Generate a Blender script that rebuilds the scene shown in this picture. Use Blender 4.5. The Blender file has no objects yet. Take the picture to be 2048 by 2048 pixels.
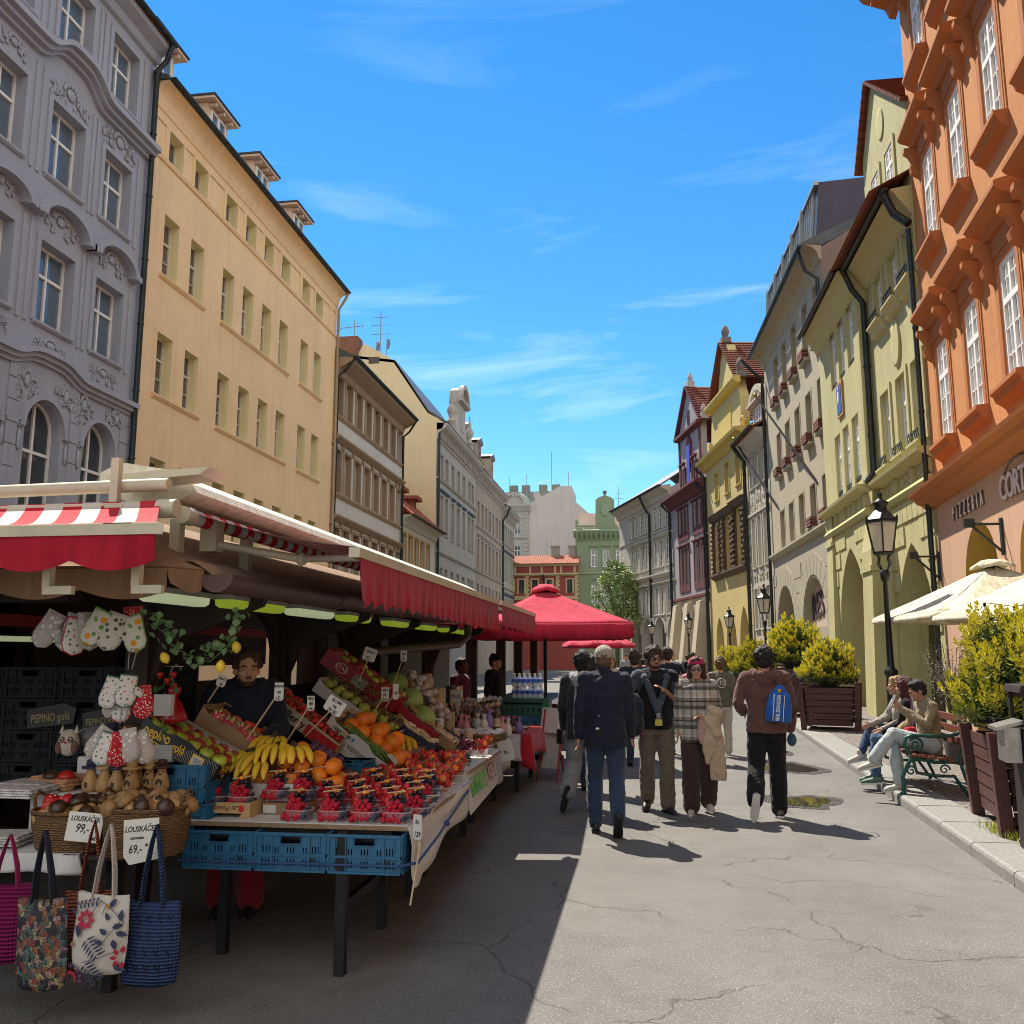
import bpy,math,random
from mathutils import Vector,Matrix,noise
rad=math.radians
sc=bpy.context.scene
col=sc.collection
rng=random.Random(11)
U=rng.uniform
class MB:
 def __init__(s):s.v=[];s.f=[];s.m=[];s.s=[]
 def add(s,vs,fs,m=0,sm=False,T=None):
  n=len(s.v)
  s.v.extend([(T@Vector(p))[:]for p in vs]if T else[tuple(p)for p in vs])
  for f in fs:
   s.f.append([i+n for i in f]);s.m.append(m);s.s.append(sm)
  return s
 def box(s,x0,y0,z0,x1,y1,z1,m=0,T=None):
  if x0>x1:x0,x1=x1,x0
  if y0>y1:y0,y1=y1,y0
  if z0>z1:z0,z1=z1,z0
  v=[(x0,y0,z0),(x1,y0,z0),(x1,y1,z0),(x0,y1,z0),(x0,y0,z1),(x1,y0,z1),(x1,y1,z1),(x0,y1,z1)]
  return s.add(v,[(0,3,2,1),(4,5,6,7),(0,1,5,4),(1,2,6,5),(2,3,7,6),(3,0,4,7)],m,False,T)
 def poly(s,pts,m=0,T=None):return s.add(pts,[list(range(len(pts)))],m,False,T)
 def prism(s,pts,y0,y1,m=0,T=None,sm=False):
  n=len(pts)
  a=sum(pts[i][0]*pts[(i+1)%n][1]-pts[(i+1)%n][0]*pts[i][1]for i in range(n))
  if a<0:pts=pts[::-1]
  v=[(x,y0,z)for x,z in pts]+[(x,y1,z)for x,z in pts]
  s.add(v,[list(range(n)),list(range(2*n-1,n-1,-1))],m,False,T)
  s.add(v,[((i+1)%n,i,n+i,n+(i+1)%n)for i in range(n)],m,sm,T)
  return s
 def mould(s,x0,x1,prof,m=0,T=None):
  return s.prism(prof,x0,x1,m,(T or Matrix())@Matrix(((0,1,0,0),(1,0,0,0),(0,0,1,0),(0,0,0,1))))
 def tube(s,path,r,n=8,m=0,cap=True,T=None,flat=1.0):
  P=[Vector(p)for p in path];k=len(P)
  rs=list(r)if isinstance(r,(list,tuple))else[r]*k
  vs=[];up=None
  for i in range(k):
   t=(P[min(i+1,k-1)]-P[max(i-1,0)]).normalized()
   if up is None:up=Vector((0,0,1))if abs(t.z)<.9 else Vector((1,0,0))
   a=t.cross(up)
   a=a.normalized()if a.length>1e-6 else t.orthogonal().normalized()
   b=a.cross(t).normalized();up=b
   for j in range(n):
    c=math.cos(2*math.pi*j/n)*rs[i];d=math.sin(2*math.pi*j/n)*rs[i]*flat
    vs.append(P[i]+a*c+b*d)
  fs=[(i*n+j,i*n+(j+1)%n,(i+1)*n+(j+1)%n,(i+1)*n+j)for i in range(k-1)for j in range(n)]
  s.add(vs,fs,m,True,T)
  if cap:s.add(vs[:n],[list(range(n-1,-1,-1))],m,False,T);s.add(vs[-n:],[list(range(n))],m,False,T)
  return s
 def lathe(s,prof,n=14,c=(0,0,0),m=0,T=None,sm=True,ph=0.,sx=1,sy=1):
  vs=[(c[0]+sx*r*math.cos(2*math.pi*j/n+ph),c[1]+sy*r*math.sin(2*math.pi*j/n+ph),c[2]+z)for r,z in prof for j in range(n)]
  fs=[(i*n+j,i*n+(j+1)%n,(i+1)*n+(j+1)%n,(i+1)*n+j)for i in range(len(prof)-1)for j in range(n)]
  s.add(vs,fs,m,sm,T)
  if prof[0][0]>.002:s.add(vs[:n],[list(range(n-1,-1,-1))],m,False,T)
  if prof[-1][0]>.002:s.add(vs[-n:],[list(range(n))],m,False,T)
  return s
 def ell(s,c,r,a=10,b=6,m=0,T=None):
  if not isinstance(r,(tuple,list)):r=(r,r,r)
  vs=[(c[0],c[1],c[2]+r[2])]
  for i in range(1,b):
   ph=math.pi*i/b
   for j in range(a):
    th=2*math.pi*j/a
    vs.append((c[0]+r[0]*math.sin(ph)*math.cos(th),c[1]+r[1]*math.sin(ph)*math.sin(th),c[2]+r[2]*math.cos(ph)))
  vs.append((c[0],c[1],c[2]-r[2]));L=len(vs)-1
  fs=[(0,1+j,1+(j+1)%a)for j in range(a)]
  fs+=[(1+i*a+j,1+(i+1)*a+j,1+(i+1)*a+(j+1)%a,1+i*a+(j+1)%a)for i in range(b-2)for j in range(a)]
  fs+=[(L,1+(b-2)*a+(j+1)%a,1+(b-2)*a+j)for j in range(a)]
  return s.add(vs,fs,m,True,T)
 def mesh(s,name,mats):
  me=bpy.data.meshes.new(name)
  me.from_pydata(s.v,[],s.f)
  for mm in(mats if isinstance(mats,(list,tuple))else[mats]):me.materials.append(mm)
  me.polygons.foreach_set('material_index',s.m);me.polygons.foreach_set('use_smooth',s.s)
  me.update()
  return me
 def build(s,name,mats,parent=None,T=None,bevel=0):
  o=obj(name,s.mesh(name,mats),parent,T)
  if bevel:
   b=o.modifiers.new('bevel','BEVEL');b.width=bevel;b.segments=2;b.limit_method='ANGLE';b.angle_limit=rad(40)
  return o
def obj(name,data,parent=None,T=None):
 o=bpy.data.objects.new(name,data);col.objects.link(o)
 if parent:o.parent=parent
 if T is not None:o.matrix_local=T
 return o
def tag(o,label,cat,group=None,kind=None):
 o['label']=label;o['category']=cat
 if group:o['group']=group
 if kind:o['kind']=kind
 return o
def thing(name,label,cat,loc=(0,0,0),rz=0.,group=None,T=None):
 o=obj(name,None,None,T if T is not None else Matrix.Translation(loc)@Matrix.Rotation(rz,4,'Z'))
 o.empty_display_size=.1
 return tag(o,label,cat,group)
def dup(o,T=None,label=None,parent=None,group=None):
 c=o.copy();col.objects.link(c)
 if parent:c.parent=parent
 if T is not None:c.matrix_local=T
 if label:c['label']=label
 if group:c['group']=group
 for ch in o.children:dup(ch,None,None,c)
 return c
def LT(x,y,z,rz=0.,rx=0.,ry=0.,s=1.):
 return Matrix.Translation((x,y,z))@Matrix.Rotation(rz,4,'Z')@Matrix.Rotation(ry,4,'Y')@Matrix.Rotation(rx,4,'X')@Matrix.Scale(s,4)
def XM(p,x,y,z=None):
 x=Vector(x).normalized();y=Vector(y)
 z=x.cross(y).normalized()if z is None else Vector(z).normalized()
 y=z.cross(x).normalized()
 return Matrix(((x.x,y.x,z.x,p[0]),(x.y,y.y,z.y,p[1]),(x.z,y.z,z.z,p[2]),(0,0,0,1)))
class NT:
 def __init__(s,name):
  s.mat=bpy.data.materials.new(name);s.mat.use_nodes=True
  s.t=s.mat.node_tree;s.t.nodes.clear()
  s.out=s.n('ShaderNodeOutputMaterial');s.b=s.n('ShaderNodeBsdfPrincipled')
  s.l(s.b.outputs[0],s.out.inputs[0])
 def n(s,k,**kw):
  o=s.t.nodes.new(k)
  for a,v in kw.items():setattr(o,a,v)
  return o
 def l(s,a,b):s.t.links.new(a,b)
 def co(s,scale=(1,1,1),loc=(0,0,0),rot=(0,0,0),kind='Object'):
  c=s.n('ShaderNodeTexCoord');m=s.n('ShaderNodeMapping')
  m.inputs['Scale'].default_value=scale;m.inputs['Location'].default_value=loc;m.inputs['Rotation'].default_value=rot
  s.l(c.outputs[kind],m.inputs[0]);return m.outputs[0]
 def noise(s,vec,scale,detail=4,rough=.55,dist=0.):
  o=s.n('ShaderNodeTexNoise');o.inputs['Scale'].default_value=scale;o.inputs['Detail'].default_value=detail
  o.inputs['Roughness'].default_value=rough;o.inputs['Distortion'].default_value=dist
  s.l(vec,o.inputs['Vector']);return o.outputs[0]
 def ramp(s,fac,stops,interp='LINEAR'):
  o=s.n('ShaderNodeValToRGB');o.color_ramp.interpolation=interp
  e=o.color_ramp.elements
  while len(e)<len(stops):e.new(.5)
  for i,(p,c)in enumerate(stops):
   e[i].position=p;e[i].color=(*c,1)if isinstance(c,tuple)else(c,c,c,1)
  s.l(fac,o.inputs[0]);return o.outputs[0]
 def mix(s,fac,a,b,mode='MIX'):
  o=s.n('ShaderNodeMix',data_type='RGBA',blend_type=mode)
  for sock,v in((o.inputs[0],fac),(o.inputs[6],a),(o.inputs[7],b)):
   if hasattr(v,'links'):s.l(v,sock)
   elif isinstance(v,tuple):sock.default_value=(*v,1)
   else:sock.default_value=v
  return o.outputs[2]
 def math(s,op,a,b=0.):
  o=s.n('ShaderNodeMath',operation=op)
  for sock,v in((o.inputs[0],a),(o.inputs[1],b)):
   if hasattr(v,'links'):s.l(v,sock)
   else:sock.default_value=v
  return o.outputs[0]
 def bump(s,h,strength=.3,dist=.01):
  o=s.n('ShaderNodeBump');o.inputs['Strength'].default_value=strength;o.inputs['Distance'].default_value=dist
  s.l(h,o.inputs['Height']);s.l(o.outputs[0],s.b.inputs['Normal']);return o
 def set(s,**kw):
  for k,v in kw.items():
   k={'base':'Base Color','rough':'Roughness','metal':'Metallic','spec':'Specular IOR Level','alpha':'Alpha','trans':'Transmission Weight','ior':'IOR','sheen':'Sheen Weight','sub':'Subsurface Weight','coat':'Coat Weight'}.get(k,k)
   if hasattr(v,'links'):s.l(v,s.b.inputs[k])
   elif isinstance(v,tuple):s.b.inputs[k].default_value=(*v,1)
   else:s.b.inputs[k].default_value=v
  return s
def srgb(r,g,b):
 return tuple(((c/255+.055)/1.055)**2.4 if c>10 else c/255/12.92 for c in(r,g,b))
def mul(c,k):return tuple(min(1,x*k)for x in c)
_m={}
def simple(name,c,rough=.6,metal=0.,var=.12,sc_=8.,bump=0.,bs=60.,spec=.5,**kw):
 if name in _m:return _m[name]
 n=NT(name);v=n.co()
 a=n.noise(v,sc_,5)
 n.set(base=n.mix(n.ramp(a,[(.3,0.),(.7,1.)]),mul(c,1-var),mul(c,1+var)),rough=rough,metal=metal,spec=spec,**kw)
 if bump:n.bump(n.noise(v,bs,3),bump,.004)
 _m[name]=n.mat;return n.mat
def plaster(name,c,var=.10,dirt=.25,bump=.35,rough=.9,dcol=(.09,.08,.07),streak=1.,grain=30.):
 if name in _m:return _m[name]
 n=NT(name);v=n.co(kind='Object')
 big=n.noise(v,.45,6,.6);mid=n.noise(v,3.5,5,.65)
 c1=n.mix(n.ramp(big,[(.3,0.),(.72,1.)]),mul(c,1-var),mul(c,1+var))
 c1=n.mix(n.ramp(mid,[(.35,0.),(.8,.35)]),c1,mul(c,1-2*var))
 st=n.noise(n.co((3.2,3.2,.14)),1.2,6,.62)
 c1=n.mix(n.math('MULTIPLY',n.ramp(st,[(.52,0.),(.8,1.)]),dirt*streak),c1,dcol)
 pat=n.noise(n.co((.6,.6,.6),(7,3,1)),1.4,8,.7)
 c1=n.mix(n.math('MULTIPLY',n.ramp(pat,[(.6,0.),(.72,1.)]),dirt*.6),c1,mul(c,.62))
 n.set(base=c1,rough=rough,spec=.25)
 n.bump(n.math('ADD',n.noise(v,grain,5,.7),n.math('MULTIPLY',mid,.8)),bump,.012)
 _m[name]=n.mat;return n.mat
def cloth(name,c,var=.15,wr=.5,rough=.9,sc_=9.,sheen=.2,fine=500.):
 if name in _m:return _m[name]
 n=NT(name);v=n.co()
 a=n.noise(v,sc_,4,.55,.6);f=n.noise(v,fine,2)
 b=n.mix(n.ramp(a,[(.3,0.),(.7,1.)]),mul(c,1-var),mul(c,1+var))
 b=n.mix(n.math('MULTIPLY',f,.25),b,mul(c,.6))
 n.set(base=b,rough=rough,sheen=sheen,spec=.2)
 n.bump(n.noise(n.co((1,1,.55)),sc_*1.6,3,.5,1.0),wr,.03)
 _m[name]=n.mat;return n.mat
def wood(name,c,axis=0,rough=.6,k=1.,bump=.3):
 if name in _m:return _m[name]
 n=NT(name);s3=[14,14,14];s3[axis]=.9
 v=n.co(tuple(x*k for x in s3))
 a=n.noise(v,1.6,6,.65,.4);f=n.noise(n.co(),.8,3)
 b=n.ramp(a,[(.25,mul(c,.6)),(.5,c),(.75,mul(c,1.25))])
 n.set(base=n.mix(n.math('MULTIPLY',f,.3),b,mul(c,.7)),rough=rough,spec=.3)
 n.bump(a,bump,.006);_m[name]=n.mat;return n.mat
def glassy(name,c,rough=.04):
 if name in _m:return _m[name]
 n=NT(name);v=n.co()
 n.set(base=c,rough=rough,spec=.8,ior=1.6);n.bump(n.noise(v,1.6,2),.045,.05)
 _m[name]=n.mat;return n.mat
def clear(name,c=(.95,.97,.97),alpha=.28,rough=.06):
 if name in _m:return _m[name]
 n=NT(name);tr=n.n('ShaderNodeBsdfTransparent');mx=n.n('ShaderNodeMixShader')
 n.set(base=c,rough=rough,spec=.6);mx.inputs[0].default_value=alpha
 n.l(tr.outputs[0],mx.inputs[1]);n.l(n.b.outputs[0],mx.inputs[2]);n.l(mx.outputs[0],n.out.inputs[0])
 _m[name]=n.mat;return n.mat
def text_mesh(txt,size=1.,ext=.003,shear=0.,bold=0.,sx=1.,align='CENTER',space=1.):
 cu=bpy.data.curves.new('txt','FONT');cu.body=txt;cu.size=size;cu.extrude=ext;cu.shear=shear
 cu.offset=bold;cu.align_x=align;cu.align_y='CENTER';cu.space_character=space;cu.resolution_u=3
 t=bpy.data.objects.new('txt',cu);col.objects.link(t)
 dg=bpy.context.evaluated_depsgraph_get();me=bpy.data.meshes.new_from_object(t.evaluated_get(dg))
 bpy.data.objects.remove(t);bpy.data.curves.remove(cu)
 for v in me.vertices:v.co.x*=sx
 return me
def text(txt,mat,T,parent=None,name='lettering',**kw):
 me=text_mesh(txt,**kw);me.materials.clear();me.materials.append(mat)
 for p in me.polygons:p.material_index=0
 return obj(name,me,parent,T)
FACE=Matrix(((1,0,0,0),(0,0,-1,0),(0,1,0,0),(0,0,0,1)))
TH=math.atan(285/1810);PS=math.atan(266/(1810/math.cos(TH)));EYE=1.70
cam=bpy.data.objects.new('camera',bpy.data.cameras.new('camera'));col.objects.link(cam);sc.camera=cam
cam.location=(0,0,EYE);cam.rotation_euler=(math.pi/2+TH,0,PS)
cam.data.sensor_width=36;cam.data.lens=36*1810/2048;cam.data.clip_end=3000;cam.data.clip_start=.05
S=Vector((-.32,.46,.82)).normalized()
sun=bpy.data.objects.new('sun',bpy.data.lights.new('sun','SUN'));col.objects.link(sun)
sun.data.energy=4.7;sun.data.angle=rad(.5);sun.data.color=(1,.91,.77)
sun.rotation_euler=S.to_track_quat('Z','Y').to_euler()
w=bpy.data.worlds.new('World');sc.world=w;w.use_nodes=True
t=w.node_tree;bg=t.nodes['Background']
sky=t.nodes.new('ShaderNodeTexSky');sky.sky_type='NISHITA';sky.sun_disc=False
sky.sun_elevation=math.asin(S.z);sky.sun_rotation=math.atan2(S.x,S.y)
sky.air_density=1.0;sky.dust_density=.0;sky.ozone_density=3.5;sky.altitude=300
hs=t.nodes.new('ShaderNodeHueSaturation');hs.inputs['Saturation'].default_value=1.31;hs.inputs['Hue'].default_value=.497;hs.inputs['Value'].default_value=.72
t.links.new(sky.outputs[0],hs.inputs['Color'])
tc=t.nodes.new('ShaderNodeTexCoord');mp=t.nodes.new('ShaderNodeMapping')
mp.inputs['Scale'].default_value=(1.5,1.5,8.5);mp.inputs['Rotation'].default_value=(0,rad(-5),0);mp.inputs['Location'].default_value=(.35,0,.2)
nz=t.nodes.new('ShaderNodeTexNoise');nz.inputs['Scale'].default_value=2.1;nz.inputs['Detail'].default_value=9;nz.inputs['Roughness'].default_value=.6;nz.inputs['Distortion'].default_value=.5
cr=t.nodes.new('ShaderNodeValToRGB');cr.color_ramp.elements[0].position=.55;cr.color_ramp.elements[1].position=1.0
cr.color_ramp.elements[1].color=(.5,.5,.5,1)
mx=t.nodes.new('ShaderNodeMix');mx.data_type='RGBA';mx.inputs[7].default_value=(6.0,6.6,7.0,1)
t.links.new(tc.outputs['Generated'],mp.inputs[0]);t.links.new(mp.outputs[0],nz.inputs['Vector']);t.links.new(nz.outputs[0],cr.inputs[0])
sz=t.nodes.new('ShaderNodeSeparateXYZ');t.links.new(tc.outputs['Generated'],sz.inputs[0]);ez=t.nodes.new('ShaderNodeValToRGB');e_=ez.color_ramp.elements
e_.new(.27);e_.new(.42)
for i_,(p_,v_)in enumerate(((.14,.15),(.24,1.),(.36,1.),(.52,.25))):e_[i_].position=p_;e_[i_].color=(v_,v_,v_,1)
t.links.new(sz.outputs[2],ez.inputs[0]);mm_=t.nodes.new('ShaderNodeMath');mm_.operation='MULTIPLY';t.links.new(cr.outputs[0],mm_.inputs[0]);t.links.new(ez.outputs[0],mm_.inputs[1]);t.links.new(mm_.outputs[0],mx.inputs[0]);t.links.new(hs.outputs[0],mx.inputs[6])
dt=t.nodes.new('ShaderNodeVectorMath');dt.operation='DOT_PRODUCT';dt.inputs[1].default_value=(.55,-.835,.0)  # unseen cloud bank added behind right of the camera to brighten shaded facades
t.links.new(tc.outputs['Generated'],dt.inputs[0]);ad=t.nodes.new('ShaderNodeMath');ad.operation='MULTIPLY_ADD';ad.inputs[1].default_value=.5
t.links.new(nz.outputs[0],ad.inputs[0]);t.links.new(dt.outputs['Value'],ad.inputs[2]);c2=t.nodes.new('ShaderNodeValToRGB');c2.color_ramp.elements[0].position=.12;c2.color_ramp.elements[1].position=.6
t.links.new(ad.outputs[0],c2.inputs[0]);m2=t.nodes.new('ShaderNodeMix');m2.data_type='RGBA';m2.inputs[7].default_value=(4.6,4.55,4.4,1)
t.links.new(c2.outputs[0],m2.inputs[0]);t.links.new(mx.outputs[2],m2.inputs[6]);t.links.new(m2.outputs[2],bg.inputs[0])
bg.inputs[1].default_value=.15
vs=sc.view_settings;sc.display_settings.display_device='sRGB';vs.view_transform='Standard';vs.look='None';vs.exposure=.92;vs.gamma=1
sc.cycles.max_bounces=6;sc.cycles.transparent_max_bounces=12;sc.cycles.use_denoising=True
sc.cycles.diffuse_bounces=5;sc.cycles.filter_width=1.0
def asphalt():
 n=NT('asphalt');v=n.co()
 sp=n.noise(v,62,4,.75);big=n.noise(v,.55,7,.62);mid=n.noise(v,3.2,6,.65,.5)
 c=n.mix(n.ramp(big,[(.3,0.),(.7,1.)]),(.112,.110,.103),(.178,.174,.164))
 c=n.mix(n.ramp(mid,[(.45,0.),(.8,.6)]),c,(.085,.082,.077))
 c=n.mix(n.ramp(sp,[(.28,.7),(.45,.0),(.62,0.),(.78,.5)]),c,(.05,.05,.048))
 sp2=n.noise(v,85,2,.6)
 c=n.mix(n.ramp(sp2,[(.56,0.),(.70,.7)]),c,(.40,.39,.36))
 wv=n.n('ShaderNodeVectorMath',operation='ADD');nn=n.n('ShaderNodeTexNoise');nn.inputs['Scale'].default_value=2.2;nn.inputs['Detail'].default_value=5
 sca=n.n('ShaderNodeVectorMath',operation='SCALE');sca.inputs['Scale'].default_value=.55
 n.l(v,nn.inputs['Vector']);n.l(nn.outputs[1],sca.inputs[0]);n.l(v,wv.inputs[0]);n.l(sca.outputs[0],wv.inputs[1])
 vo=n.n('ShaderNodeTexVoronoi',feature='DISTANCE_TO_EDGE');vo.inputs['Scale'].default_value=.62
 n.l(wv.outputs[0],vo.inputs['Vector'])
 gate=n.ramp(n.noise(v,.7,3),[(.42,0.),(.5,1.)])
 crk=n.math('MULTIPLY',n.ramp(vo.outputs[0],[(.0,1.),(.003,.7),(.007,0.)]),gate)
 c=n.mix(n.math('MULTIPLY',crk,.42),c,(.02,.02,.02))
 sl=n.noise(n.co((.5,.12,1)),1.8,5,.6);c=n.mix(n.ramp(sl,[(.56,0.),(.76,.4)]),c,(.205,.20,.188))
 n.set(base=c,rough=n.ramp(big,[(.3,.75),(.7,.95)]),spec=.3)
 n.bump(n.math('SUBTRACT',n.math('ADD',sp,n.math('MULTIPLY',sp2,.5)),n.math('MULTIPLY',crk,2.)),.55,.008)
 return n.mat
g=MB();N=40
g.poly([(-900,-60,0),(900,-60,0),(900,1800,0),(-900,1800,0)])
tag(g.build('street',asphalt()),'grey cracked asphalt of the pedestrian market street','street',kind='structure')
KP=[(2.15,-4),(2.42,3),(2.66,7.3),(2.92,13),(3.25,20),(3.5,27),(3.6,36),(3.2,45),(2.2,54),(.6,63),(-3.2,77)]
def kline(y,off=0.):
 for(x0,y0),(x1,y1)in zip(KP,KP[1:]):
  if y<=y1:f=(y-y0)/(y1-y0);return x0+(x1-x0)*f+off
 return KP[-1][0]+off
granite=simple('granite',(.215,.215,.20),.75,var=.22,sc_=26,bump=.35,bs=140)
k=MB();y=-4.
while y<76:
 L=1.05+U(-.12,.12)if y<40 else 3.
 a,b=kline(y),kline(y+L-.014);h=.118+U(-.004,.004);rs=.035
 for xo in((0,.46),):
  prof=[(0,-.02),(0,h-rs),(.010,h-.012),(rs,h),(.455,h+.002),(.455,-.02)]
  vs=[(a+p[0],y,p[1])for p in prof]+[(b+p[0],y+L-.014,p[1])for p in prof];q=len(prof)
  k.add(vs,[(i,(i+1)%q,q+(i+1)%q,q+i)[::-1]for i in range(q)]+[list(range(q)),list(range(2*q-1,q-1,-1))])
 y+=L
k.build('kerb',granite)['kind']='structure'
def cobbles():
 n=NT('cobbles');v=n.co((1,1,1),(0,0,0),(0,0,rad(3)))
 br=n.n('ShaderNodeTexBrick');br.inputs['Scale'].default_value=1;br.inputs['Brick Width'].default_value=.105;br.inputs['Row Height'].default_value=.09;br.inputs['Mortar Size'].default_value=.009;br.inputs['Mortar Smooth'].default_value=.4
 br.inputs['Color1'].default_value=(.30,.25,.21,1);br.inputs['Color2'].default_value=(.19,.175,.165,1);br.inputs['Mortar'].default_value=(.05,.047,.04,1)
 wob=n.n('ShaderNodeVectorMath',operation='ADD');nn=n.n('ShaderNodeTexNoise');nn.inputs['Scale'].default_value=7;s_=n.n('ShaderNodeVectorMath',operation='SCALE');s_.inputs['Scale'].default_value=.03
 n.l(v,nn.inputs['Vector']);n.l(nn.outputs[1],s_.inputs[0]);n.l(v,wob.inputs[0]);n.l(s_.outputs[0],wob.inputs[1]);n.l(wob.outputs[0],br.inputs['Vector'])
 pat=n.ramp(n.noise(v,.8,3),[(.45,0.),(.6,1.)])
 c=n.mix(n.math('MULTIPLY',pat,.6),br.outputs[0],n.mix(1.,br.outputs[0],(.85,.9,1.),'MULTIPLY'))
 n.set(base=n.mix(n.ramp(n.noise(v,22,4),[(.35,.45),(.7,0.)]),c,(.12,.11,.10)),rough=.8,spec=.35)
 n.bump(n.math('SUBTRACT',n.math('MULTIPLY',n.noise(v,45,3),.3),br.outputs[1]),.8,.02)
 return n.mat
pv=MB();ys=[y for _,y in KP]
for a,b in zip(ys,ys[1:]):
 pv.poly([(kline(a,.452),a,.112),(kline(a,22),a,.112),(kline(b,22),b,.112),(kline(b,.452),b,.112)][::-1])
pv.poly([(kline(-4,.452),-4,0),(kline(-4,.452),-4,.112),(kline(-4,22),-4,.112),(kline(-4,22),-4,0)])
for f in pv.f[:]:pass
pv.build('pavement',cobbles())['kind']='structure'
wetm=NT('puddle_water');wetm.set(base=(.035,.033,.03),rough=.03,spec=.6);wetm.bump(wetm.noise(wetm.co(),9,2),.02,.01)
damp=NT('damp_asphalt');_v=damp.co()
damp.set(base=damp.mix(damp.noise(_v,60,4),(.02,.02,.02),(.085,.082,.078)),rough=damp.ramp(damp.noise(_v,30,3),[(.4,.12),(.6,.6)]),spec=.5);damp.bump(damp.noise(_v,90,3),.5,.006)
def blob(cx,cy,rx,ry,z,seed,n=40,rot=0.):
 r=random.Random(seed);ph=[r.uniform(0,6.28)for _ in range(4)];pts=[]
 for i in range(n):
  a=2*math.pi*i/n;q=1+.22*math.sin(2*a+ph[0])+.14*math.sin(3*a+ph[1])+.09*math.sin(5*a+ph[2])+.05*math.sin(9*a+ph[3])
  x,y=rx*q*math.cos(a),ry*q*math.sin(a)
  pts.append((cx+x*math.cos(rot)-y*math.sin(rot),cy+x*math.sin(rot)+y*math.cos(rot),z))
 return pts
for cx,cy,rx,ry,sd in((2.12,14.6,.30,.62,3),(1.78,11.35,.26,.42,8),(2.3,17.4,.15,.6,5)):
 for rr,zz,mm,nm in((1.45,.004,damp.mat,'damp_patch'),(1.0,.008,wetm.mat,'puddle')):
  o=MB().poly(blob(cx,cy,rx*rr,ry*rr,zz,sd+(rr>1)*0)).build(nm,mm);o['kind']='structure'
def archpts(s0,s1,zs,z1,kind,n=14):
 c=(s0+s1)/2;hw=(s1-s0)/2;out=[]
 for i in range(n+1):
  u=-1+2*i/n
  if kind=='r':h=math.sqrt(max(0,1-u*u));x=-math.cos(math.pi*i/n);h=math.sin(math.pi*i/n)
  else:
   kk=.75;x=math.copysign(1-(1-abs(u))**1.35,u)if 0 else u
   h=math.sqrt(max(0,1-((abs(x)+kk)/(1+kk))**2))/math.sqrt(1-(kk/(1+kk))**2)
  out.append((c+x*hw,zs+(z1-zs)*h))
 return out
def facade(mb,x0,x1,z0,z1,ops,d=.22,m=0,mr=None,y=0.):
 mr=m if mr is None else mr
 xs=sorted({x0,x1,*[o[0]for o in ops],*[o[1]for o in ops]});zs=sorted({z0,z1,*[o[2]for o in ops],*[o[3]for o in ops]})
 xs=[x for x in xs if x0-1e-6<=x<=x1+1e-6];zs=[z for z in zs if z0-1e-6<=z<=z1+1e-6]
 for i in range(len(zs)-1):
  run=None
  for j in range(len(xs)):
   free=j<len(xs)-1 and not any(o[0]-1e-6<(xs[j]+xs[j+1])/2<o[1]+1e-6 and o[2]<(zs[i]+zs[i+1])/2<o[3]for o in ops)
   if free and run is None:run=xs[j]
   if not free and run is not None:
    mb.poly([(run,y,zs[i]),(xs[j],y,zs[i]),(xs[j],y,zs[i+1]),(run,y,zs[i+1])],m);run=None
 for o in ops:
  a,b,c,e=o[:4];kind=o[4]if len(o)>4 else None;dd=o[5]if len(o)>5 and o[5]else d
  top=e
  if kind:
   top=e-(o[6]if len(o)>6 else(b-a)/2);P=archpts(a,b,top,e,kind)
   for(p,q),(r,s)in zip(P,P[1:]):
    mb.poly([(p,y,q),(r,y,s),(r,y,e),(p,y,e)],m);mb.poly([(p,y,q),(p,y+dd,q),(r,y+dd,s),(r,y,s)],mr)
  else:mb.poly([(a,y,e),(a,y+dd,e),(b,y+dd,e),(b,y,e)],mr)
  mb.poly([(a,y,c),(a,y+dd,c),(a,y+dd,top),(a,y,top)],mr);mb.poly([(b,y,c),(b,y,top),(b,y+dd,top),(b,y+dd,c)],mr)
  mb.poly([(a,y,c),(b,y,c),(b,y+dd,c),(a,y+dd,c)],mr)
_wc={}
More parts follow.
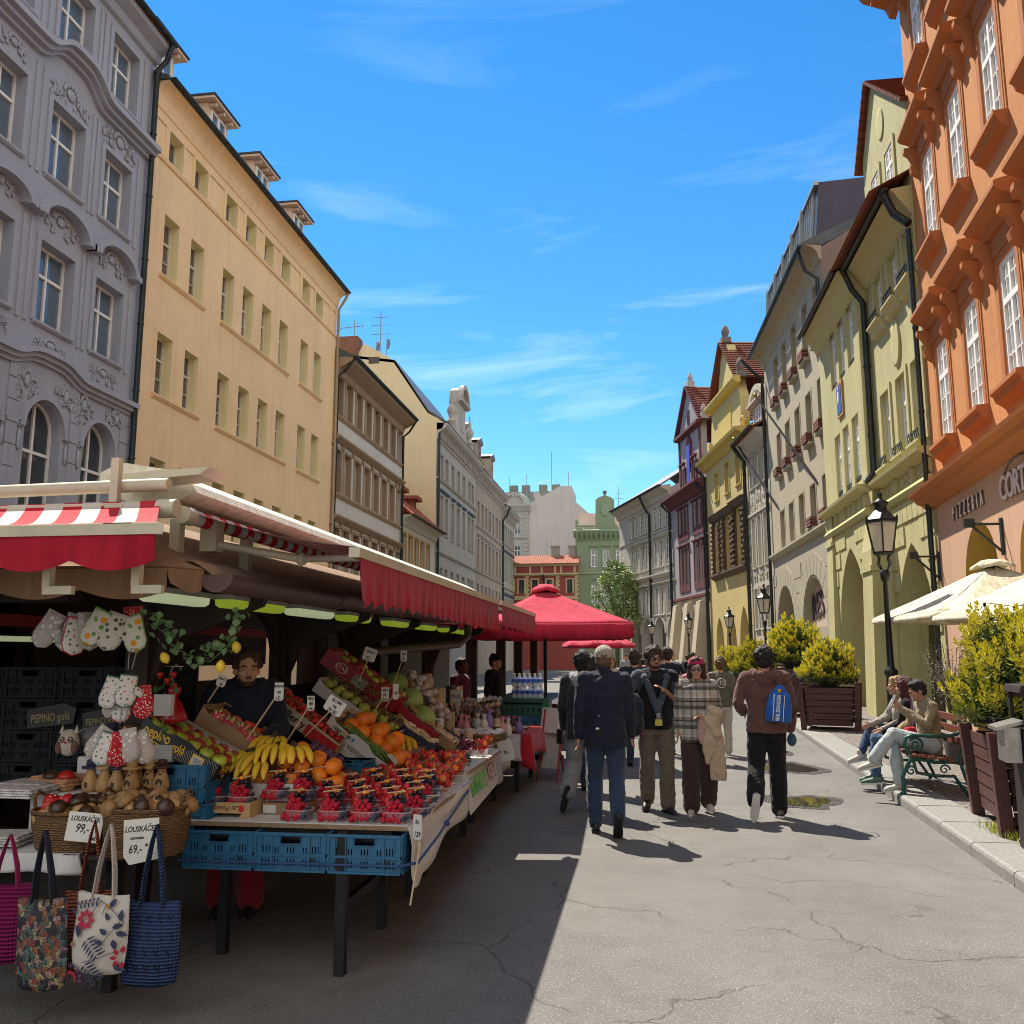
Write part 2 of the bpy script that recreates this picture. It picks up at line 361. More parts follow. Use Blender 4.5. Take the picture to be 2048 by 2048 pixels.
def wmesh(w,h,style,fm,gm):
 key=(round(w,2),round(h,2),style,fm.name,gm.name)
 if key in _wc:return _wc[key]
 f=MB();p=MB();t=.055;bars=[]
 if style=='T':bars=[('h',.64,.075),('v',.5,.07,0,.64),('v',.5,.05,.64,1)]
 elif style=='Y':bars=[('h',.64,.07),('h',.33,.028),('v',0,.0)]
 elif style=='C':bars=[('h',.66,.11),('v',.5,.085,0,1),('h',.22,.026),('h',.44,.026),('h',.84,.026),('v',.27,.022,0,1),('v',.73,.022,0,1)];t=.09
 elif style=='G':bars=[('h',.70,.05),('v',.5,.045,0,1),('h',.23,.025),('h',.46,.025),('h',.85,.02)]
 elif style=='D':bars=[('v',.5,.06,0,1),('h',.68,.05)]
 elif style=='A':bars=[('h',.60,.075),('v',.5,.07,0,.97)]
 ar=style=='A';e=h-w/2 if ar else h
 f.box(0,0,0,t,.07,e);f.box(w-t,0,0,w,.07,e);f.box(t,0,0,w-t,.07,t)
 if ar:
  A=archpts(0,w,e,h,'r',16);B=archpts(t,w-t,e,h-t,'r',16)
  for(a,b),(c,d),(a2,b2),(c2,d2)in zip(A,A[1:],B,B[1:]):
   f.poly([(a,0,b),(a2,0,b2),(c2,0,d2),(c,0,d)]);f.poly([(a2,0,b2),(a2,.07,b2),(c2,.07,d2),(c2,0,d2)])
  p.poly([(t,.055,t),(w-t,.055,t)]+[(x,.055,z)for x,z in B[::-1]])
 else:
  f.box(t,0,h-t,w-t,.07,h);p.poly([(t,.055,t),(w-t,.055,t),(w-t,.055,h-t),(t,.055,h-t)])
 for b in bars:
  if b[2]<=0:continue
  if b[0]=='h':f.box(t,-.003 if b[2]>.04 else.012,b[1]*h-b[2]/2,w-t,.06,b[1]*h+b[2]/2)
  else:f.box(b[1]*w-b[2]/2,.002 if b[2]>.04 else.014,max(t,b[3]*h),b[1]*w+b[2]/2,.06,min(h-t,b[4]*h))
 _wc[key]=(f.mesh('window',fm),p.mesh('pane',gm));return _wc[key]
_sub={}
def sub(parent,name,key,fn,mat,T=None):
 k2=(name,key,mat.name if not isinstance(mat,list)else mat[0].name)
 if k2 not in _sub:m=MB();fn(m);_sub[k2]=m.mesh(name,mat)
 return obj(name,_sub[k2],parent,T)
def win(b,s,z,w,h,style,fm,gm,y=.2,extra=()):
 fr,pn=wmesh(w,h,style,fm,gm)
 o=obj('window',fr,b,Matrix.Translation((s,y,z)));obj('pane',pn,o)
 for nm,fn,mt in extra:sub(o,nm,(round(w,2),round(h,2),round(y,2),id(fn)),lambda m:fn(m,w,h,y),mt)
 return o
def sill(m,w,h,y):m.mould(-.1,w+.1,[(-y-.10,-.02),(-y-.10,-.075),(-y-.05,-.12),(-y-.003,-.12),(-.003,0),(-y-.0,0)],0)
def surround(m,w,h,y):
 for a in((-.15,-.05,-.003,h+.14),(w+.003,-.05,w+.15,h+.14)):m.box(a[0],-y-.045,a[1],a[2],-y-.003,a[3])
 m.box(-.003,-y-.045,h+.003,w+.003,-y-.003,h+.14)
def hoodflat(m,w,h,y):
 m.mould(-.22,w+.22,[(-y-.003,h+.2),(-y-.05,h+.2),(-y-.16,h+.32),(-y-.2,h+.33),(-y-.2,h+.38),(-y-.003,h+.42)])
def hoodgable(m,w,h,y):
 m.mould(-.2,w+.2,[(-y-.003,h+.2),(-y-.14,h+.26),(-y-.16,h+.31),(-y-.003,h+.34)])
 for T,k in((Matrix.Identity(4),1),):
  m.prism([(-.2,h+.34),(w+.2,h+.34),(w/2,h+.62)],-y-.13,-y-.003)
def house(name,label,P0,P1,group=None):
 rz=math.atan2(P1[1]-P0[1],P1[0]-P0[0]);b=thing(name,label,'building',(P0[0],P0[1],0),rz,group)
 return b,math.hypot(P1[0]-P0[0],P1[1]-P0[1])
def shell(mb,L,H,D=9.,m=0,sides=None):
 sd=sides or[(0,0),(D,0),(D,H),(0,H)]
 mb.poly([(0,y,z)for y,z in sd][::-1],m);mb.poly([(L,y,z)for y,z in sd],m)
 mb.poly([(0,D,0),(0,D,H),(L,D,H),(L,D,0)][::-1],m)
def tiles(name,c,axis=0,step=.22):
 if name in _m:return _m[name]
 n=NT(name);v=n.co()
 wv=n.n('ShaderNodeTexWave',wave_type='BANDS',bands_direction='XYZ'[axis],wave_profile='SIN');wv.inputs['Scale'].default_value=1/step/3.2;wv.inputs['Distortion'].default_value=.3
 w2=n.n('ShaderNodeTexWave',wave_type='BANDS',bands_direction='Z',wave_profile='SAW');w2.inputs['Scale'].default_value=.9;w2.inputs['Distortion'].default_value=.4
 n.l(v,wv.inputs[0]);n.l(v,w2.inputs[0])
 c1=n.mix(n.noise(v,5,6,.7),mul(c,.55),mul(c,1.35));c1=n.mix(n.ramp(n.noise(v,.9,4),[(.5,0.),(.75,.5)]),c1,(.10,.085,.07))
 n.set(base=c1,rough=.85,spec=.25);n.bump(n.math('ADD',wv.outputs[1],n.math('MULTIPLY',w2.outputs[1],.8)),.9,.06)
 _m[name]=n.mat;return n.mat
def roof(b,L,H,D=9.,rise=3.2,ov=.55,mat=None,ridge=.5,x0=-.0,x1=None,t=.12):
 m=MB();x1=L if x1 is None else x1;yr=D*ridge
 m.mould(x0,x1,[(-ov,H),(yr,H+rise),(D+.2,H),(D+.2,H-t),(yr,H+rise-t),(-ov,H-t)])
 return m.build('roof',mat,b)
def gutter(b,L,H,ov,mat,x0=0.):
 g=MB();n=7;pr=[(-ov-.005-.085+.085*math.cos(math.pi*i/n+math.pi),H-.03-.085*math.sin(math.pi*i/n))for i in range(n+1)]
 g.mould(x0,L,pr+[(pr[-1][0]-.012,pr[-1][1]),(pr[0][0]+.012,pr[0][1])]);return g.build('gutter',mat,b)
def pipe(b,pts,mat,r=.06):
 m=MB().tube(pts,r,8)
 for p,q in zip(pts,pts[1:]):
  if abs(p[2]-q[2])>2:
   z=min(p[2],q[2])+1
   while z<max(p[2],q[2]):m.tube([(p[0],p[1],z),(p[0],p[1],z+.05)],r*1.22,8);z+=2
 return m.build('downpipe',mat,b)
metal_dark=simple('dark_metal',(.028,.036,.036),.45,.4,.3,5)
lead=simple('roof_sheet',(.09,.10,.105),.5,.3,.25,2)
white_paint=simple('white_window_paint',(.80,.79,.75),.5,0,.05,3)
cream_paint=simple('cream_window_paint',(.62,.58,.47),.5,0,.06,3)
dark_wood_paint=simple('dark_window_wood',(.07,.05,.04),.6,0,.2,5)
purple_wood=simple('purple_window_wood',(.10,.035,.045),.6,0,.2,5)
glass=glassy('window_glass',(.035,.045,.055));glass_blue=glassy('window_glass_bright',(.10,.14,.19));glass_dull=glassy('window_glass_dull',(.09,.085,.07),.25)
redtile=tiles('red_tiles',(.20,.062,.04),1,.24);browntile=tiles('brown_tiles',(.13,.055,.04),0,.22)
def scroll(m,cx,cz,r,turns=1.6,dirn=1,y=-.03,th=.022,ph=0.):
 pts=[]
 for i in range(19):
  f=i/18;a=ph+dirn*turns*2*math.pi*f;q=r*(1-.85*f)
  pts.append((cx+q*math.cos(a),y,cz+q*math.sin(a)))
 m.tube(pts,[th*(1-.4*i/18)for i in range(19)],5)
def ornament(m,cx,cz,w,h,seed,y=-.02,th=.026):
 r=random.Random(seed)
 m.ell((cx,y,cz+.1*h),(.13*w,.05,.2*h),10,6)
 for k in range(7):
  a=math.pi*(k+.5)/7;m.ell((cx+.19*w*math.cos(a),y,cz+.12*h+.3*h*math.sin(a)),(.045*w,.035,.11*h),6,5)
 for k in range(int(5+w*4)):
  u,v=r.uniform(.14,.5)*w,r.uniform(-.48,.42)*h*(1.05);q=r.uniform(.05,.11)*min(w,h)*1.3;tt=r.uniform(1,1.8);ph=r.uniform(0,6)
  scroll(m,cx+u,cz+v*(1-u/w*.7),q,tt,1,y,th*.8,ph);scroll(m,cx-u,cz+v*(1-u/w*.7),q,tt,-1,y,th*.8,math.pi-ph)
  for sgn in(1,-1):m.ell((cx+sgn*(u+q*.8),y,cz+v*(1-u/w*.7)-q*.6),(q*.45,.03,q*.9),6,4)
def arcband(m,x0,x1,zs,rise,th,out,y=0.,n=16):
 A=archpts(x0,x1,zs,zs+rise,'r',n);B=archpts(x0+th,x1-th,zs,zs+rise-th,'r',n)
 for i in range(n):
  q=[A[i],A[i+1],B[i+1],B[i]]
  m.prism(q,y-out,y)
XL=-14.5
gw=plaster('grey_stucco',(.36,.37,.42),.08,.22);
b,L=house('grey_stucco_building','tall grey stucco building with carved scrollwork and arched windows, at the left edge',(XL,-6.),(XL,23.5))
ops=[];cols=[(1.5+4.4*(i//2)+2.2*(i%2),1.05+.3*(1-i%2))for i in range(8)]+[(20.9,1.35),(23.05,1.05),(25.08,1.35),(27.35,1.3)]
for z0,z1 in((17.25,19.15),(13.55,15.55),(9.75,11.8)):ops+=[(s,s+w,z0,z1)for s,w in cols]
ops+=[(s,s+w,4.7,7.86 if w>1.2 else 7.7,'r')for s,w in cols]
wl=MB();facade(wl,0,L,0,20.1,ops,.3);shell(wl,L,20.1)
for k in range(9):
 z=3.9+k*.53
 if z>8.2:break
 e=[0]+[v for s,w_ in cols for v in(s-.28,s+w_+.28)]+[L]
 for i in range(0,len(e),2):wl.box(e[i]+.02,-.035,z,e[i+1]-.02,0,z+.505)
wl.build('wall',gw,b)
for s,w_ in cols:
 for z0,z1 in((17.25,19.15),(13.55,15.55),(9.75,11.8)):win(b,s,z0,w_,z1-z0,'T',white_paint,glass_blue,.26,(('sill',sill,gw),('surround',surround,gw)))
 win(b,s,4.7,w_,(7.86 if w_>1.2 else 7.7)-4.7,'A',white_paint,glass,.26)
def wavy(z,humps,out,th,x0=0,x1=L):
 m=MB();n=190
 f=lambda x:z+sum(h*math.exp(-((x-c)/wd)**4)for c,h,wd in humps)
 for i in range(n):
  a,c=x0+(x1-x0)*i/n,x0+(x1-x0)*(i+1)/n
  for o0,t0,t1 in((out,.62,1.),(out*.65,.3,.62),(out*.3,0,.3)):
   m.prism([(a,f(a)+th*t0),(c,f(c)+th*t0),(c,f(c)+th*t1),(a,f(a)+th*t1)],-o0,0)
 return m
wavy(16.38,[(25.75,.52,.95),(21.55,.52,.95),(2.2,.52,.95),(6.6,.52,.95),(11,.52,.95)],.42,.4).build('cornice',gw,b)
wavy(8.45,[(25.7,.28,1.0),(21.5,.28,1.)],.26,.36).build('string_course',gw,b)
m=MB();m.mould(0,L,[(0,19.55),(-.12,19.6),(-.2,19.8),(-.5,19.95),(-.55,20.12),(0,20.2)]);m.build('cornice',gw,b)
o=MB()
for s,w_ in cols:
 c=s+w_/2;big=w_>1.2
 ornament(o,c,16.0,1.5 if big else 1.0,.8 if big else.5,int(s*7),-.03)
 ornament(o,c,12.5,1.3 if big else.9,.62,int(s*9),-.03);ornament(o,c,9.22,1.2,.5,int(s*5),-.02,.018)
 if big:ornament(o,c-.75,8.1,.8,.8,int(s*3),-.03,.03);ornament(o,c+.75,8.1,.8,.8,int(s*4),-.03,.03)
 else:ornament(o,c,8.15,.9,.5,5,-.03)
 for sg in(s-.2,s+w_+.2):scroll(o,sg,7.1,.13,1.4,1,-.03,.03);o.ell((sg,-.03,6.7),(.07,.04,.26),6,5)
 arcband(o,s-.35,s+w_+.35,12.35,.66 if big else.5,.16,.3);arcband(o,s-.27,s+w_+.27,12.35,.58 if big else.42,.1,.2)
 o.box(s-.5,-.28,12.33,s-.2,0,12.5);o.box(s+w_+.2,-.28,12.33,s+w_+.5,0,12.5)
 arcband(o,s-.2,s+w_+.2,7.86-.8 if big else 7.7-.72,.95 if big else.86,.13,.09)
 for x in(s-.42,s+w_+.3):o.box(x,-.035,9.6,x+.12,0,12.2);o.box(x,-.035,13.4,x+.12,0,16.2);o.box(x,-.035,17.1,x+.12,0,19.4)
o.build('stucco_ornament',gw,b)
m=MB()
m.mould(0,L,[(-.6,20.14),(1.8,23.6),(5,24.2),(5,24.0),(1.9,23.4),(-.5,20.05)]);m.build('roof',browntile,b)
gutter(b,L,20.2,.58,metal_dark);pipe(b,[(L-.12,-.62,20.1),(L-.1,-.45,19.6),(L-.1,-.16,19.3),(L-.1,-.16,.2)],metal_dark,.085)
yw=plaster('apricot_plaster',(.86,.595,.335),.08,.22,.3);yr=plaster('pale_yellow_plaster',(.80,.68,.38),.05,.08,.2)
b,L=house('apricot_apartment_building','plain apricot apartment building with small deep windows and four dormers',(XL,23.56),(XL,40.45))
cols=[1.05,2.73,5.03,6.68,8.38,10.11,12.43,14.07];W=.9
rows=[(5.6,7.55),(9.5,11.45),(13.3,15.28),(17.08,18.1)]
ops=[(s,s+W,z0,z1)for z0,z1 in rows for s in cols]
pan=[(a,c,17.1,18.12,None,.05)for a,c in((.2,.85),(2.05,2.6),(3.75,4.85),(6.0,6.5),(7.66,8.2),(9.36,9.95),(11.1,12.25),(13.4,13.95),(15.1,16.0),(16.2,16.75))]
wl=MB();facade(wl,0,L,0,19.3,ops+pan,.36,0,1);shell(wl,L,19.3)
for p in pan:wl.poly([(p[0],.05,p[2]),(p[1],.05,p[2]),(p[1],.05,p[3]),(p[0],.05,p[3])])
wl.build('wall',[yw,yr],b)
for z0,z1 in rows:
 for s in cols:win(b,s,z0,W,z1-z0,'Y' if z1-z0>1.2 else 'S',cream_paint,glass_dull,.3)
m=MB()
for z in(9.5,13.3):
 for a,c in((.88,3.78),(4.92,11.15),(12.3,15.1)):m.mould(a,c,[(0,z),(-.1,z-.02),(-.1,z-.07),(-.03,z-.15),(0,z-.15)])
m.mould(0,L,[(0,16.86),(-.05,16.86),(-.09,16.97),(-.05,17.03),(0,17.03)])
m.build('sill_course',yw,b)
m=MB();m.mould(0,L,[(0,18.42),(-.04,18.44),(-.08,18.6)]+[(-.1-.36*(1-math.cos(a*math.pi/12)),18.65+.4*math.sin(a*math.pi/12))for a in range(7)]+[(-.48,19.1),(0,19.1)]);m.build('cornice',yw,b)
m=MB();m.mould(-.1,L+.1,[(-.52,19.11),(-.52,19.19),(0,19.42),(2.5,20.6),(6,21.6),(6,21.4),(0,19.12)]);m.build('roof',lead,b)
gutter(b,L,19.2,.52,metal_dark);pipe(b,[(L-.1,-.58,19.1),(L-.1,-.45,18.8),(L-.08,-.12,18.3),(L-.08,-.12,.2)],simple('tan_pipe',(.35,.26,.16),.5),.07)
dorm=plaster('dormer_plaster',(.66,.48,.35),.05,.08)
for s in(.1,3.95,7.75,11.65):
 m=MB();m.box(s,.35,19.4,s+1.5,3.5,21.0)
 dm=m.build('dormer',dorm,b)
 m=MB();m.box(s-.24,.0,21.01,s+1.74,3.55,21.1,1);m.box(s-.27,-.04,21.102,s+1.77,3.6,21.18);m.build('dormer_roof',[metal_dark,dorm],dm)
 for x in(.1,.7,1.3):MB().tube([(s+x,.06,20.93),(s+x,.4,20.93)],.07,8).build('rafter_end',dorm,dm)
 for q in range(2):win(dm,s+.2+q*.56,20.0,.52,.82,'S',white_paint,glass_blue,.28)
tw=plaster('dirty_white_plaster',(.60,.56,.49),.07,.32);tt=plaster('tan_stone_trim',(.35,.25,.165),.1,.3)
b,L=house('pale_building_brown_trim','pale plaster building with brown window surrounds and deep brown cornice',(XL,40.47),(XL,52.75))
cols=[.0+.3+1.62*k for k in range(8)];cols=[c-.28 if k else.2 for k,c in enumerate(cols)];W=.95
rows=[(5.6,7.7),(9.42,11.5),(13.28,15.2)]
wl=MB();facade(wl,0,L,0,15.5,[(s,s+W,z0,z1)for z0,z1 in rows for s in cols],.3,0,1);shell(wl,L,15.5);wl.build('wall',[tw,tt],b)
def pilas(m,w,h,y):surround(m,w,h,y)
for z0,z1 in rows:
 for s in cols:win(b,s,z0,W,z1-z0,'T',cream_paint,glass,.22,(('surround',surround,tt),))
m=MB()
for z in(13.2,9.35):m.mould(0,L,[(0,z),(-.14,z-.02),(-.14,z-.08),(-.05,z-.2),(0,z-.2)])
for z in(12.0,8.15):
 m.mould(0,L,[(0,z-.18),(-.1,z-.16),(-.32,z),(-.34,z+.08),(0,z+.16)])
 for s in cols+[L-.15]:m.box(s-.42,-.1,z-.4,s-.2,0,z-.19)
m.build('moulding',tt,b)
m=MB();m.mould(0,L,[(0,15.1),(-.1,15.15),(-.2,15.4),(-.6,15.6),(-.85,15.75),(-.85,15.9),(0,15.95)]);m.build('cornice',tt,b)
roof(b,L,16.02,9,2.6,.9,lead);gutter(b,L,16.0,.9,metal_dark);pipe(b,[(L-.1,-.95,15.9),(L-.1,-.5,15.2),(L-.06,-.12,14.9),(L-.06,-.12,.2)],metal_dark,.07)
pipe(b,[(.1,-.95,15.9),(.1,-.5,15.3),(.08,-.12,15.),(.08,-.12,.2)],metal_dark,.07)
sw=plaster('white_plaster_small',(.56,.52,.43),.05,.15);oc=plaster('ochre_trim',(.42,.24,.09),.05,.1)
b,L=house('small_red_roofed_house','small low white house with a steep red tiled roof, between taller neighbours',(XL,52.78),(XL,62.0))
cols=[.45,2.0,3.55,5.1,6.7];W=.85
wl=MB();facade(wl,0,L,0,9.9,[(s,s+W,z0,z1)for z0,z1 in((7.3,9.05),(3.8,6.))for s in cols],.2);shell(wl,L,9.9);wl.build('wall',sw,b)
for z0,z1 in((7.3,9.05),(3.8,6.)):
 for s in cols:win(b,s,z0,W,z1-z0,'D',dark_wood_paint,glass,.15,(('surround',surround,oc),))
m=MB();m.mould(0,L,[(0,9.5),(-.1,9.55)]+[(-.15-.5*(1-math.cos(a*math.pi/12)),9.6+.4*math.sin(a*math.pi/12))for a in range(7)]+[(-.65,10.1),(0,10.1)]);m.build('cornice',sw,b)
m=MB();m.mould(0,L,[(-.75,10.12),(1.6,12.2),(3.2,14.2),(6,14.3),(6,14.1),(3.3,14.),(1.7,12.),(-.7,10.02)]);m.build('roof',tiles('bright_red_tiles',(.33,.075,.035),1,.24),b)
gutter(b,L,10.15,.75,metal_dark)
for s in(2.4,6.0):
 m=MB();m.box(s,.9,11.2,s+1.3,2.5,12.1);m.prism([(s-.2,12.1),(s+1.5,12.1),(s+1.3,12.35),(s,12.35)],.5,2.8);m.build('dormer',tiles('bright_red_tiles',0),b)
def ornate(name,label,P0,P1,H,wm,tm,rows,cols,W,extra=None,gable=None,fm=cream_paint,eave=.8,hood=hoodflat,style='T',gm=glass):
 b,L=house(name,label,P0,P1)
 wl=MB();facade(wl,0,L,0,H,[(s,s+W,z0,z1)for z0,z1,_ in rows for s in cols],.25)
 if gable:wl.poly([(0,y,z)for y,z in gable][::-1],1);wl.poly([(L,0,0),(L,9,0),(L,9,H),(L,0,H)]);wl.poly([(0,9,0),(L,9,0),(L,9,H),(0,9,H)])
 else:shell(wl,L,H)
 wl.build('wall',[wm,extra]if extra else wm,b)
 for z0,z1,hd in rows:
  ex=[('sill',sill,tm),('surround',surround,tm)]+([('hood',hood,hd)]if hd else[])
  for s in cols:win(b,s,z0,W,z1-z0,style,fm,gm,.2,ex)
 m=MB();m.mould(0,L,[(0,H-.75),(-.1,H-.7),(-.12,H-.3),(-.3,H-.1),(-eave*.8,H+.1),(-eave,H+.3),(-eave,H+.42),(0,H+.5)])
 for z0,z1,_ in rows[:-1]:m.mould(0,L,[(0,z1+.95),(-.12,z1+.97),(-.18,z1+1.08),(0,z1+1.12)])
 x=.3
 while x<L:m.box(x,-.3,H-.55,x+.18,-.05,H-.12);x+=.55
 m.build('cornice',tm,b)
 return b,L
g3=plaster('old_grey_stucco',(.42,.385,.34),.1,.5);cw=plaster('cream_blank_wall',(.68,.56,.34),.04,.14,.2)
bluish=simple('blue_sheet_hood',(.06,.10,.16),.5,.3)
b,L=ornate('ornate_grey_building','ornate old grey building with blank cream side wall and rooftop gable with urns',(XL,62.1),(XL,77.35),17.75,g3,g3,[(5.3,7.9,None),(10.4,13.2,bluish),(14.5,16.2,None)],[1.3,3.0,5.2,7.4,9.6,11.9,13.4],.95,cw,[(0,0),(9,0),(9,24.),(6.0,23.8),(5.6,24.5),(4.6,23.9),(3.2,23.),(.65,19.1),(-.55,18.2),(-.4,17.8),(0,17.7)])
m=MB();m.mould(0,L,[(-.8,18.28),(.6,19.2),(3.2,23.1),(9,24),(9,23.8),(3.3,22.9),(.7,19.),(-.7,18.2)]);m.build('roof',lead,b)
m=MB();m.prism([(5.2,18.1),(10.,18.1),(9.6,19.6),(9.0,20.4),(9.0,21.6),(8.6,22.6),(7.6,23.1),(6.6,22.6),(6.2,21.6),(6.2,20.4),(5.6,19.6)],-.3,.5)
m.mould(5.9,9.3,[(-.3,21.5),(-.65,21.6),(-.7,21.8),(-.3,21.9)]);arcband(m,6.0,9.2,21.9,1.3,.35,.35,-.3);m.box(7.1,-.36,19.4,8.1,-.3,21.0)
m.build('rooftop_gable',g3,b)
for s in(4.,11.4):
 m=MB();m.lathe([(.3,18.2),(.3,19.3),(.36,19.35),(.2,19.5),(.14,19.7),(.3,20.0),(.36,20.3),(.2,20.6),(.1,20.8),(.16,20.95),(.03,21.3)],10,(s,-.2,0))
 for a in range(8):q=a*math.pi/4;m.tube([(s,-.2,21.1),(s+.22*math.cos(q),-.2,21.35+.3*abs(math.sin(q))),(s+.35*math.cos(q),-.2,21.25+.5*math.sin(q))],.02,4)
 m.build('urn',g3,b)
def dormer(b,s,y0,z0,w_,h,wm,rm,arch=False):
 m=MB();m.box(s,y0,z0,s+w_,y0+2.5,z0+h);m.mould(s-.15,s+w_+.15,[(y0-.12,z0+h),(y0-.2,z0+h+.12),(y0-.02,z0+h+.2),(y0,z0+h)])
 d=m.build('dormer',wm,b);mm=MB();mm.prism([(s-.2,z0+h+.2),(s+w_+.2,z0+h+.2),(s+w_/2,z0+h+.65)],y0-.2,y0+2.6);mm.build('dormer_roof',rm,d)
 win(d,s+.22,z0+.3,w_-.44,h-.45,'D',dark_wood_paint,glass,y0-.03)
dormer(b,12.2,.3,18.4,1.6,2.6,g3,lead)
def dish(b,s,y,z,r=.4):
 m=MB();m.tube([(s,y,z-1),(s,y,z+.6)],.03,6);T=LT(s,y-.1,z+.1,0,rad(100))
 m.lathe([(0.001,-.1),(r*.5,-.07),(r,0),(r*.98,.02),(r*.5,-.05),(.001,-.08)],14,(0,0,0),0,T);return m
ant=simple('antenna_metal',(.25,.26,.27),.5,.5)
m=dish(b,.15,3.9,24.3);q=dish(b,.2,4.7,24.1);m.add(q.v,q.f);
m.tube([(.15,4.4,23.7),(.15,4.4,27.)],.035,6)
for z in(25.2,25.9,26.5):m.tube([(.15,3.7,z),(.15,5.1,z)],.025,5)
m.tube([(.1,6.4,23.9),(.1,6.4,26.4)],.035,6);m.tube([(.1,5.7,25.9),(.1,7.5,25.8)],.03,5)
for y in(5.8,6.2,6.6,7.0,7.4):m.tube([(.1,y,25.6),(.1,y,26.1)],.018,4)
m.build('roof_antennas',ant,b)
m=MB();m.box(-.3,6.,22.5,.9,9,25.0);m.build('chimney',plaster('brick_chimney',(.22,.10,.06),.2,.3),b)
MB().box(-.03,4.4,22.9,-.003,5.2,23.4).build('vent',dark_wood_paint,b)
pipe(b,[(.15,-.16,17.6),(.15,-.16,.2)],metal_dark,.1)
g4=plaster('old_pinkish_stucco',(.37,.295,.24),.1,.5)
b,L=ornate('ornate_pinkish_building','old pinkish grey building with carved frieze and a small roof dormer, far left',(XL,77.4),(XL,92.4),17.5,g4,g3,[(5.3,7.9,None),(9.3,11.9,g3),(13.2,15.3,None)],[.9,3.0,5.0,7.0,9.0,11.2,13.2],1.0)
roof(b,L,17.95,9,3.,.8,lead);dormer(b,2.6,.3,18.2,1.7,2.8,g4,lead);dormer(b,9.6,.3,18.2,1.7,2.8,g4,lead)
g5=plaster('pale_greenish_stucco',(.38,.375,.33),.08,.3)
b,L=ornate('pale_grey_corner_building','pale grey green building with triangular window hoods, last on the left',(XL,92.45),(XL,101.5),16.6,g5,g5,[(5.,7.6,bluish),(9.6,12.2,bluish),(13.6,15.3,None)],[.8,2.6,4.4,6.2,7.6],.9,hood=hoodgable)
roof(b,L,17.05,9,2.5,.8,lead);pipe(b,[(.2,-.85,17.),(.2,-.5,16.),(.2,-.12,15.6),(.2,-.12,.2)],metal_dark,.1)
def arcade(mb,L,H,ops,d,m,mi,y=0.,depth=3.2,top=None):
 top=top or max(o[3]for o in ops)+.25
 mb.poly([(.02,depth,0),(L-.02,depth,0),(L-.02,depth,top),(.02,depth,top)],mi);mb.poly([(.02,d,top),(.02,depth,top),(L-.02,depth,top),(L-.02,d,top)],mi)
ow=plaster('orange_plaster',(.54,.235,.085),.12,.36,.8,streak=.8);ot=plaster('dark_orange_trim',(.41,.155,.055),.06,.15,.2)
op=plaster('salmon_plaster',(.52,.33,.22),.08,.22,.4);yv=plaster('mustard_vault',(.42,.27,.06),.06,.1)
b,L=house('orange_townhouse','tall orange townhouse with white casement windows under bracketed hoods and a pizzeria below',(6.5,21.1),(4.77,-4.9))
cols=[1.0+2.19*k for k in range(11)];W=.93
rows=[(6.18,8.3),(10.55,12.68),(14.9,16.9)]
wl=MB();facade(wl,0,L,5.,18.2,[(s,s+W,z0,z1)for z0,z1 in rows for s in cols],.10);shell(wl,L,18.2)
ar=[(1.95,4.1,0,4.18,'r',.8,1.12),(5.2,7.4,0,4.18,'r',.8,1.12),(8.5,10.7,0,4.18,'r',.8,1.12),(12,14.2,0,4.18,'r',.8,1.12),(16,18.2,0,4.18,'r',.8,1.12),(20,22.2,0,4.18,'r',.8,1.12)]
facade(wl,0,L,0,5.,ar,.8,1,2);arcade(wl,L,5.,ar,.8,1,2)
wl.build('wall',[ow,op,yv],b)
def osill(m,w,h,y):
 m.mould(-.22,w+.22,[(-y,-.03),(-y-.24,-.05),(-y-.24,-.12),(-y-.19,-.16),(-y-.16,-.26),(-y-.08,-.31),(-y,-.38)])
def ohood(m,w,h,y):
 m.mould(-.42,w+.42,[(-y,h+.50),(-y-.12,h+.52),(-y-.16,h+.66),(-y-.34,h+.74),(-y-.39,h+.80),(-y-.39,h+.88),(-y-.36,h+.9),(-y,h+.98)])
 m.box(-.12,-y-.05,h+.14,w+.12,-y,h+.5)
 for x in(-.36,w+.2):
  pr=[(-y-.0,h+.5),(-y-.31,h+.5),(-y-.31,h+.4),(-y-.22,h+.33),(-y-.12,h+.14),(-y-.2,h+.02),(-y-.17,h-.1),(-y,h-.22)]
  m.mould(x,x+.16,pr)
def osurr(m,w,h,y):
 for a in((-.13,-.002),(w+.002,w+.13)):m.box(a[0],-y-.03,-.03,a[1],-y,h+.13);
 m.box(-.002,-y-.03,h+.002,w+.002,-y,h+.13)
 for a in((-.2,-.132),(w+.132,w+.2)):m.box(a[0],-y-.02,-.03,a[1],-y,h+.14)
for z0,z1 in rows:
 for s in cols:win(b,s,z0,W,z1-z0,'C',white_paint,glass_blue,.012,(('sill',osill,ot),('hood',ohood,ot),('surround',osurr,ot)))
m=MB();m.mould(-.5,L,[(0,4.93),(-.1,4.95),(-.16,5.03),(-.3,5.1),(-.34,5.18),(-.46,5.24),(-.48,5.30),(0,5.42)]);m.build('cornice',ot,b)
m=MB();m.mould(-.4,L,[(0,17.3),(-.15,17.35),(-.25,17.6),(-.75,17.85),(-.85,18.0),(-.85,18.15),(0,18.2)])
x=0
while x<L:m.box(x,-.65,17.45,x+.22,-.05,17.82);x+=.75
m.build('cornice',ot,b);roof(b,L,18.3,9,3.,.95,redtile,x0=-.3);gutter(b,L,18.3,.95,metal_dark,-.3)
lw=simple('white_lettering',(.75,.72,.66),.6);lk=simple('black_lettering',(.02,.018,.016),.6);lr=simple('red_lettering',(.60,.03,.03),.6)
T=Matrix.Translation((2.55,-.02,4.55))@FACE
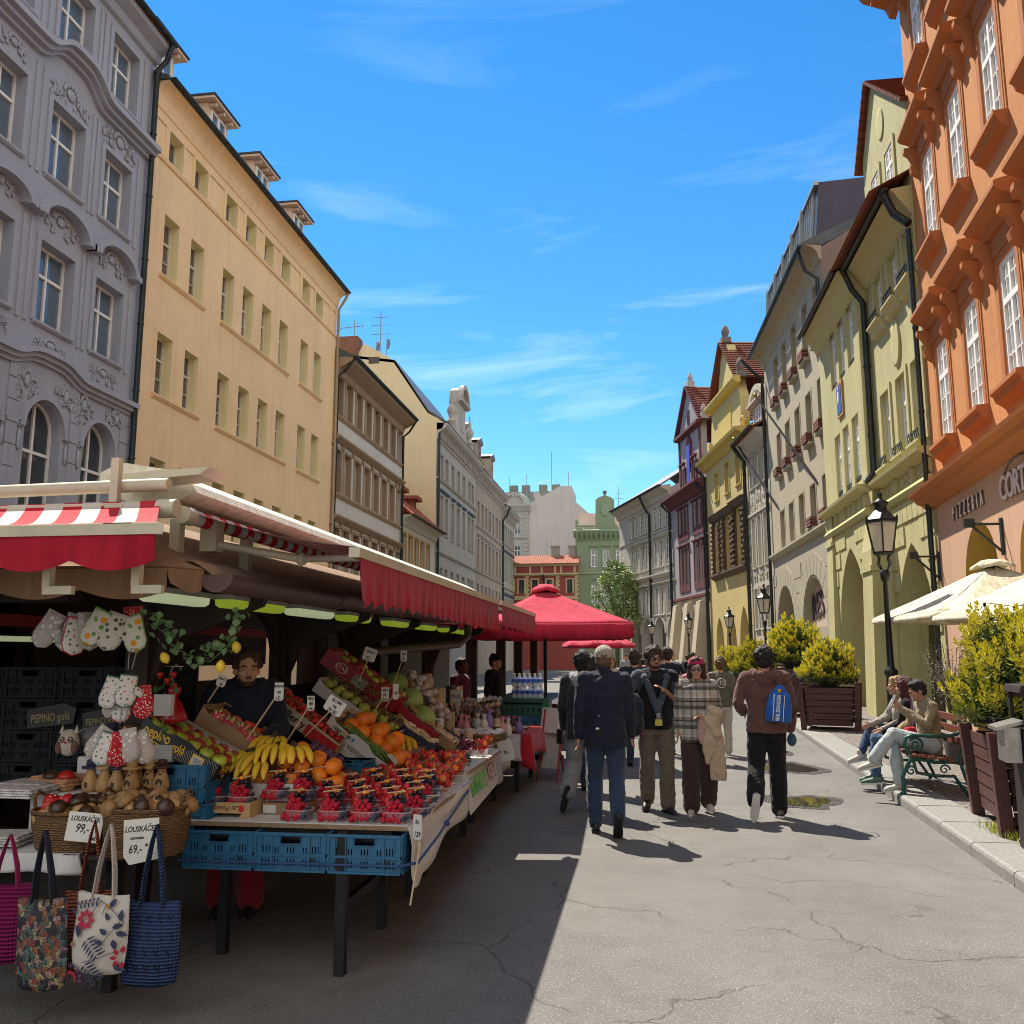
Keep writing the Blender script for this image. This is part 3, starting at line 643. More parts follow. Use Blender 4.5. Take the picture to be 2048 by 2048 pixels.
text('PIZZERIA',simple('brown_letter_shadow',(.12,.07,.05),.7),T,b,'sign_lettering',size=.42,ext=.02,sx=.5,space=2.7);text('PIZZERIA',lw,Matrix.Translation((2.54,-.03,4.556))@FACE,b,'sign_lettering',size=.42,ext=.02,sx=.5,space=2.7)  # brown offset copy behind the white letters paints their shadow side
text('CORTO',simple('grey_letter_edge',(.16,.12,.11),.7),Matrix.Translation((5.45,-.022,4.5))@FACE,b,'sign_lettering',size=.6,ext=.016,bold=.022,sx=.85,space=.9);text('CORTO',simple('pale_pink_lettering',(.62,.5,.45),.6),Matrix.Translation((5.45,-.034,4.5))@FACE,b,'sign_lettering',size=.6,ext=.016,bold=.008,sx=.85,space=.9)
m=MB()
for i in range(24):a=math.pi*i/24;m.tube([(5.5+.72*math.cos(a),-.02,4.62+.3*math.sin(a)),(5.5+.72*math.cos(a+.14),-.02,4.62+.3*math.sin(a+.14))],.014,5)
m.build('sign_lettering',simple('grey_letter_edge',0),b)
m=MB()
for s,z in((-.0,3.85),(4.45,3.95),(8.,3.95)):
 m.tube([(s,-.02,z),(s,-.55,z)],.025,6);m.tube([(s,-.02,z-.5),(s,-.5,z-.02)],.025,6);m.box(s-.05,-.62,z-.05,s+.05,-.45,z+.1);m.box(s-.05,-.04,z-.55,s+.05,0,z+.1)
m.build('awning_bracket',metal_dark,b)
pipe(b,[(-.06,-.14,11.6),(-.06,-.14,.15)],metal_dark,.06)
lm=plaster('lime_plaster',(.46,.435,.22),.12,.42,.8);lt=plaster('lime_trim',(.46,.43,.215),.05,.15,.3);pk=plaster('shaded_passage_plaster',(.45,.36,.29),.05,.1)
b,L=house('lime_gothic_house','lime green old house with pointed arcade arches, buttresses and a small tiled gable',(6.5,31.5),(6.5,21.12))
J=5.7
cA=[1.75,2.95,4.2];cB=[6.55,8.05,9.4];W=.82
up=(10.15,12.1);mid=(6.62,8.6)
wl=MB();opsA=[(s,s+W,*z)for z in(up,mid)for s in cA];opsB=[(s,s+W,z0,z1)for z0,z1 in((10.6,11.85),mid)for s in cB]
yA=-.28
arB=[(6.75,9.95,0,4.4,'p',.7,2.6)];arA=[(1.1,5.0,0,4.9,'p',.9,2.8)]
facade(wl,0,J,0,12.6,opsA+arA,.14,0,0,yA);facade(wl,J,L,0,12.6,opsB+arB,.14)
wl.poly([(J,yA,0),(J,0,0),(J,0,12.6),(J,yA,12.6)]);shell(wl,L,12.6)
wl.poly([(0,yA,0),(0,yA,12.6),(0,0,12.6),(0,0,0)]);arcade(wl,L,5,arA+arB,.9,0,1,0,3.)
gx=[(6.2,12.6),(10.35,12.6),(10.35,14.9),(7.5,17.25),(6.2,15.6)]
wl.prism(gx,.0,.4)
wl.build('wall',[lm,pk],b)
def planter_hooks(m,w,h,y):
 for i in range(7):
  x=w*i/6;m.tube([(x,-y-.05,-.02),(x,-y-.2,.02),(x,-y-.22,.22)],.011,4)
 for z in(.06,.2):m.tube([(0,-y-.22,z),(w,-y-.22,z)],.012,4)
 for i in range(5):scroll(m,w*(i+.5)/5,.13,.07,1,1,-y-.23,.009)
def lsill(m,w,h,y):m.mould(-.1,w+.1,[(-y,-.02),(-y-.26,-.05),(-y-.26,-.1),(-y-.16,-.2),(-y-.12,-.34),(-y,-.42)])
for s in cA:
 for z0,z1 in(up,mid):win(b,s,z0,W,z1-z0,'C',white_paint,glass_blue,yA+.1,(('sill',lsill,lt),('window_railing',planter_hooks,metal_dark),('surround',surround,lt)))
for s in cB:
 for z0,z1 in((10.6,11.85),mid):win(b,s,z0,W,z1-z0,'C',white_paint,glass_blue,.1,(('sill',lsill,lt),('window_railing',planter_hooks,metal_dark),('surround',surround,lt)))
for s in(7.1,8.45):win(b,s,13.2,.7,1.35,'C',white_paint,glass_blue,-.02,(('surround',surround,lt),))
m=MB()
for x0,x1,y in((0,J,yA),(J,L,0)):
 m.mould(x0,x1,[(y,5.5),(y-.1,5.52),(y-.16,5.62),(y-.1,5.72),(y,5.74)]);m.mould(x0,x1,[(y,6.12),(y-.18,6.2),(y-.3,6.28),(y-.32,6.36),(y,6.4)])
 m.mould(x0,x1,[(y,11.95),(y-.08,12.),(y-.4,12.5),(y-.5,12.62),(y,12.7)])
for s in(.2,1.4,2.6,3.9,5.2):m.box(s,yA-.08,5.78,s+.3,yA,6.12);m.box(s+.5,yA-.03,5.76,s+.95,yA,6.1)
for s in(6.0,7.4,8.9,10.1):m.box(s,-.1,5.78,s+.22,0,6.12)
for s in(6.55,8.,9.35):
 m.box(s,-.03,5.78,s+.6,0,6.1);m.tube([(s,-.035,5.8),(s+.6,-.035,6.08)],.018,4);m.tube([(s+.6,-.035,5.8),(s,-.035,6.08)],.018,4)
A=archpts(8.0,8.75,9.5,10.08,'r');m.lathe([(.29,0),(.35,.0),(.35,.05),(.29,.05)],24,(0,0,0),0,LT(8.3,0.,9.5,0,rad(90))@Matrix.Scale(1.75,4,(0,1,0)))
m.lathe([(.25,0),(.29,.0),(.29,.03),(.25,.03)],20,(0,0,0),0,LT(8.2,0.,15.6,0,rad(90))@Matrix.Scale(1.5,4,(0,1,0)))
m.build('moulding',lt,b)
MB().lathe([(0.001,.0),(.285,.0),(.285,.03),(.001,.03)],24,(0,0,0),0,LT(8.3,0.,9.5,0,rad(90))@Matrix.Scale(1.75,4,(0,1,0)),False).build('oval_panel',plaster('speckled_panel',(.6,.58,.55),.2,.2,.8),b)
m=MB();m.box(2.65,yA-.06,9.0,3.4,yA-.003,10.1,0);m.box(2.74,yA-.075,9.1,3.31,yA-.062,10.0,1)
m.ell((3.0,yA-.08,9.6),(.12,.02,.25),8,5,2);m.ell((3.02,yA-.085,9.86),(.07,.02,.08),8,5,2);m.build('house_sign',[oc,simple('blue_sign',(.03,.07,.32),.4),simple('white_sign_figure',(.7,.7,.68),.5)],b)
r_=MB()
def ablocks(x0,x1,y,op):
 for i in range(6):
  z=2.2+i*.55
  if z+.5>5.5:break
  x=x0+.05
  while x<x1-.1:
   w_=.42;xe=min(x+w_,x1-.05);c=(op[0]+op[1])/2;hw=(op[1]-op[0])/2
   zz=z+.5;ok=True
   for q in(x,xe):
    u=abs((q-c)/hw)
    if u<1 and z<op[3]-2.7+2.75*math.sqrt(max(0,1-((u+.75)/1.75)**2))/.9+.2:ok=False
   if op[0]-.1<xe and x<op[1]+.1 and z<op[3]-2.7:ok=False
   if ok:r_.box(x,y-.035,z,xe-.035,y,zz-.03)
   x+=w_
ablocks(5.75,L,0,arB[0]);ablocks(0,J-.1,yA,arA[0]);r_.build('rusticated_blocks',lm,b)
m=MB()
for s,w_,h,o_ in((.1,.9,6.2,.38),(5.5,1.07,4.9,.52)):
 m=MB();m.mould(s,s+w_,[(.0,0),(-o_-.12,0),(-o_+.0,h-1.),(-o_+.0,h-.45),(-.1+yA,h+.3),(0,h+.3)]);m.mould(s-.06,s+w_+.06,[(yA-.05,h-1.01),(-o_-.05,h-1.01),(-o_-.05,h-.87),(yA-.05,h-.87)]);m.mould(s-.06,s+w_+.06,[(yA-.05,h+.38),(-o_+.02,h-.4),(-o_+.02,h-.5),(yA-.05,h+.26)]);m.build('buttress',lm,b)
m=MB();m.mould(-.05,L,[(-.56+yA,12.68),(4.5,15.5),(9,12.7),(9,12.5),(4.5,15.3),(-.7+yA,12.6)])
m.build('roof',redtile,b)
m=MB()
def raft(m,P,Q,y0,y1,t):
 d=Vector((Q[0]-P[0],0,Q[1]-P[1]));n_=max(3,int(d.length/.24))
 for i in range(n_):
  a=Vector((P[0],0,P[1]))+d*(i/n_);e=Vector((P[0],0,P[1]))+d*((i+1.15)/n_);q=Vector((-d.z,0,d.x)).normalized()*t
  if q.z<0:q=-q
  m.prism([(a.x,a.z),(e.x,e.z),(e.x+q.x*.6,e.z+q.z*.6),(a.x+q.x*1.3,a.z+q.z*1.3)],y0,y1)
raft(m,(10.55,14.75),(7.5,17.25),-.2,4.5,.09);raft(m,(6.0,15.35),(7.5,17.25),-.2,4.5,.09)
m.build('gable_roof',redtile,b)
gutter(b,J,12.7,.53-yA,metal_dark);gutter(b,L,12.7,.53,metal_dark,J)
pipe(b,[(J+.05,-.62,12.6),(J+.05,-.4,12.),(J+.05,-.12,11.6),(J+.05,-.12,6.7),(J+.05,-.36,6.4)],metal_dark,.085);pipe(b,[(L-.2,-.6,12.6),(L-.2,-.4,12.1),(L+.05,-.15,11.7)],metal_dark,.1)
m=MB();m.tube([(2.,yA-.9,12.4),(2.,yA-.9,12.95)],.03,6);m.tube([(8.6,.5,12.6),(8.6,.5,12.8)],.02,5);m.build('roof_antennas',ant,b)
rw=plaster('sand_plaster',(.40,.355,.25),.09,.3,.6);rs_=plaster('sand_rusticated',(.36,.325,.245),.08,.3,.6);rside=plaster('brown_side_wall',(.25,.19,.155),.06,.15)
b,L=house('sand_restaurant_building','sand coloured building with deep dark windows, round arches lettered REST and a metal attic',(6.1,44.2),(6.5,31.52))
cols=[2.6,4.65,6.8,8.95,11.05];W=.95
rows=[(6.4,8.02),(9.6,11.55),(12.85,15.05)]
wl=MB();facade(wl,0,L,6.2,15.9,[(s,s+W,z0,z1)for z0,z1 in rows for s in cols],.3)
ar=[(.9,4.9,0,4.66,'r',.9,1.9),(6.6,10.7,2.7,4.6,'r',.3,1.85)]
facade(wl,0,L,0,6.2,ar,.9,1);arcade(wl,L,6,ar,.9,1,2,0,2.2);wl.poly([(6.55,.3,2.65),(10.75,.3,2.65),(10.75,.3,4.65),(6.55,.3,4.65)],2)
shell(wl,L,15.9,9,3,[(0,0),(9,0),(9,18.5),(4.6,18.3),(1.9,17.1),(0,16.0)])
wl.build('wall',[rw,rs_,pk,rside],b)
def tray(m,w,h,y):
 for k in range(3):m.box(.04,-y-.26,.02+k*.12,w-.04,-y-.02,.11+k*.12)
def dsurr(m,w,h,y):
 for a in((-.1,-.01),(w+.01,w+.1)):m.box(a[0],-y-.02,-.05,a[1],-y,h+.1)
 m.box(-.01,-y-.02,h+.01,w+.01,-y,h+.1);m.box(-.1,-y-.2,-.12,w+.1,-y,-.02)
flw=simple('terracotta_tray',(.16,.055,.04),.8)
for z0,z1 in rows:
 for s in cols:win(b,s,z0,W,z1-z0,'D',dark_wood_paint,glass,.27,(('window_surround',dsurr,rs_),)+((('flower_tray',tray,flw),)if z0>6.5 or s>8 else()))
m=MB();m.mould(0,L,[(0,6.05),(-.12,6.08),(-.2,6.2),(-.2,6.28),(0,6.34)]);m.mould(0,L,[(0,15.5)]+[(-.1-.52*(1-math.cos(a*math.pi/12)),15.6+.5*math.sin(a*math.pi/12))for a in range(7)]+[(0,16.15)]);m.build('cornice',rw,b)
r_=MB()
for i in range(9):
 z=.6+i*.6
 for x0,x1 in((.03,.85),(4.95,6.55),(10.75,L-.03)):
  if z<5.3:
   n_=max(1,int((x1-x0)/.8));
   for j in range(n_):r_.box(x0+(x1-x0)*j/n_,-.03,z,x0+(x1-x0)*(j+1)/n_-.04,0,z+.56)
for c,hw,zs in((2.9,2.0,2.76),(8.65,2.05,2.75)):
 for i in range(13):
  a0=math.pi*(i+.04)/13;a1=math.pi*(i+.96)/13
  pt=lambda a,k:(c+hw*1.02*k*math.cos(a),zs+1.95*k*math.sin(a))
  q=[pt(a0,1),pt(a1,1),pt(a1,1.42),pt(a0,1.42)]
  r_.prism(q,-.034,-.001)
r_.build('rusticated_blocks',rs_,b)
text('REST',simple('brown_lettering',(.05,.025,.03),.7),Matrix.Translation((8.35,.275,3.55))@FACE@Matrix.Rotation(rad(4),4,'Z'),b,'sign_lettering',size=1.35,ext=.02,bold=.02,sx=1.0)
m=MB();m.mould(0,L,[(-.62,16.1),(-.66,16.2),(.9,16.9),(2.0,17.3),(2.0,17.1),(0,16.05)]);m.build('roof',lead,b)
at_=MB();at_.mould(.3,L-1.4,[(.12,16.4),(.38,19.2),(4.2,19.45),(6,18.4),(6,16.9)]);at_.mould(0,L,[(1.9,17.0),(4.6,18.3),(9,18.5),(9,17.)])
atm=simple('violet_metal_attic',(.055,.042,.065),.4,.5,.15,2);at_.build('attic',atm,b)
fins=MB()
for i in range(26):
 x=.5+i*(L-2.1)/26;fins.mould(x,x+.05,[(.0,16.4),(.26,19.15),(.40,19.15),(.14,16.4)])
 if i%5==1:fins.mould(x,x+.06,[(-.06,16.4),(.12,19.2),(.28,19.2),(.1,16.4)])
fins.box(.3,.2,19.1,L-1.4,.42,19.26);fins.box(.3,-.02,16.35,L-1.4,.14,16.6);fins.build('attic_fins',simple('pale_zinc',(.30,.33,.34),.4,.5),b)
gutter(b,L,16.15,.64,metal_dark)
pipe(b,[(L-.5,-.7,16.05),(L-.4,-.5,15.3),(L-.2,-.14,14.9),(L-.2,-.14,6.)],metal_dark,.07);pipe(b,[(.2,-1.1,16.),(.2,-.6,15.4),(.15,-.14,15.),(.15,-.14,.15)],metal_dark,.075)
pm=simple('flagpole_paint',(.03,.025,.028),.95,0,.1,4,0,60,.1);br_=simple('brass_knob',(.5,.36,.08),.35,.8)
for i,(p,q)in enumerate((((6.42,33.9,7.9),(5.15,40.5,13.2)),((6.2,41.7,8.1),(5.0,48.9,13.2)))):
 m=MB();m.tube([p,q],.045,7);tip=Vector(q);m.ell(tip,(.09,.09,.12),8,6,1)
 tag(m.build('flagpole',[pm,br_]),'long bare flagpole slanting off the sand coloured wall, '+('nearer one' if i==0 else 'farther one towards the white rococo house'),'flagpole','bare flagpoles')
nw=plaster('rococo_white',(.46,.42,.34),.07,.3)
b,L=house('narrow_rococo_house','narrow off white house with stucco panels, squeezed between yellow and sand buildings',(5.6,48.7),(6.1,44.22))
cols=[.75,2.0,3.25];W=.72;rows=[(3.0,5.0),(6.1,8.6),(10.2,11.9)]
wl=MB();facade(wl,0,L,0,12.6,[(s,s+W,z0,z1)for z0,z1 in rows for s in cols],.15);shell(wl,L,12.6);wl.build('wall',nw,b)
for z0,z1 in rows:
 for s in cols:win(b,s,z0,W,z1-z0,'C',white_paint,glass_blue,.08,(('sill',sill,nw),('surround',surround,nw)))
m=MB()
for s in cols:ornament(m,s+W/2,9.35,.8,1.0,int(s*10),-.03,.03);ornament(m,s+W/2,5.6,.8,.5,int(s*11),-.03,.03);m.box(s-.1,-.03,8.85,s+W+.1,0,9.9)
m.mould(0,L,[(0,12.),(-.1,12.05),(-.5,12.5),(-.6,12.65),(0,12.7)]);m.mould(0,L,[(0,8.75),(-.1,8.78),(-.1,8.9),(0,8.92)])
m.build('stucco_ornament',nw,b)
roof(b,L,12.75,9,2.6,.7,redtile);gutter(b,L,12.8,.7,metal_dark);pipe(b,[(.1,-.75,12.7),(.05,-.4,12.2),(.05,-.15,11.9),(.05,-.15,.15)],metal_dark,.1)
m=MB();m.box(1.0,.2,12.6,3.6,2.6,14.6);arcband(m,.8,3.8,14.5,.9,.3,.4,.4);m.mould(.8,3.8,[(.2,14.4),(-.1,14.5),(-.1,14.62),(.2,14.65)])
m.build('dormer',nw,b);win(b,1.75,13.0,1.1,1.3,'G',white_paint,glass,.16)
ye=plaster('butter_yellow_plaster',(.55,.44,.19),.1,.3,.5);yt=plaster('yellow_trim',(.55,.42,.12),.05,.15);st=plaster('brown_sandstone',(.13,.095,.07),.15,.4,.9)
b,L=house('yellow_gabled_house','butter yellow house with dark carved stone windows, pointed passages and a scrolled gable',(4.12,58.2),(5.6,48.72))
wl=MB();big=[(1.9,3.3,6.5,9.6),(4.6,6.4,6.5,9.6),(7.1,8.9,6.5,9.7)];sm_=[(2.4,3.25,10.95,12.6),(4.95,5.85,10.95,12.7),(7.45,8.35,11.,12.7)]
ar=[(1.3,3.3,0,3.9,'p',.8,1.7),(3.9,6.2,0,4.1,'p',.8,1.8),(6.9,8.9,0,4.3,'p',.8,2.0)]
facade(wl,0,L,0,13.6,big+sm_+ar,.28);shell(wl,L,13.6,9);arcade(wl,L,5,ar,.8,0,1)
gy=[(1.2,13.7),(8.5,13.7),(8.5,15.9),(8.15,16.4),(7.9,17.0),(6.,19.7),(4.9,20.0),(3.4,17.),(1.9,16.6),(1.6,15.9)]
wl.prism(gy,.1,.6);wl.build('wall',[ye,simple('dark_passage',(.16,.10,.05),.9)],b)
def carved(m,w,h,y):
 for x0,x1 in((-.3,0.),(w,w+.3)):
  m.box(x0,-y-.12,-.2,x1,-y,h+.1)
  for k in range(11):m.box(x0-.05,-y-.22-.05*(k%2),h*k/11,x1+.05,-y-.1,h*k/11+.16)
 m.mould(-.5,w+.5,[(-y,h+.05),(-y-.2,h+.1),(-y-.34,h+.34),(-y-.4,h+.42),(-y,h+.55)]);m.mould(-.4,w+.4,[(-y,0),(-y-.3,-.05),(-y-.3,-.14),(-y-.1,-.34),(-y,-.4)])
for a,c,z0,z1 in big:win(b,a,z0,c-a,z1-z0,'D',dark_wood_paint,glass,.2,(('stone_surround',carved,st),))
for a,c,z0,z1 in sm_:win(b,a,z0,c-a,z1-z0,'G',dark_wood_paint,glass,.2,(('sill',sill,yt),('surround',surround,yt)))
for a in(4.2,5.1):win(b,a,14.3,.55,1.55,'D',dark_wood_paint,glass,.07)
m=MB();m.mould(-.2,L+.2,[(0,13.2),(-.15,13.25),(-.3,13.5),(-.6,13.62),(-.65,13.8),(.5,13.95)]);m.mould(1.5,8.7,[(.1,16.6),(-.2,16.65),(-.35,16.85),(-.35,16.95),(.1,17.0)])
m.box(3.4,.05,14.1,6.5,.1,16.1);m.box(1.0,-.1,13.9,1.6,.5,14.8)
for sx in(1.2,8.6):scroll(m,sx,14.4,.45,1.5,1 if sx<5 else-1,.15,.1)
m.build('moulding',yt,b)
m=MB();raft(m,(8.6,16.9),(5.4,20.0),-.25,5.,.1);raft(m,(2.0,16.9),(5.4,20.0),-.25,5.,.1)
m.mould(-.1,L+.1,[(.2,13.9),(4.5,17.4),(9,14),(9,13.8),(4.5,17.2),(.3,13.75)]);m.build('roof',redtile,b)
m=MB()
for s,y,z in((5.4,.2,19.95),(8.4,.2,16.95),(2.,.2,16.95)):m.box(s-.28,y-.28,z,s+.28,y+.28,z+.35);m.lathe([(.1,.35),(.12,.42),(.22,.6),(.24,.8),(.14,1.05),(.02,1.15)],10,(s,y,z))
m.build('finial',simple('finial_stone',(.16,.13,.11),.9),b)
pipe(b,[(.05,-.7,13.5),(.05,-.15,12.9),(.05,-.15,.15)],metal_dark,.09)
pp=plaster('mauve_grey_plaster',(.36,.335,.34),.09,.3);pt_=plaster('burgundy_trim',(.15,.055,.062),.1,.25);pg=plaster('cream_pillar_plaster',(.50,.44,.32),.08,.35)
b,L=house('burgundy_gabled_house','grey house with burgundy window bands and burgundy gable, beside the yellow gabled house',(2.15,67.),(4.12,58.22))
c1=[(2.1,2.85),(2.95,3.7),(3.8,4.5)];c2=[(5.9,6.7),(7.0,7.8),(8.1,8.85)]
wl=MB();ops=[(a,c,6.5,8.9)for a,c in c1+c2]+[(a,c,10.1,11.6)for a,c in c1+c2]
facade(wl,0,L,5.6,12.7,ops,.2);facade(wl,0,L,0,5.6,[(2.2,4.,0,4.2,'r',1.),(5.2,7.,0,4.2,'r',1.),(7.8,8.8,0,4.2,'r',1.,.5)],1.,1);shell(wl,L,12.7)
wl.prism([(2.6,12.7),(7.9,12.7),(7.9,16.9),(2.6,16.9)],.1,.5);wl.prism([(2.4,16.9),(8.1,16.9),(5.2,20.0)],.05,.5,2)
wl.prism([(1.4,12.7),(2.6,12.7),(2.6,14.8),(1.9,14.2),(1.6,13.4)],.15,.45);wl.prism([(9.0,12.7),(7.9,12.7),(7.9,14.8),(8.6,14.2),(8.9,13.4)],.15,.45)
arcade(wl,L,5.6,[(0,1,0,5.1)],1.,1,1);wl.build('wall',[pp,pg,plaster('gable_grey',(.3,.29,.3),.08,.2)],b)
def reds(m,w,h,y):
 m.box(-.14,-y-.06,-.55,-.004,-y-.0,h+.2);m.box(w+.004,-y-.06,-.55,w+.14,-y,h+.2);m.box(-.003,-y-.05,-.55,w+.003,-y,-.004);m.mould(-.25,w+.25,[(-y,h+.2),(-y-.18,h+.24),(-y-.18,h+.34),(-y,h+.38)])
for a,c in c1+c2:
 for z0,z1 in((6.5,8.9),(10.1,11.6)):win(b,a,z0,c-a,z1-z0,'D',purple_wood,glass,.15,(('surround',reds,pt_),))
for a in(3.2,6.1):win(b,a,13.0,.8,1.6,'D',purple_wood,glass,.05,(('surround',reds,pt_),))
win(b,4.95,17.4,.5,1.0,'D',purple_wood,glass,.0)
m=MB();m.mould(-.1,L+.1,[(0,12.1),(-.15,12.2),(-.45,12.55),(-.8,12.7),(-.8,12.85),(.4,13.0)]);m.mould(2.3,8.2,[(.1,16.7),(-.3,16.8),(-.3,17.0),(.1,17.05)]);m.mould(0,L,[(0,5.4),(-.12,5.45),(-.12,5.6),(0,5.65)])
for s in(2.6,7.7):m.box(s-.12,-.0,12.9,s+.12,.1,16.8)
raft(m,(8.4,16.85),(5.2,20.05),-.2,.1,.16);raft(m,(2.0,16.85),(5.2,20.05),-.2,.1,.16)
m.prism([(4.75,14.6),(5.75,14.6),(5.75,16.1),(5.25,16.6),(4.75,16.1)],-.06,.1);m.build('burgundy_moulding',pt_,b)
MB().box(4.9,-.1,13.2,5.6,-.06,15.9).build('blue_banner',simple('blue_cloth',(.04,.06,.45),.7),b)
m=MB();raft(m,(8.4,16.9),(5.2,20.05),.1,5,.1);raft(m,(2.0,16.9),(5.2,20.05),.1,5,.1);m.mould(0,L,[(.4,13.0),(4.5,16.8),(9,13.),(9,12.8),(4.5,16.6),(.4,12.8)]);m.build('roof',redtile,b)
m=MB()
for s,z in((5.2,20.0),(8.2,16.95),(2.2,16.95)):m.box(s-.25,0,z,s+.25,.5,z+.45);m.lathe([(.1,.45),(.2,.65),(.18,.8),(.1,1.0),(.02,1.15)],10,(s,.25,z))
m.build('finial',simple('pale_finial_stone',(.36,.32,.30),.9),b)
for s in(1.1,4.1,7.1):
 m=MB();m.mould(s,s+.9,[(0,0),(-1.0,0),(-.35,5.1),(0,5.2)]);m.build('buttress',pg,b)
pipe(b,[(.05,-.8,12.6),(.05,-.16,12.),(.05,-.16,.15)],metal_dark,.1);pipe(b,[(L-.05,-.8,12.6),(L-.05,-.16,12.),(L-.05,-.16,.15)],metal_dark,.1)
ww=plaster('white_arcade_plaster',(.50,.475,.42),.06,.3);wt=plaster('white_trim',(.54,.50,.42),.05,.2)
b,L=house('white_arcaded_building','long off white building with three rows of white windows over four round arches',(-2.,79.7),(2.15,67.1))
cols=[3.2,4.3,5.7,6.85,9.1,10.35,11.8,13.05];W=.95;rows=[(4.7,6.75),(8.35,10.3),(11.3,13.)]
ar=[(3.1,5.6,0,4.6,'r',.6),(6.1,8.5,0,4.6,'r',.6),(9.0,11.4,0,4.7,'r',.6),(11.9,14.1,0,4.7,'r',.6),(.5,2.6,0,4.5,'r',.6)]
wl=MB();facade(wl,0,L,0,14.,[(s,s+W,z0,z1)for z0,z1 in rows for s in cols]+[tuple(list(a[:3])+[4.6-.1]+list(a[4:]))for a in ar],.15);shell(wl,L,14.,9)
arcade(wl,L,4.6,ar,.6,0,1,0,3,4.62);wl.poly([(L,0,14.),(L,9,14.),(L,9,16.9),(L,1.,14.5)]);wl.build('wall',[ww,pk],b)
for z0,z1 in rows:
 for s in cols:win(b,s,z0,W,z1-z0,'G',white_paint,glass,.06,(('sill',sill,wt),('surround',surround,wt))+((('hood',hoodflat,wt),)if z0<11 else()))
m=MB();m.mould(-.2,L+.05,[(0,13.3),(-.1,13.35),(-.25,13.7),(-.7,13.95),(-.75,14.12),(0,14.2)]);m.mould(0,L,[(0,7.5),(-.1,7.52),(-.25,7.7),(-.25,7.78),(0,7.85)]);m.mould(0,L,[(0,10.95),(-.06,10.97),(-.06,11.1),(0,11.12)])
for a in ar:arcband(m,a[0]-.15,a[1]+.15,4.5-(a[1]-a[0])/2-.02,(a[1]-a[0])/2+.2,.2,.06)
m.build('moulding',wt,b)
roof(b,L,14.2,9,3.4,.8,lead);gutter(b,L,14.2,.8,metal_dark);pipe(b,[(8.3,-.85,14.1),(8.5,-.4,13.),(8.55,-.12,12.6),(8.55,-.12,4.5)],metal_dark,.1)
m=MB();m.lathe([(1.,14.),(.9,16.8),(.12,18.9),(.05,19.0)],8,(4.5,14,0));m.tube([(4.5,14,18.9),(4.5,14,20.6)],.05,5);m.ell((4.5,14,19.4),.16,6,5);m.tube([(4.2,14,20.1),(4.8,14,20.1)],.04,5)
tag(obj('church_spire',m.mesh('church_spire',lead),None,b.matrix_local.copy()),'thin dark spire peeking over the white arcaded building roof','spire')
ge=plaster('sage_green_plaster',(.24,.30,.19),.06,.15);gt=plaster('sage_trim',(.26,.325,.21),.05,.1)
b,L=house('sage_green_building','sage green building with round attic window, balustrade and a ball finial',(-7.6,103.),(-.5,103.))
c=[1.75,3.1,4.6];W=.72
wl=MB();facade(wl,0,L,0,15.4,[(s,s+W,z0,z1)for z0,z1 in((7.5,9.6),(11.55,13.6))for s in c]+[(s,s+W,3.,5.5)for s in c],.2);shell(wl,L,15.4)
wl.prism([(2.2,15.6),(5.2,15.6),(4.5,16.7),(4.45,19.3),(4.1,19.6),(3.4,19.85),(2.7,19.6),(2.35,19.3),(2.3,16.7)],.2,1.2);wl.build('wall',ge,b)
for z0,z1,hd in((7.5,9.6,None),(11.55,13.6,gt),(3.,5.5,None)):
 for s in c:win(b,s,z0,W,z1-z0,'C',white_paint,glass,.12,(('surround',surround,gt),)+((('hood',hoodgable,gt),)if hd else()))
m=MB();m.mould(-.2,L,[(0,14.9),(-.1,15.),(-.55,15.4),(-.7,15.55),(-.7,15.7),(0,15.9)]);m.mould(0,L,[(0,10.7),(-.12,10.75),(-.12,10.9),(0,10.95)])
x=.1
while x<L:m.mould(x,x+.2,[(0,14.5),(-.15,14.6),(-.5,15.2),(-.5,15.35),(0,15.35)]);x+=.55
for x0,x1 in((.2,2.2),(5.2,L)):
 m.box(x0,0,16.2,x1,.3,16.35);m.box(x0,0,15.7,x1,.3,15.8)
 k_=x0+.1
 while k_<x1:m.lathe([(.07,15.8),(.1,15.95),(.05,16.1),(.06,16.2)],6,(k_,.15,0));k_+=.25
m.box(.0,-.05,15.7,.35,.35,16.6);m.lathe([(.08,16.6),(.2,16.8),(.2,17.),(.02,17.15)],8,(.18,.15,0))
m.lathe([(.42,0),(.52,0),(.52,.08),(.42,.08)],20,(0,0,0),0,LT(3.4,.2,18.1,0,rad(90))@Matrix.Scale(1.4,4,(0,1,0)))
for s in c:arcband(m,s-.25,s+W+.25,9.75,.55,.12,.12)
m.build('moulding',gt,b)
MB().lathe([(.001,0),(.42,0),(.42,.03),(.001,.03)],20,(0,0,0),0,LT(3.4,.2,18.1,0,rad(90))@Matrix.Scale(1.4,4,(0,1,0)),False).build('oval_window',glass_blue,b)
MB().lathe([(.2,19.8),(.1,19.95),(.24,20.2),(.24,20.35),(.02,20.5)],10,(3.4,.6,0)).build('finial',simple('finial_stone',0),b)
m=MB();m.mould(.2,L,[(.9,15.9),(3.,18.2),(6,18.3),(6,18.),(3,18.)]);m.build('roof',plaster('pinkish_roof',(.36,.27,.22),.2,.3),b)
rd=plaster('brick_red_plaster',(.29,.07,.06),.06,.15);rt=plaster('cream_quoins',(.50,.41,.23),.05,.15)
b,L=house('red_cream_pavilion','low red building with cream corner stones and a shallow tiled roof',(-15.6,101.),(-7.3,101.))
c=[(1.7,2.3),(3.2,3.85),(4.85,5.5),(7.15,7.75),(.6,1.1)]
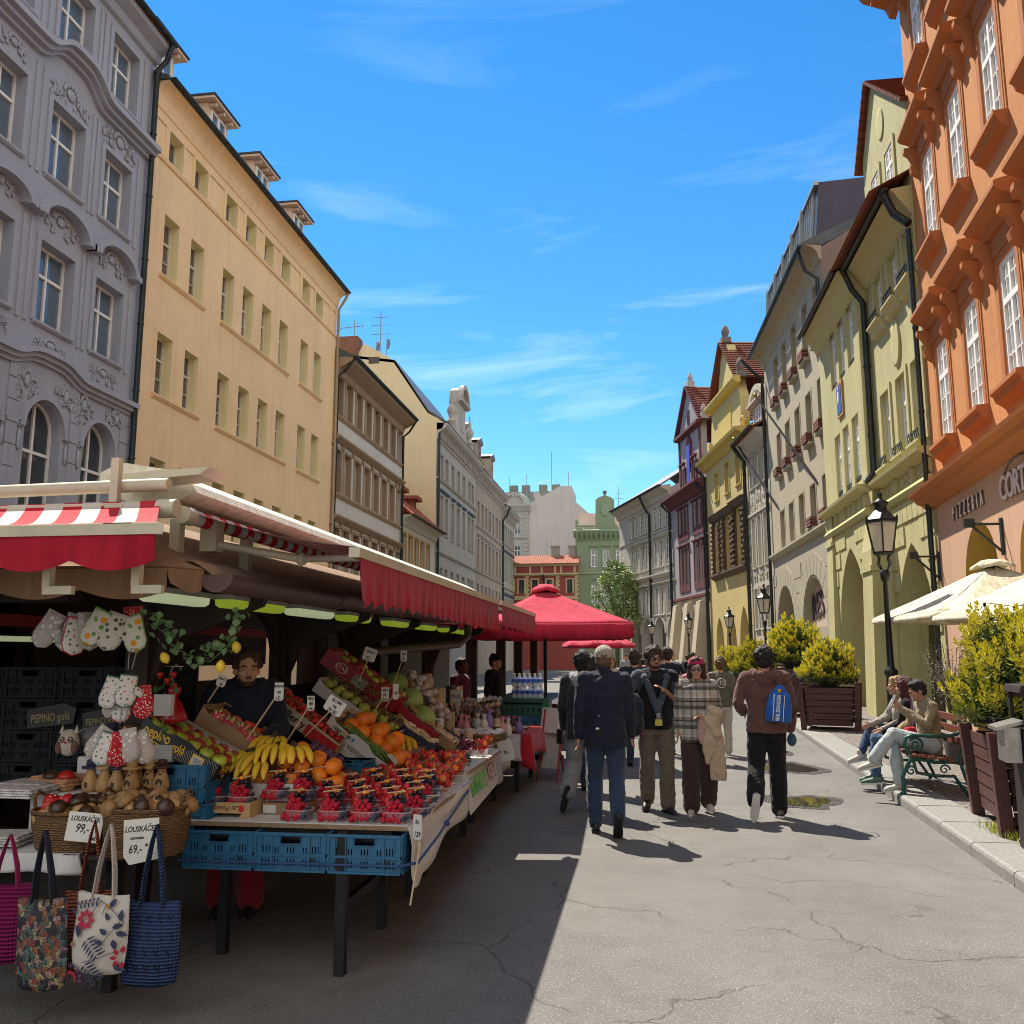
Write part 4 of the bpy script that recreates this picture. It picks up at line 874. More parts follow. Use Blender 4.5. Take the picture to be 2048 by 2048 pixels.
wl=MB();facade(wl,0,L,0,11.7,[(a,d_,8.5,10.0)for a,d_ in c]+[(a,d_,4.5,6.8)for a,d_ in c],.2);shell(wl,L,11.7);wl.build('wall',rd,b)
for a,d_ in c:
 for z0,z1 in((8.5,10.),(4.5,6.8)):win(b,a,z0,d_-a,z1-z0,'D',dark_wood_paint,glass,.12,(('surround',surround,rt),))
m=MB();m.mould(-.1,L+.1,[(0,10.4),(-.1,10.42),(-.3,10.55),(-.3,10.65),(0,10.75)]);m.mould(-.1,L+.1,[(0,11.5),(-.15,11.52),(-.3,11.65),(-.3,11.75),(0,11.8)]);m.mould(0,L,[(0,7.75),(-.08,7.77),(-.12,8.1),(0,8.15)])
for s in(.0,2.45,5.9,L-.3):
 for k_ in range(14):m.box(s,-.05,7.+k_*.25,s+.34+.12*(k_%2),0,7.22+k_*.25)
for s in(1.2,2.9,4.2,5.7,6.4,7.9):m.box(s,-.04,10.75,s+.22,0,11.5)
m.build('cream_trim',rt,b)
m=MB();m.mould(-.2,L+.2,[(-.45,11.8),(2.5,13.0),(5,12.9),(5,12.6),(-.4,11.7)]);m.build('roof',tiles('pale_red_tiles',(.36,.13,.085),0,.25),b)
for s in(5.2,7.2):
 m=MB();m.box(s,2.,12.7,s+.9,2.8,13.9);m.box(s-.08,1.92,13.9,s+.98,2.88,14.05);m.build('chimney',plaster('grey_chimney',(.3,.27,.24),.1,.4),b)
pipe(b,[(4.5,-.35,10.5),(4.6,-.12,10.),(4.6,-.12,.2)],metal_dark,.1)
fw=plaster('bare_firewall',(.52,.48,.45),.05,.55,.3,dcol=(.22,.2,.19));fq=plaster('grey_quoins',(.40,.385,.35),.06,.3)
b,L=house('bare_firewall_building','large building with a bare pale firewall and a domed corner, closing the street',(-18.6,118.),(-6.4,118.))
wl=MB();wl.prism([(3.6,0),(3.6,21.5),(7.6,23.7),(7.9,23.9),(9.45,23.85),(9.5,22.1),(11.7,20.1),(12.2,19.6),(12.2,0)],.25,8)
facade(wl,0,3.6,0,21.3,[(1.75,2.55,z,z+1.7)for z in(10.5,14.2,17.5)]+[(.4,1.2,z,z+1.7)for z in(10.5,14.2,17.5)],.2,1);wl.poly([(0,0,0),(0,8,0),(0,8,21.3),(0,0,21.3)][::-1],1);wl.poly([(3.6,0,0),(3.6,.25,0),(3.6,.25,21.3),(3.6,0,21.3)],1);wl.build('wall',[fw,fq],b)
for z in(10.5,14.2,17.5):
 for s in(1.75,.4):win(b,s,z,.8,1.7,'T',white_paint,glass_blue,.12,(('surround',surround,fq),))
m=MB()
for k_ in range(24):m.box(2.95,-.06,8+k_*.55,3.62,-.0,8.48+k_*.55)
m.mould(-.2,3.9,[(0,20.4),(-.15,20.5),(-.5,21.),(-.7,21.2),(-.7,21.4),(0,21.5)]);m.mould(0,3.6,[(0,16.9),(-.2,16.95),(-.2,17.1),(0,17.15)]);arcband(m,.2,3.4,21.4,1.7,.35,.5);m.prism([(.5,21.4),(3.1,21.4),(3.1,21.9),(2.6,22.5),(1.8,22.7),(1.,22.5),(.5,21.9)],-.2,0)
m.build('moulding',fq,b)
m=MB();m.lathe([(2.0,21.4),(1.95,22.0),(1.5,22.8),(.8,23.3),(.1,23.5)],20,(1.8,2.2,0));m.build('dome',simple('green_copper',(.22,.30,.26),.7),b)
m=MB();m.mould(0,8,[(2.2,21.4),(4.5,24.),(8,24.5),(8,21.)]);
for s in(.5,2.2,4.6,6.4):m.box(s,4.4,23.6,s+1.1,5.2,24.9)
m.build('roof',plaster('grey_slates',(.2,.2,.18),.2,.3),b)
m=MB()
for s,h in((6.6,29.),(8.9,26),(3.2,26.),(.8,25.6),(7.2,25.2)):m.tube([(s,2.,22.5),(s,2.,h)],.04,5)
m.tube([(4.6,2,24.6),(6.4,2,25.)],.03,4);m.build('roof_antennas',ant,b)
b,L=house('distant_white_house','small white house top between the firewall and the sage green building',(-7.6,140.),(-2.,140.))
m=MB();m.box(0,0,0,5.6,6,23.2);m.build('wall',sw,b);m=MB();m.lathe([(4.3,23.2),(.6,24.6),(.02,24.7)],4,(2.8,3,0),ph=math.pi/4,sm=False);m.build('roof',lead,b)
m=MB();m.tube([(4.,1,24),(4.,1,28.)],.05,5);m.tube([(3.2,1,26),(4.8,1,25.9)],.04,4);m.tube([(3.4,1,26.8),(4.6,1,26.7)],.03,4);m.build('roof_antennas',ant,b)
brown=wood('dark_stained_timber',(.035,.022,.020),2,.6);brown_g=simple('brown_gutter_metal',(.115,.07,.066),.45,.1,.15,3)
creamM=simple('cream_enamel',(.52,.48,.36),.45,0,.12,3,dirt:=0)if 0 else simple('cream_enamel',(.52,.48,.36),.45,0,.14,4)
def stripes():
 n=NT('striped_awning');v=n.co();sx_=n.n('ShaderNodeSeparateXYZ');n.l(v,sx_.inputs[0])
 q=n.math('FRACT',n.math('MULTIPLY',sx_.outputs[1],5.2));m_=n.math('GREATER_THAN',q,.5)
 dirt=n.noise(v,3,5,.6)
 c=n.mix(m_,(.50,.48,.45),(.46,.018,.035));c=n.mix(n.ramp(dirt,[(.5,0.),(.8,.35)]),c,(.2,.15,.13))
 n.set(base=c,rough=.85,spec=.2);n.bump(n.noise(v,300,2),.2,.002);return n.mat
stripe=stripes()
def red_cloth(name,c):
 n=NT(name);v=n.co((1,1,.3))
 a=n.noise(v,7,5,.6,.6);st_=n.noise(n.co((8,8,.7)),2.2,4)
 b_=n.mix(n.ramp(a,[(.3,0.),(.75,1.)]),mul(c,.72),mul(c,1.2));b_=n.mix(n.ramp(st_,[(.55,0.),(.8,.4)]),b_,mul(c,.4))
 n.set(base=b_,rough=.8,sheen=.15,spec=.2);n.bump(n.noise(n.co((3,3,.4)),5,3),.5,.03)
 tl=n.n('ShaderNodeBsdfTranslucent');mxs=n.n('ShaderNodeMixShader');mxs.inputs[0].default_value=.22
 n.l(b_,tl.inputs[0]);n.l(n.b.outputs[0],mxs.inputs[1]);n.l(tl.outputs[0],mxs.inputs[2]);n.l(mxs.outputs[0],n.out.inputs[0]);return n.mat
redc=red_cloth('red_valance_cloth',(.46,.012,.035));redu=red_cloth('red_parasol_cloth',(.64,.03,.08));tarp=red_cloth('tan_tarpaulin',(.34,.215,.125));cream_t=red_cloth('cream_tarpaulin',(.66,.60,.42))
creamu=red_cloth('cream_parasol_cloth',(.80,.74,.56))
def valance(m,p,q,h,scal,depth=.05,th=.004,wav=.02,seed=1):
 p,q=Vector(p),Vector(q);L=(q-p).length;d=(q-p)/L;nrm=Vector((d.y,-d.x,0));N_=int(L/.025);r=random.Random(seed);rows_=5
 vs=[]
 for i in range(N_+1):
  s_=L*i/N_;hh=h-depth*(1-abs(math.sin(math.pi*s_/scal)));off=wav*(math.sin(s_*math.pi*2/scal*.97+1)+.6*math.sin(s_*11+seed))
  for k_ in range(rows_+1):
   f=k_/rows_;P_=p+d*s_+nrm*(off*f*f)-Vector((0,0,hh*f));vs.append(P_)
 R_=rows_+1
 m.add(vs,[(i*R_+k_,(i+1)*R_+k_,(i+1)*R_+k_+1,i*R_+k_+1)for i in range(N_)for k_ in range(rows_)],0,True)
 m.add([v+nrm*th for v in vs],[(i*R_+k_,i*R_+k_+1,(i+1)*R_+k_+1,(i+1)*R_+k_)for i in range(N_)for k_ in range(rows_)],0,True)
stall=thing('market_stall','long timber market stall with brown gutter, tan roof sheet and striped red awnings','market stall',(0,0,0))
GX,Y0,Y1=-2.32,4.55,13.7
def gz(y):return 2.09+(y-Y0)*.008
PXX=-3.17
for i,y in enumerate((5.45,7.68,9.5,11.43,13.2)):
 m=MB();w_=.075
 m.box(PXX-w_,y-w_,0,PXX+w_,y+w_,2.12);m.box(PXX-w_-.02,y-w_-.02,0,PXX+w_+.02,y+w_+.02,.5)
 for sg in((1,)if i==0 else(1,-1)):
  pts=[(y+sg*w_,2.10),(y+sg*.62,2.10),(y+sg*.60,2.02)]+[(y+sg*(w_+.5*(1-math.sin(a))),2.0-.55*(1-math.cos(a)))for a in[math.pi/2*k/7 for k in range(1,8)]]
  pts=[(y+sg*w_,2.10),(y+sg*.6,2.10)]+[(y+sg*(w_+.04+.5*(1-math.sin(math.pi/2*k/7))**1.2),2.04-.62*(1-math.cos(math.pi/2*k/7)))for k in range(8)]+[(y+sg*w_,1.38)]
  m.mould(PXX-.035,PXX+.035,pts)if 0 else m.prism(pts,-.035,.035,0,Matrix.Translation((PXX,0,0))@Matrix(((0,1,0,0),(1,0,0,0),(0,0,1,0),(0,0,0,1))))
 pts=[(PXX+w_,2.08),(GX-.02,2.08),(GX-.06,2.0),(PXX+w_+.12,1.78),(PXX+w_,1.5)]
 m.prism(pts,y-.03,y+.03);m.build('post',brown,stall)
m=MB();m.box(PXX-.06,Y0,2.12,PXX+.06,Y1,2.24);m.box(-6.4,4.76,2.0,PXX-.08,4.9,2.14);m.build('beam',brown,stall)
m=MB();m.box(-5.95,4.9,0,-5.9,Y1,1.35);m.box(-5.95,4.9,1.55,-5.9,Y1,2.5);m.box(-5.95,4.85,0,-5.9,7.9,2.3);m.box(-6.4,5.9,.0,-4.9,5.95,2.2)
for y in(4.9,6.5,8.1,9.7,11.3,12.9):m.box(-6.0,y,1.0,-5.85,y+.14,1.8)
m.build('back_boarding',brown,stall)
m=MB();m.poly([(GX-.01,Y0,2.15),(GX-.01,Y1,2.2),(-3.3,Y1,2.62),(-3.3,Y0+.6,2.60)]);m.poly([(-3.3,Y0+.6,2.6),(-3.3,Y1,2.62),(-5.2,Y1,2.64),(-5.2,Y0+.6,2.62)]);m.poly([(-5.2,Y0+.6,2.62),(-5.2,Y1,2.64),(-6.4,Y1,2.2),(-6.4,Y0,2.17)])
m.poly([(-6.4,4.35,2.17),(-2.42,4.35,2.15),(-3.3,Y0+.6,2.6),(-5.2,Y0+.6,2.62)]);m.poly([(-2.42,4.35,2.15),(GX-.01,Y0,2.15),(-3.3,Y0+.6,2.6)])
o=m.build('roof_sheet',tarp,stall);so=o.modifiers.new('thick','SOLIDIFY');so.thickness=.012
m=MB();n_=90;vs=[]
for i in range(n_+1):
 y=Y0+(Y1-Y0)*i/n_;sag=.016*math.sin(i*1.9)+.012*math.sin(i*.83)
 for k in range(5):f=k/4;vs.append((GX-.12+.17*f+.02*f*f,y,gz(y)+.12-.005*k-.09*f*f+sag*f))
m.add(vs,[(i*5+k,i*5+k+1,(i+1)*5+k+1,(i+1)*5+k)for i in range(n_)for k in range(4)],0,True);
o=m.build('roof_lip',tarp,stall);so=o.modifiers.new('thick','SOLIDIFY');so.thickness=.008
m=MB();valance(m,(-6.4,4.34,2.16),(-2.42,4.34,2.14),.16,.5,.05,.004,.015);valance(m,(-2.42,4.34,2.14),(-2.33,4.55,2.14),.12,.3,.04);m.build('roof_skirt',tarp,stall)
m=MB();nn_=10
pr=[(.095*math.cos(math.pi+math.pi*i/nn_),.095*math.sin(math.pi+math.pi*i/nn_))for i in range(nn_+1)]+[(.087*math.cos(-math.pi*i/nn_),.087*math.sin(-math.pi*i/nn_))for i in range(nn_+1)]
for i in range(5):
 a,c=Y0+(Y1-Y0)*i/5,Y0+(Y1-Y0)*(i+1)/5
 m.prism([(GX+.07+x,gz(a)+z+.03)for x,z in pr],a,c,0,None,True)
 m.prism([(GX+.07+x*1.07,gz(a)+z*1.07+.03)for x,z in pr],c-.03,c+.03,0,None,True)
m.prism([(GX+.07+x,gz(Y0)+z+.03)for x,z in pr[:nn_+1]],Y0-.012,Y0-.002,0)
m.build('gutter',brown_g,stall)
m=MB();m.tube([(GX+.06,11.6,2.07),(GX+.05,11.62,1.93),(GX-.03,11.45,1.83),(PXX+.12,9.6,1.72),(PXX+.1,9.52,1.5)],.05,10);m.build('downpipe',brown_g,stall)
m=MB();pr=[(-2.86,2.54),(-2.6,2.57),(-2.5,2.61),(-2.53,2.66),(-2.7,2.75),(-2.98,2.80),(-3.1,2.74),(-3.1,2.64)]
m.prism(pr,4.75,13.7);m.build('awning_cover',simple('worn_white_cover',(.60,.58,.47),.6,0,.22,14,.4,40),stall)
m=MB();m.tube([(-6.4,4.45,2.545),(-2.5,4.45,2.60)],.035,10);m.box(-6.4,4.36,2.44,-2.62,4.52,2.49);m.prism([(-2.9,2.63),(-2.36,2.66),(-2.3,2.70),(-2.6,2.69),(-2.9,2.67)],4.5,4.72);m.box(-2.80,4.38,2.5,-2.755,4.42,2.74)
m.build('awning_cover',creamM,stall)
def awning(R0,R1,F0,F1,vh,scal,nm):
 R0,R1,F0,F1=map(Vector,(R0,R1,F0,F1))
 along=(F1-F0).normalized();out=(F0-R0);outh=Vector((out.x,out.y,0)).normalized()
 T=XM(R0,outh,along,(0,0,1))
 I=T.inverted();l=lambda p:I@p
 m=MB();a,b_,c,d=l(R0),l(R1),l(F1),l(F0);k=8;vs=[]
 for i in range(k+1):
  f=i/k;sag=-.03*math.sin(math.pi*f)
  p=a.lerp(d,f);q=b_.lerp(c,f);vs+=[(p.x,p.y,p.z+sag+.03),(q.x,q.y,q.z+sag+.03)]
 m.add(vs,[(2*i,2*i+1,2*i+3,2*i+2)for i in range(k)],0,True);m.tube([a,b_],.045,12)
 o=m.build('awning_fabric',stripe,stall,T)
 m=MB();e0=along*.06
 m.tube([R0-along*.10,R0],[.05,.052],12);m.tube([R1,R1+along*.1],.052,12)
 m.build('roller_end',creamM,stall)
 m=MB();up=Vector((0,0,1));bx=[outh*-.03+up*.025,outh*.035+up*.02,outh*.03-up*.03,outh*-.03-up*.03]
 vs=[F0-along*.04+x for x in bx]+[F1+along*.04+x for x in bx];m.add(vs,[(0,1,5,4),(1,2,6,5),(2,3,7,6),(3,0,4,7),(3,2,1,0),(4,5,6,7)]);m.build('front_bar',creamM,stall)
 m=MB();valance(m,F0+outh*.02-up*.025,F1+outh*.02-up*.025,vh,scal,.05,.004,.014);m.build('valance',redc,stall)
 for s_,t_ in((.06,.02),(.94,.98)):
  p=R0.lerp(R1,s_)-up*.12;q=F0.lerp(F1,t_)-up*.02;e=p.lerp(q,.5)+along*(.28 if s_<.5 else-.28)-up*.02
  m=MB();m.tube([p,e],.026,6);m.tube([e,q],.022,6);m.ell(e,.04,8,6);m.box(p.x-.05,p.y-.05,p.z-.05,p.x+.05,p.y+.05,p.z+.14);m.build('awning_arm',creamM,stall)
awning((-2.5,4.7,2.46),(-2.55,9.2,2.5),(-1.50,4.6,2.235),(-1.50,9.2,2.235),.27,.2,'a')
awning((-2.55,9.45,2.5),(-2.6,13.5,2.52),(-1.5,9.42,2.24),(-1.62,13.4,2.28),.26,.2,'b')
awning((-2.52,4.4,2.46),(-6.4,4.4,2.44),(-2.22,3.85,2.275),(-6.4,3.85,2.275),.17,.42,'c')
for x,dz in((-2.38,0),(-2.84,0)):
 m=MB();m.box(x-.022,3.98,2.02,x+.018,4.02,2.24);m.box(x-.022,3.985,1.985,x+.13,4.018,2.025);m.build('steel_bracket',creamM,stall)
for x in(-2.62,-2.5):m=MB();m.box(x-.03,4.75 if x<-2.55 else 5.4,2.2,x+.03,(4.75 if x<-2.55 else 5.4)+.06,2.46);m.build('steel_bracket',creamM,stall)
yg=NT('yellow_green_diffuser');yg.set(base=(.30,.36,.06),rough=.35,spec=.5);yg.b.inputs['Emission Color'].default_value=(.55,.75,.04,1);yg.b.inputs['Emission Strength'].default_value=.13;yg.bump(yg.noise(yg.co(),45,3),.6,.01);yg=yg.mat
wg_=NT('white_tube_light');wg_.set(base=(.6,.65,.45),rough=.3);wg_.b.inputs['Emission Color'].default_value=(.8,.95,.55,1);wg_.b.inputs['Emission Strength'].default_value=.15;wg_=wg_.mat
for i,(y,L,mt)in enumerate(((4.50,.62,wg_),(5.18,.85,yg),(6.25,.8,wg_),(7.35,.7,yg),(8.7,.7,yg),(10.0,.7,yg),(11.2,.8,yg),(12.3,.6,yg))):
 x=-2.52 if i else-2.62
 m=MB();m.prism([(x-.065,2.06),(x+.065,2.06),(x+.07,2.03),(x-.07,2.03)],y,y+L);o=tag(m.build('fluorescent_lamp',simple('pale_grey_lamp_base',(.4,.4,.37),.5)),['whitish','yellow green','pale white','bright yellow','small yellow','yellow','long yellow','far yellow'][i]+' tube lamp under the stall gutter, '+['at the near corner post','just right of the near corner post','third from the near post','fourth from the near post','fifth from the near post','sixth from the near post','seventh from the near post','farthest from the near post'][i],'lamp','tube lamps under the stall gutter')
 m=MB();m.prism([(x-.06,2.03),(x+.06,2.03),(x+.055,1.995),(x+.03,1.98),(x-.03,1.98),(x-.055,1.995)],y+.02,y+L-.02);m.build('diffuser',mt,o)
m=MB();m.box(-5.2,6.,1.93,-5.17,13.2,2.03);t_=tag(m.build('sign_board',simple('dark_red_board',(.30,.02,.03),.6)),'long dark red board across the back of the dark stall','sign board')
text('TRDELNIK  OVOCE  ZELENINA',lw,Matrix.Translation((-5.16,9.6,1.98))@Matrix.Rotation(rad(90),4,'Z')@Matrix.Rotation(rad(90),4,'X'),t_,size=.09)if 0 else None
m=MB();m.box(-4.9,6.2,1.80,-4.8,7.4,1.84);tag(m.build('fluorescent_lamp',wg_),'thin white tube lamp deep inside the dark stall above the seller','lamp')
def table(label,x0,x1,y0,y1,h,group=None,top=None,legs=None):
 t_=thing('trestle_table',label,'table',(0,0,0),0,group)
 m=MB();m.box(x0,y0,h-.022,x1,y1,h);m.build('table_top',top or wood('plywood_edge',(.28,.19,.12),1),t_)
 for x,y in legs or((x0+.1,y0+.12),(x1-.32,y0+.02),(x0+.1,y1-.15),(x1-.32,y1-.2)):
  m=MB();m.box(x-.028,y-.028,0,x+.028,y+.028,h-.025);m.build('leg',blackm,t_)
 m=MB();lx=(legs[-1][0]if legs else x1-.32);m.box(lx-.02,y0+.1,.28,lx+.02,y1-.2,.34);m.box(x0+.1,y0+.03,h-.09,x1-.1,y0+.06,h-.03);m.build('stretcher',blackm,t_)
 return t_
blackm=simple('black_steel',(.012,.012,.014),.55,.3,.3,20);whitecl=cloth('white_tablecloth',(.62,.62,.62),.06,.4);vinyl=cloth('white_vinyl',(.60,.58,.53),.08,.3,.5,5,0.)
t1=table('plywood fruit table with white top and three blue crates under its front edge',-3.0,-1.31,5.06,6.95,.76,None,None,[(-2.45,5.25),(-1.66,5.0),(-1.68,5.85),(-1.70,6.6)])
MB().box(-2.9,5.07,.7605,-1.32,6.94,.765).build('white_sheet',whitecl,t1)
m=MB();n_=24;vs=[]
for i in range(n_+1):
 f=i/n_;y=5.045+1.93*f
 for k in range(7):g_=k/6;vs.append((-1.31+.05*g_-.10*f*g_+.012*math.sin(f*9+k),y,.768-g_*(.27-.03*f+.02*math.sin(f*8)+(.05 if f<.06 else 0))))
m.add(vs,[(i*7+k,i*7+k+1,(i+1)*7+k+1,(i+1)*7+k)for i in range(n_)for k in range(6)],0,True)
o=m.build('vinyl_skirt',vinyl,t1);so=o.modifiers.new('thick','SOLIDIFY');so.thickness=.004
rope=[(-2.6,4.955,.57),(-1.33,4.955,.575)]
m=MB();m.tube(rope,.007,6);m.tube([(-1.33,4.955,.575),(-1.25,5.04,.58),(-1.26,5.6,.62),(-1.27,5.85,.645),(-1.31,6.8,.71)],.008,6);m.ell((-1.265,5.85,.645),.02,6,5)
tag(m.build('rope',simple('blue_rope',(.03,.07,.2),.8)),'thin blue rope tied along the crates and white skirt','rope')
t2=table('second fruit table with a white printed vinyl skirt, under the green paper punnets',-3.0,-1.42,7.02,9.05,.77,None,None,[(-2.6,7.2),(-1.75,7.2),(-1.75,8.8)])
MB().box(-2.9,7.03,.7705,-1.43,9.04,.775).build('white_sheet',whitecl,t2)
m=MB();m.add([(-1.41,7.0,.78),(-1.33,7.0,.5),(-1.45,9.06,.46),(-1.5,9.06,.78)],[(0,1,2,3)]);o=m.build('vinyl_skirt',vinyl,t2);so=o.modifiers.new('thick','SOLIDIFY');so.thickness=.004
Tsk=XM((-1.40,7.65,.64),(0,1,0),Vector((-.08,0,.28)),None)
text('HOMOLY',simple('green_print',(.10,.42,.05),.6),Tsk@Matrix.Translation((0,0,.016)),t2,size=.19,sx=.9,ext=.001,bold=.006)
text('KETY',simple('brown_print',(.18,.03,.05),.6),Tsk@Matrix.Translation((.62,.02,.016)),t2,size=.2,sx=.9,ext=.001,shear=.2)
linen=cloth('grey_linen',(.42,.40,.37),.08,.5)
def draped(t_,x0,x1,y0,y1,h,drop,mat,seed=3,name='tablecloth',label=None):
 m=MB();r=random.Random(seed);per=[];n_=16
 for i in range(n_):per.append((x0+(x1-x0)*i/n_,y0,0,-1))
 for i in range(n_):per.append((x1,y0+(y1-y0)*i/n_,1,0))
 for i in range(n_):per.append((x1-(x1-x0)*i/n_,y1,0,1))
 for i in range(n_):per.append((x0,y1-(y1-y0)*i/n_,-1,0))
 N_=len(per);ph=[r.uniform(0,6)for _ in range(3)];vs=[]
 for k in range(6):
  f=k/5
  for i,(x,y,nx,ny)in enumerate(per):
   w_=(.03*math.sin(i*1.1+ph[0])+.02*math.sin(i*.47+ph[1]))*f+.02*f
   corner=max(0,1-min(i%n_,n_-i%n_)/2.5)
   vs.append((x+nx*w_,y+ny*w_,h+.004-f*(drop*(1+.12*math.sin(i*.6+ph[2]))+corner*drop*.35)))
 m.add(vs,[(k*N_+i,(k+1)*N_+i,(k+1)*N_+(i+1)%N_,k*N_+(i+1)%N_)for k in range(5)for i in range(N_)],0,True)
 m.poly(vs[:N_]);o=m.build(name,mat);tag(o,label,'tablecloth');so=o.modifiers.new('thick','SOLIDIFY');so.thickness=.004;return o
t3=table('third table under the grey linen cloth and flat wicker basket',-3.0,-1.55,9.3,11.2,.74,None,None,[(-2.6,9.5),(-1.8,9.5),(-1.8,10.9)])
draped(t3,-3.0,-1.52,9.28,11.2,.742,.26,linen,4,label='grey linen cloth draped over the third table from the front')
t4=table('far table under the bright red cloth',-3.0,-1.45,11.4,13.2,.72,None,None,[(-2.6,11.6),(-1.62,11.6),(-1.62,13.)])
draped(t4,-3.0,-1.42,11.35,13.2,.722,.3,cloth('red_tablecloth',(.42,.015,.03),.1,.5),7,label='bright red cloth draped over the far table')
t0=table('front souvenir table carrying nutcracker baskets, with tote bags hung along its edge',-6.0,-2.62,4.42,5.05,.70,None,brown,[(-2.75,4.6),(-4.4,4.6),(-5.8,4.6)])
draped(t0,-4.2,-2.85,4.40,4.8,.702,.08,whitecl,9,label='white cloth on the souvenir table under the baskets')
m=MB();m.box(-3.46,4.86,.70,-2.98,5.1,.93);tag(m.build('display_riser',whitecl,None,None,.01),'white cloth covered lower step holding wooden figures','display step')
m=MB();m.box(-3.36,5.12,.70,-3.02,5.3,1.1);tag(m.build('display_riser',whitecl,None,None,.01),'white cloth covered upper step behind the wooden figures','display step')
st2=thing('market_stall','second dark timber stall beyond, half hidden under the red parasol','market stall',(0,0,0))
m=MB()
for y in(15.2,18.4):m.box(-3.0,y,0,-2.82,y+.16,2.3);m.box(-5.6,y,0,-5.42,y+.16,2.3)
m.box(-3.05,14.6,2.15,-2.8,26,2.3);m.box(-5.7,14.5,0,-5.6,26,2.3)
for y in(21.,24.):m.box(-3.0,y,0,-2.82,y+.16,2.3)
m.build('timber_frame',brown,st2)
m=MB();m.poly([(-2.4,14.5,2.2),(-2.4,26,2.2),(-4.2,26,2.9),(-4.2,14.5,2.9)]);m.poly([(-4.2,14.5,2.9),(-4.2,26,2.9),(-6.,26,2.2),(-6.,14.5,2.2)]);o=m.build('roof_sheet',tarp,st2);o.modifiers.new('t','SOLIDIFY').thickness=.01
m=MB();valance(m,(-2.35,14.3,2.16),(-3.8,13.9,2.2),.24,.4);valance(m,(-2.2,13.95,2.12),(-2.5,17,2.14),.2,.3);m.build('valance',redc,st2)
m=MB();m.box(-3.6,14.,.0,-2.0,16.5,.8);m.build('counter',brown,st2)
m=MB();m.box(-3.2,17.,.0,-1.6,22,.8);m.build('counter',brown,st2)
def parasol(name,label,c,half,zh,zt,mat,vh=.16,n=4,rot=0.,pole=None,vent=True,sc2=None):
 t_=thing(name,label,'parasol',(c[0],c[1],0),rot);hx,hy=half if isinstance(half,tuple)else(half,half)
 cor=[(hx,-hy),(hx,hy),(-hx,hy),(-hx,-hy)]if n==4 else[(hx*math.cos(2*math.pi*(i+.5)/n),hy*math.sin(2*math.pi*(i+.5)/n))for i in range(n)]
 m=MB();K=8;J=8
 for i in range(n):
  a,b_=cor[i],cor[(i+1)%n];vs=[]
  for k in range(K+1):
   f=.1+.9*k/K
   for j in range(J+1):
    g_=j/J;x=(a[0]+(b_[0]-a[0])*g_)*f;y=(a[1]+(b_[1]-a[1])*g_)*f
    sag=(1-abs(2*g_-1)**2)*.07*f*math.sin(math.pi*min(1,f*.9))
    vs.append((x,y,zt-(zt-zh)*(f**.92)-sag+.012*math.sin(j*2+k*1.7+i)*f*(1-f)))
  m.add(vs,[(k*(J+1)+j,(k+1)*(J+1)+j,(k+1)*(J+1)+j+1,k*(J+1)+j+1)for k in range(K)for j in range(J)],0,True)
  vs2=[]
  for j in range(J+1):
   g_=j/J;x=a[0]+(b_[0]-a[0])*g_;y=a[1]+(b_[1]-a[1])*g_;z=vs[K*(J+1)+j][2]
   vs2+=[(x,y,z),(x*1.01,y*1.01,z-vh*.5),(x*1.005,y*1.005,z-vh-.01*math.sin(j*3))]
  m.add(vs2,[(3*j+q,3*j+q+1,3*j+4+q,3*j+3+q)for j in range(J)for q in range(2)],0,True)
 o=m.build('canopy',mat,t_);so=o.modifiers.new('t','SOLIDIFY');so.thickness=.004
 if vent:
  m=MB();q=[(x*.17,y*.17)for x,y in cor];
  for i in range(n):
   a,b_=q[i],q[(i+1)%n];mid_=((a[0]+b_[0])/2,(a[1]+b_[1])/2)
   zf=zt-.05;m.add([(0,0,zt+.07),(a[0]*.5,a[1]*.5,zt+.055),(b_[0]*.5,b_[1]*.5,zt+.055),(a[0],a[1],zf),(mid_[0],mid_[1],zf+.045),(b_[0],b_[1],zf),(a[0]*1.03,a[1]*1.03,zf-.05),(b_[0]*1.03,b_[1]*1.03,zf-.05),(mid_[0]*1.03,mid_[1]*1.03,zf-.0)],[(0,1,2),(1,3,4),(1,4,2),(2,4,5),(3,6,8,4),(4,8,7,5)],0,True)
  o=m.build('vent_cap',mat,t_);o.modifiers.new('t','SOLIDIFY').thickness=.004
 pm_=pole or blackm
 m=MB();m.tube([(0,0,0),(0,0,zt)],.026,10);m.build('pole',pm_,t_)
 m=MB();m.lathe([(.3,0),(.3,.05),(.06,.07),(.05,.3),(.001,.31)],16);m.build('base',pm_,t_)
 for x,y in cor:
  m=MB();m.tube([(x*.99,y*.99,zh-.02),(0,0,zt-.04)],.012,5);m.tube([(x*.5,y*.5,(zh+zt)/2-.05),(0,0,zh-.1)],.01,5);m.build('rib',pm_,t_)
 return t_
parasol('parasol','large bright red square parasol with a vent cap over the far stalls',(-1.66,15.35),1.23,2.2,2.82,redu,.24,4,rad(14))
parasol('parasol','smaller red parasol farther down the street, peeking out beneath the large one',(-1.2,24.),.95,1.98,2.45,redu,.1,8,.3)
p_=parasol('parasol','cream canvas parasol corner nearest the lamp post, strung with bulbs',(6.05,12.9),1.6,2.26,3.2,creamu,.08,4,rad(8),None,False)
p_=parasol('parasol','second cream canvas parasol, behind by the arched doorway',(5.75,16.0),1.5,2.35,3.2,creamu,.1,4,rad(5),None,True)
FX=1932/2048*1810
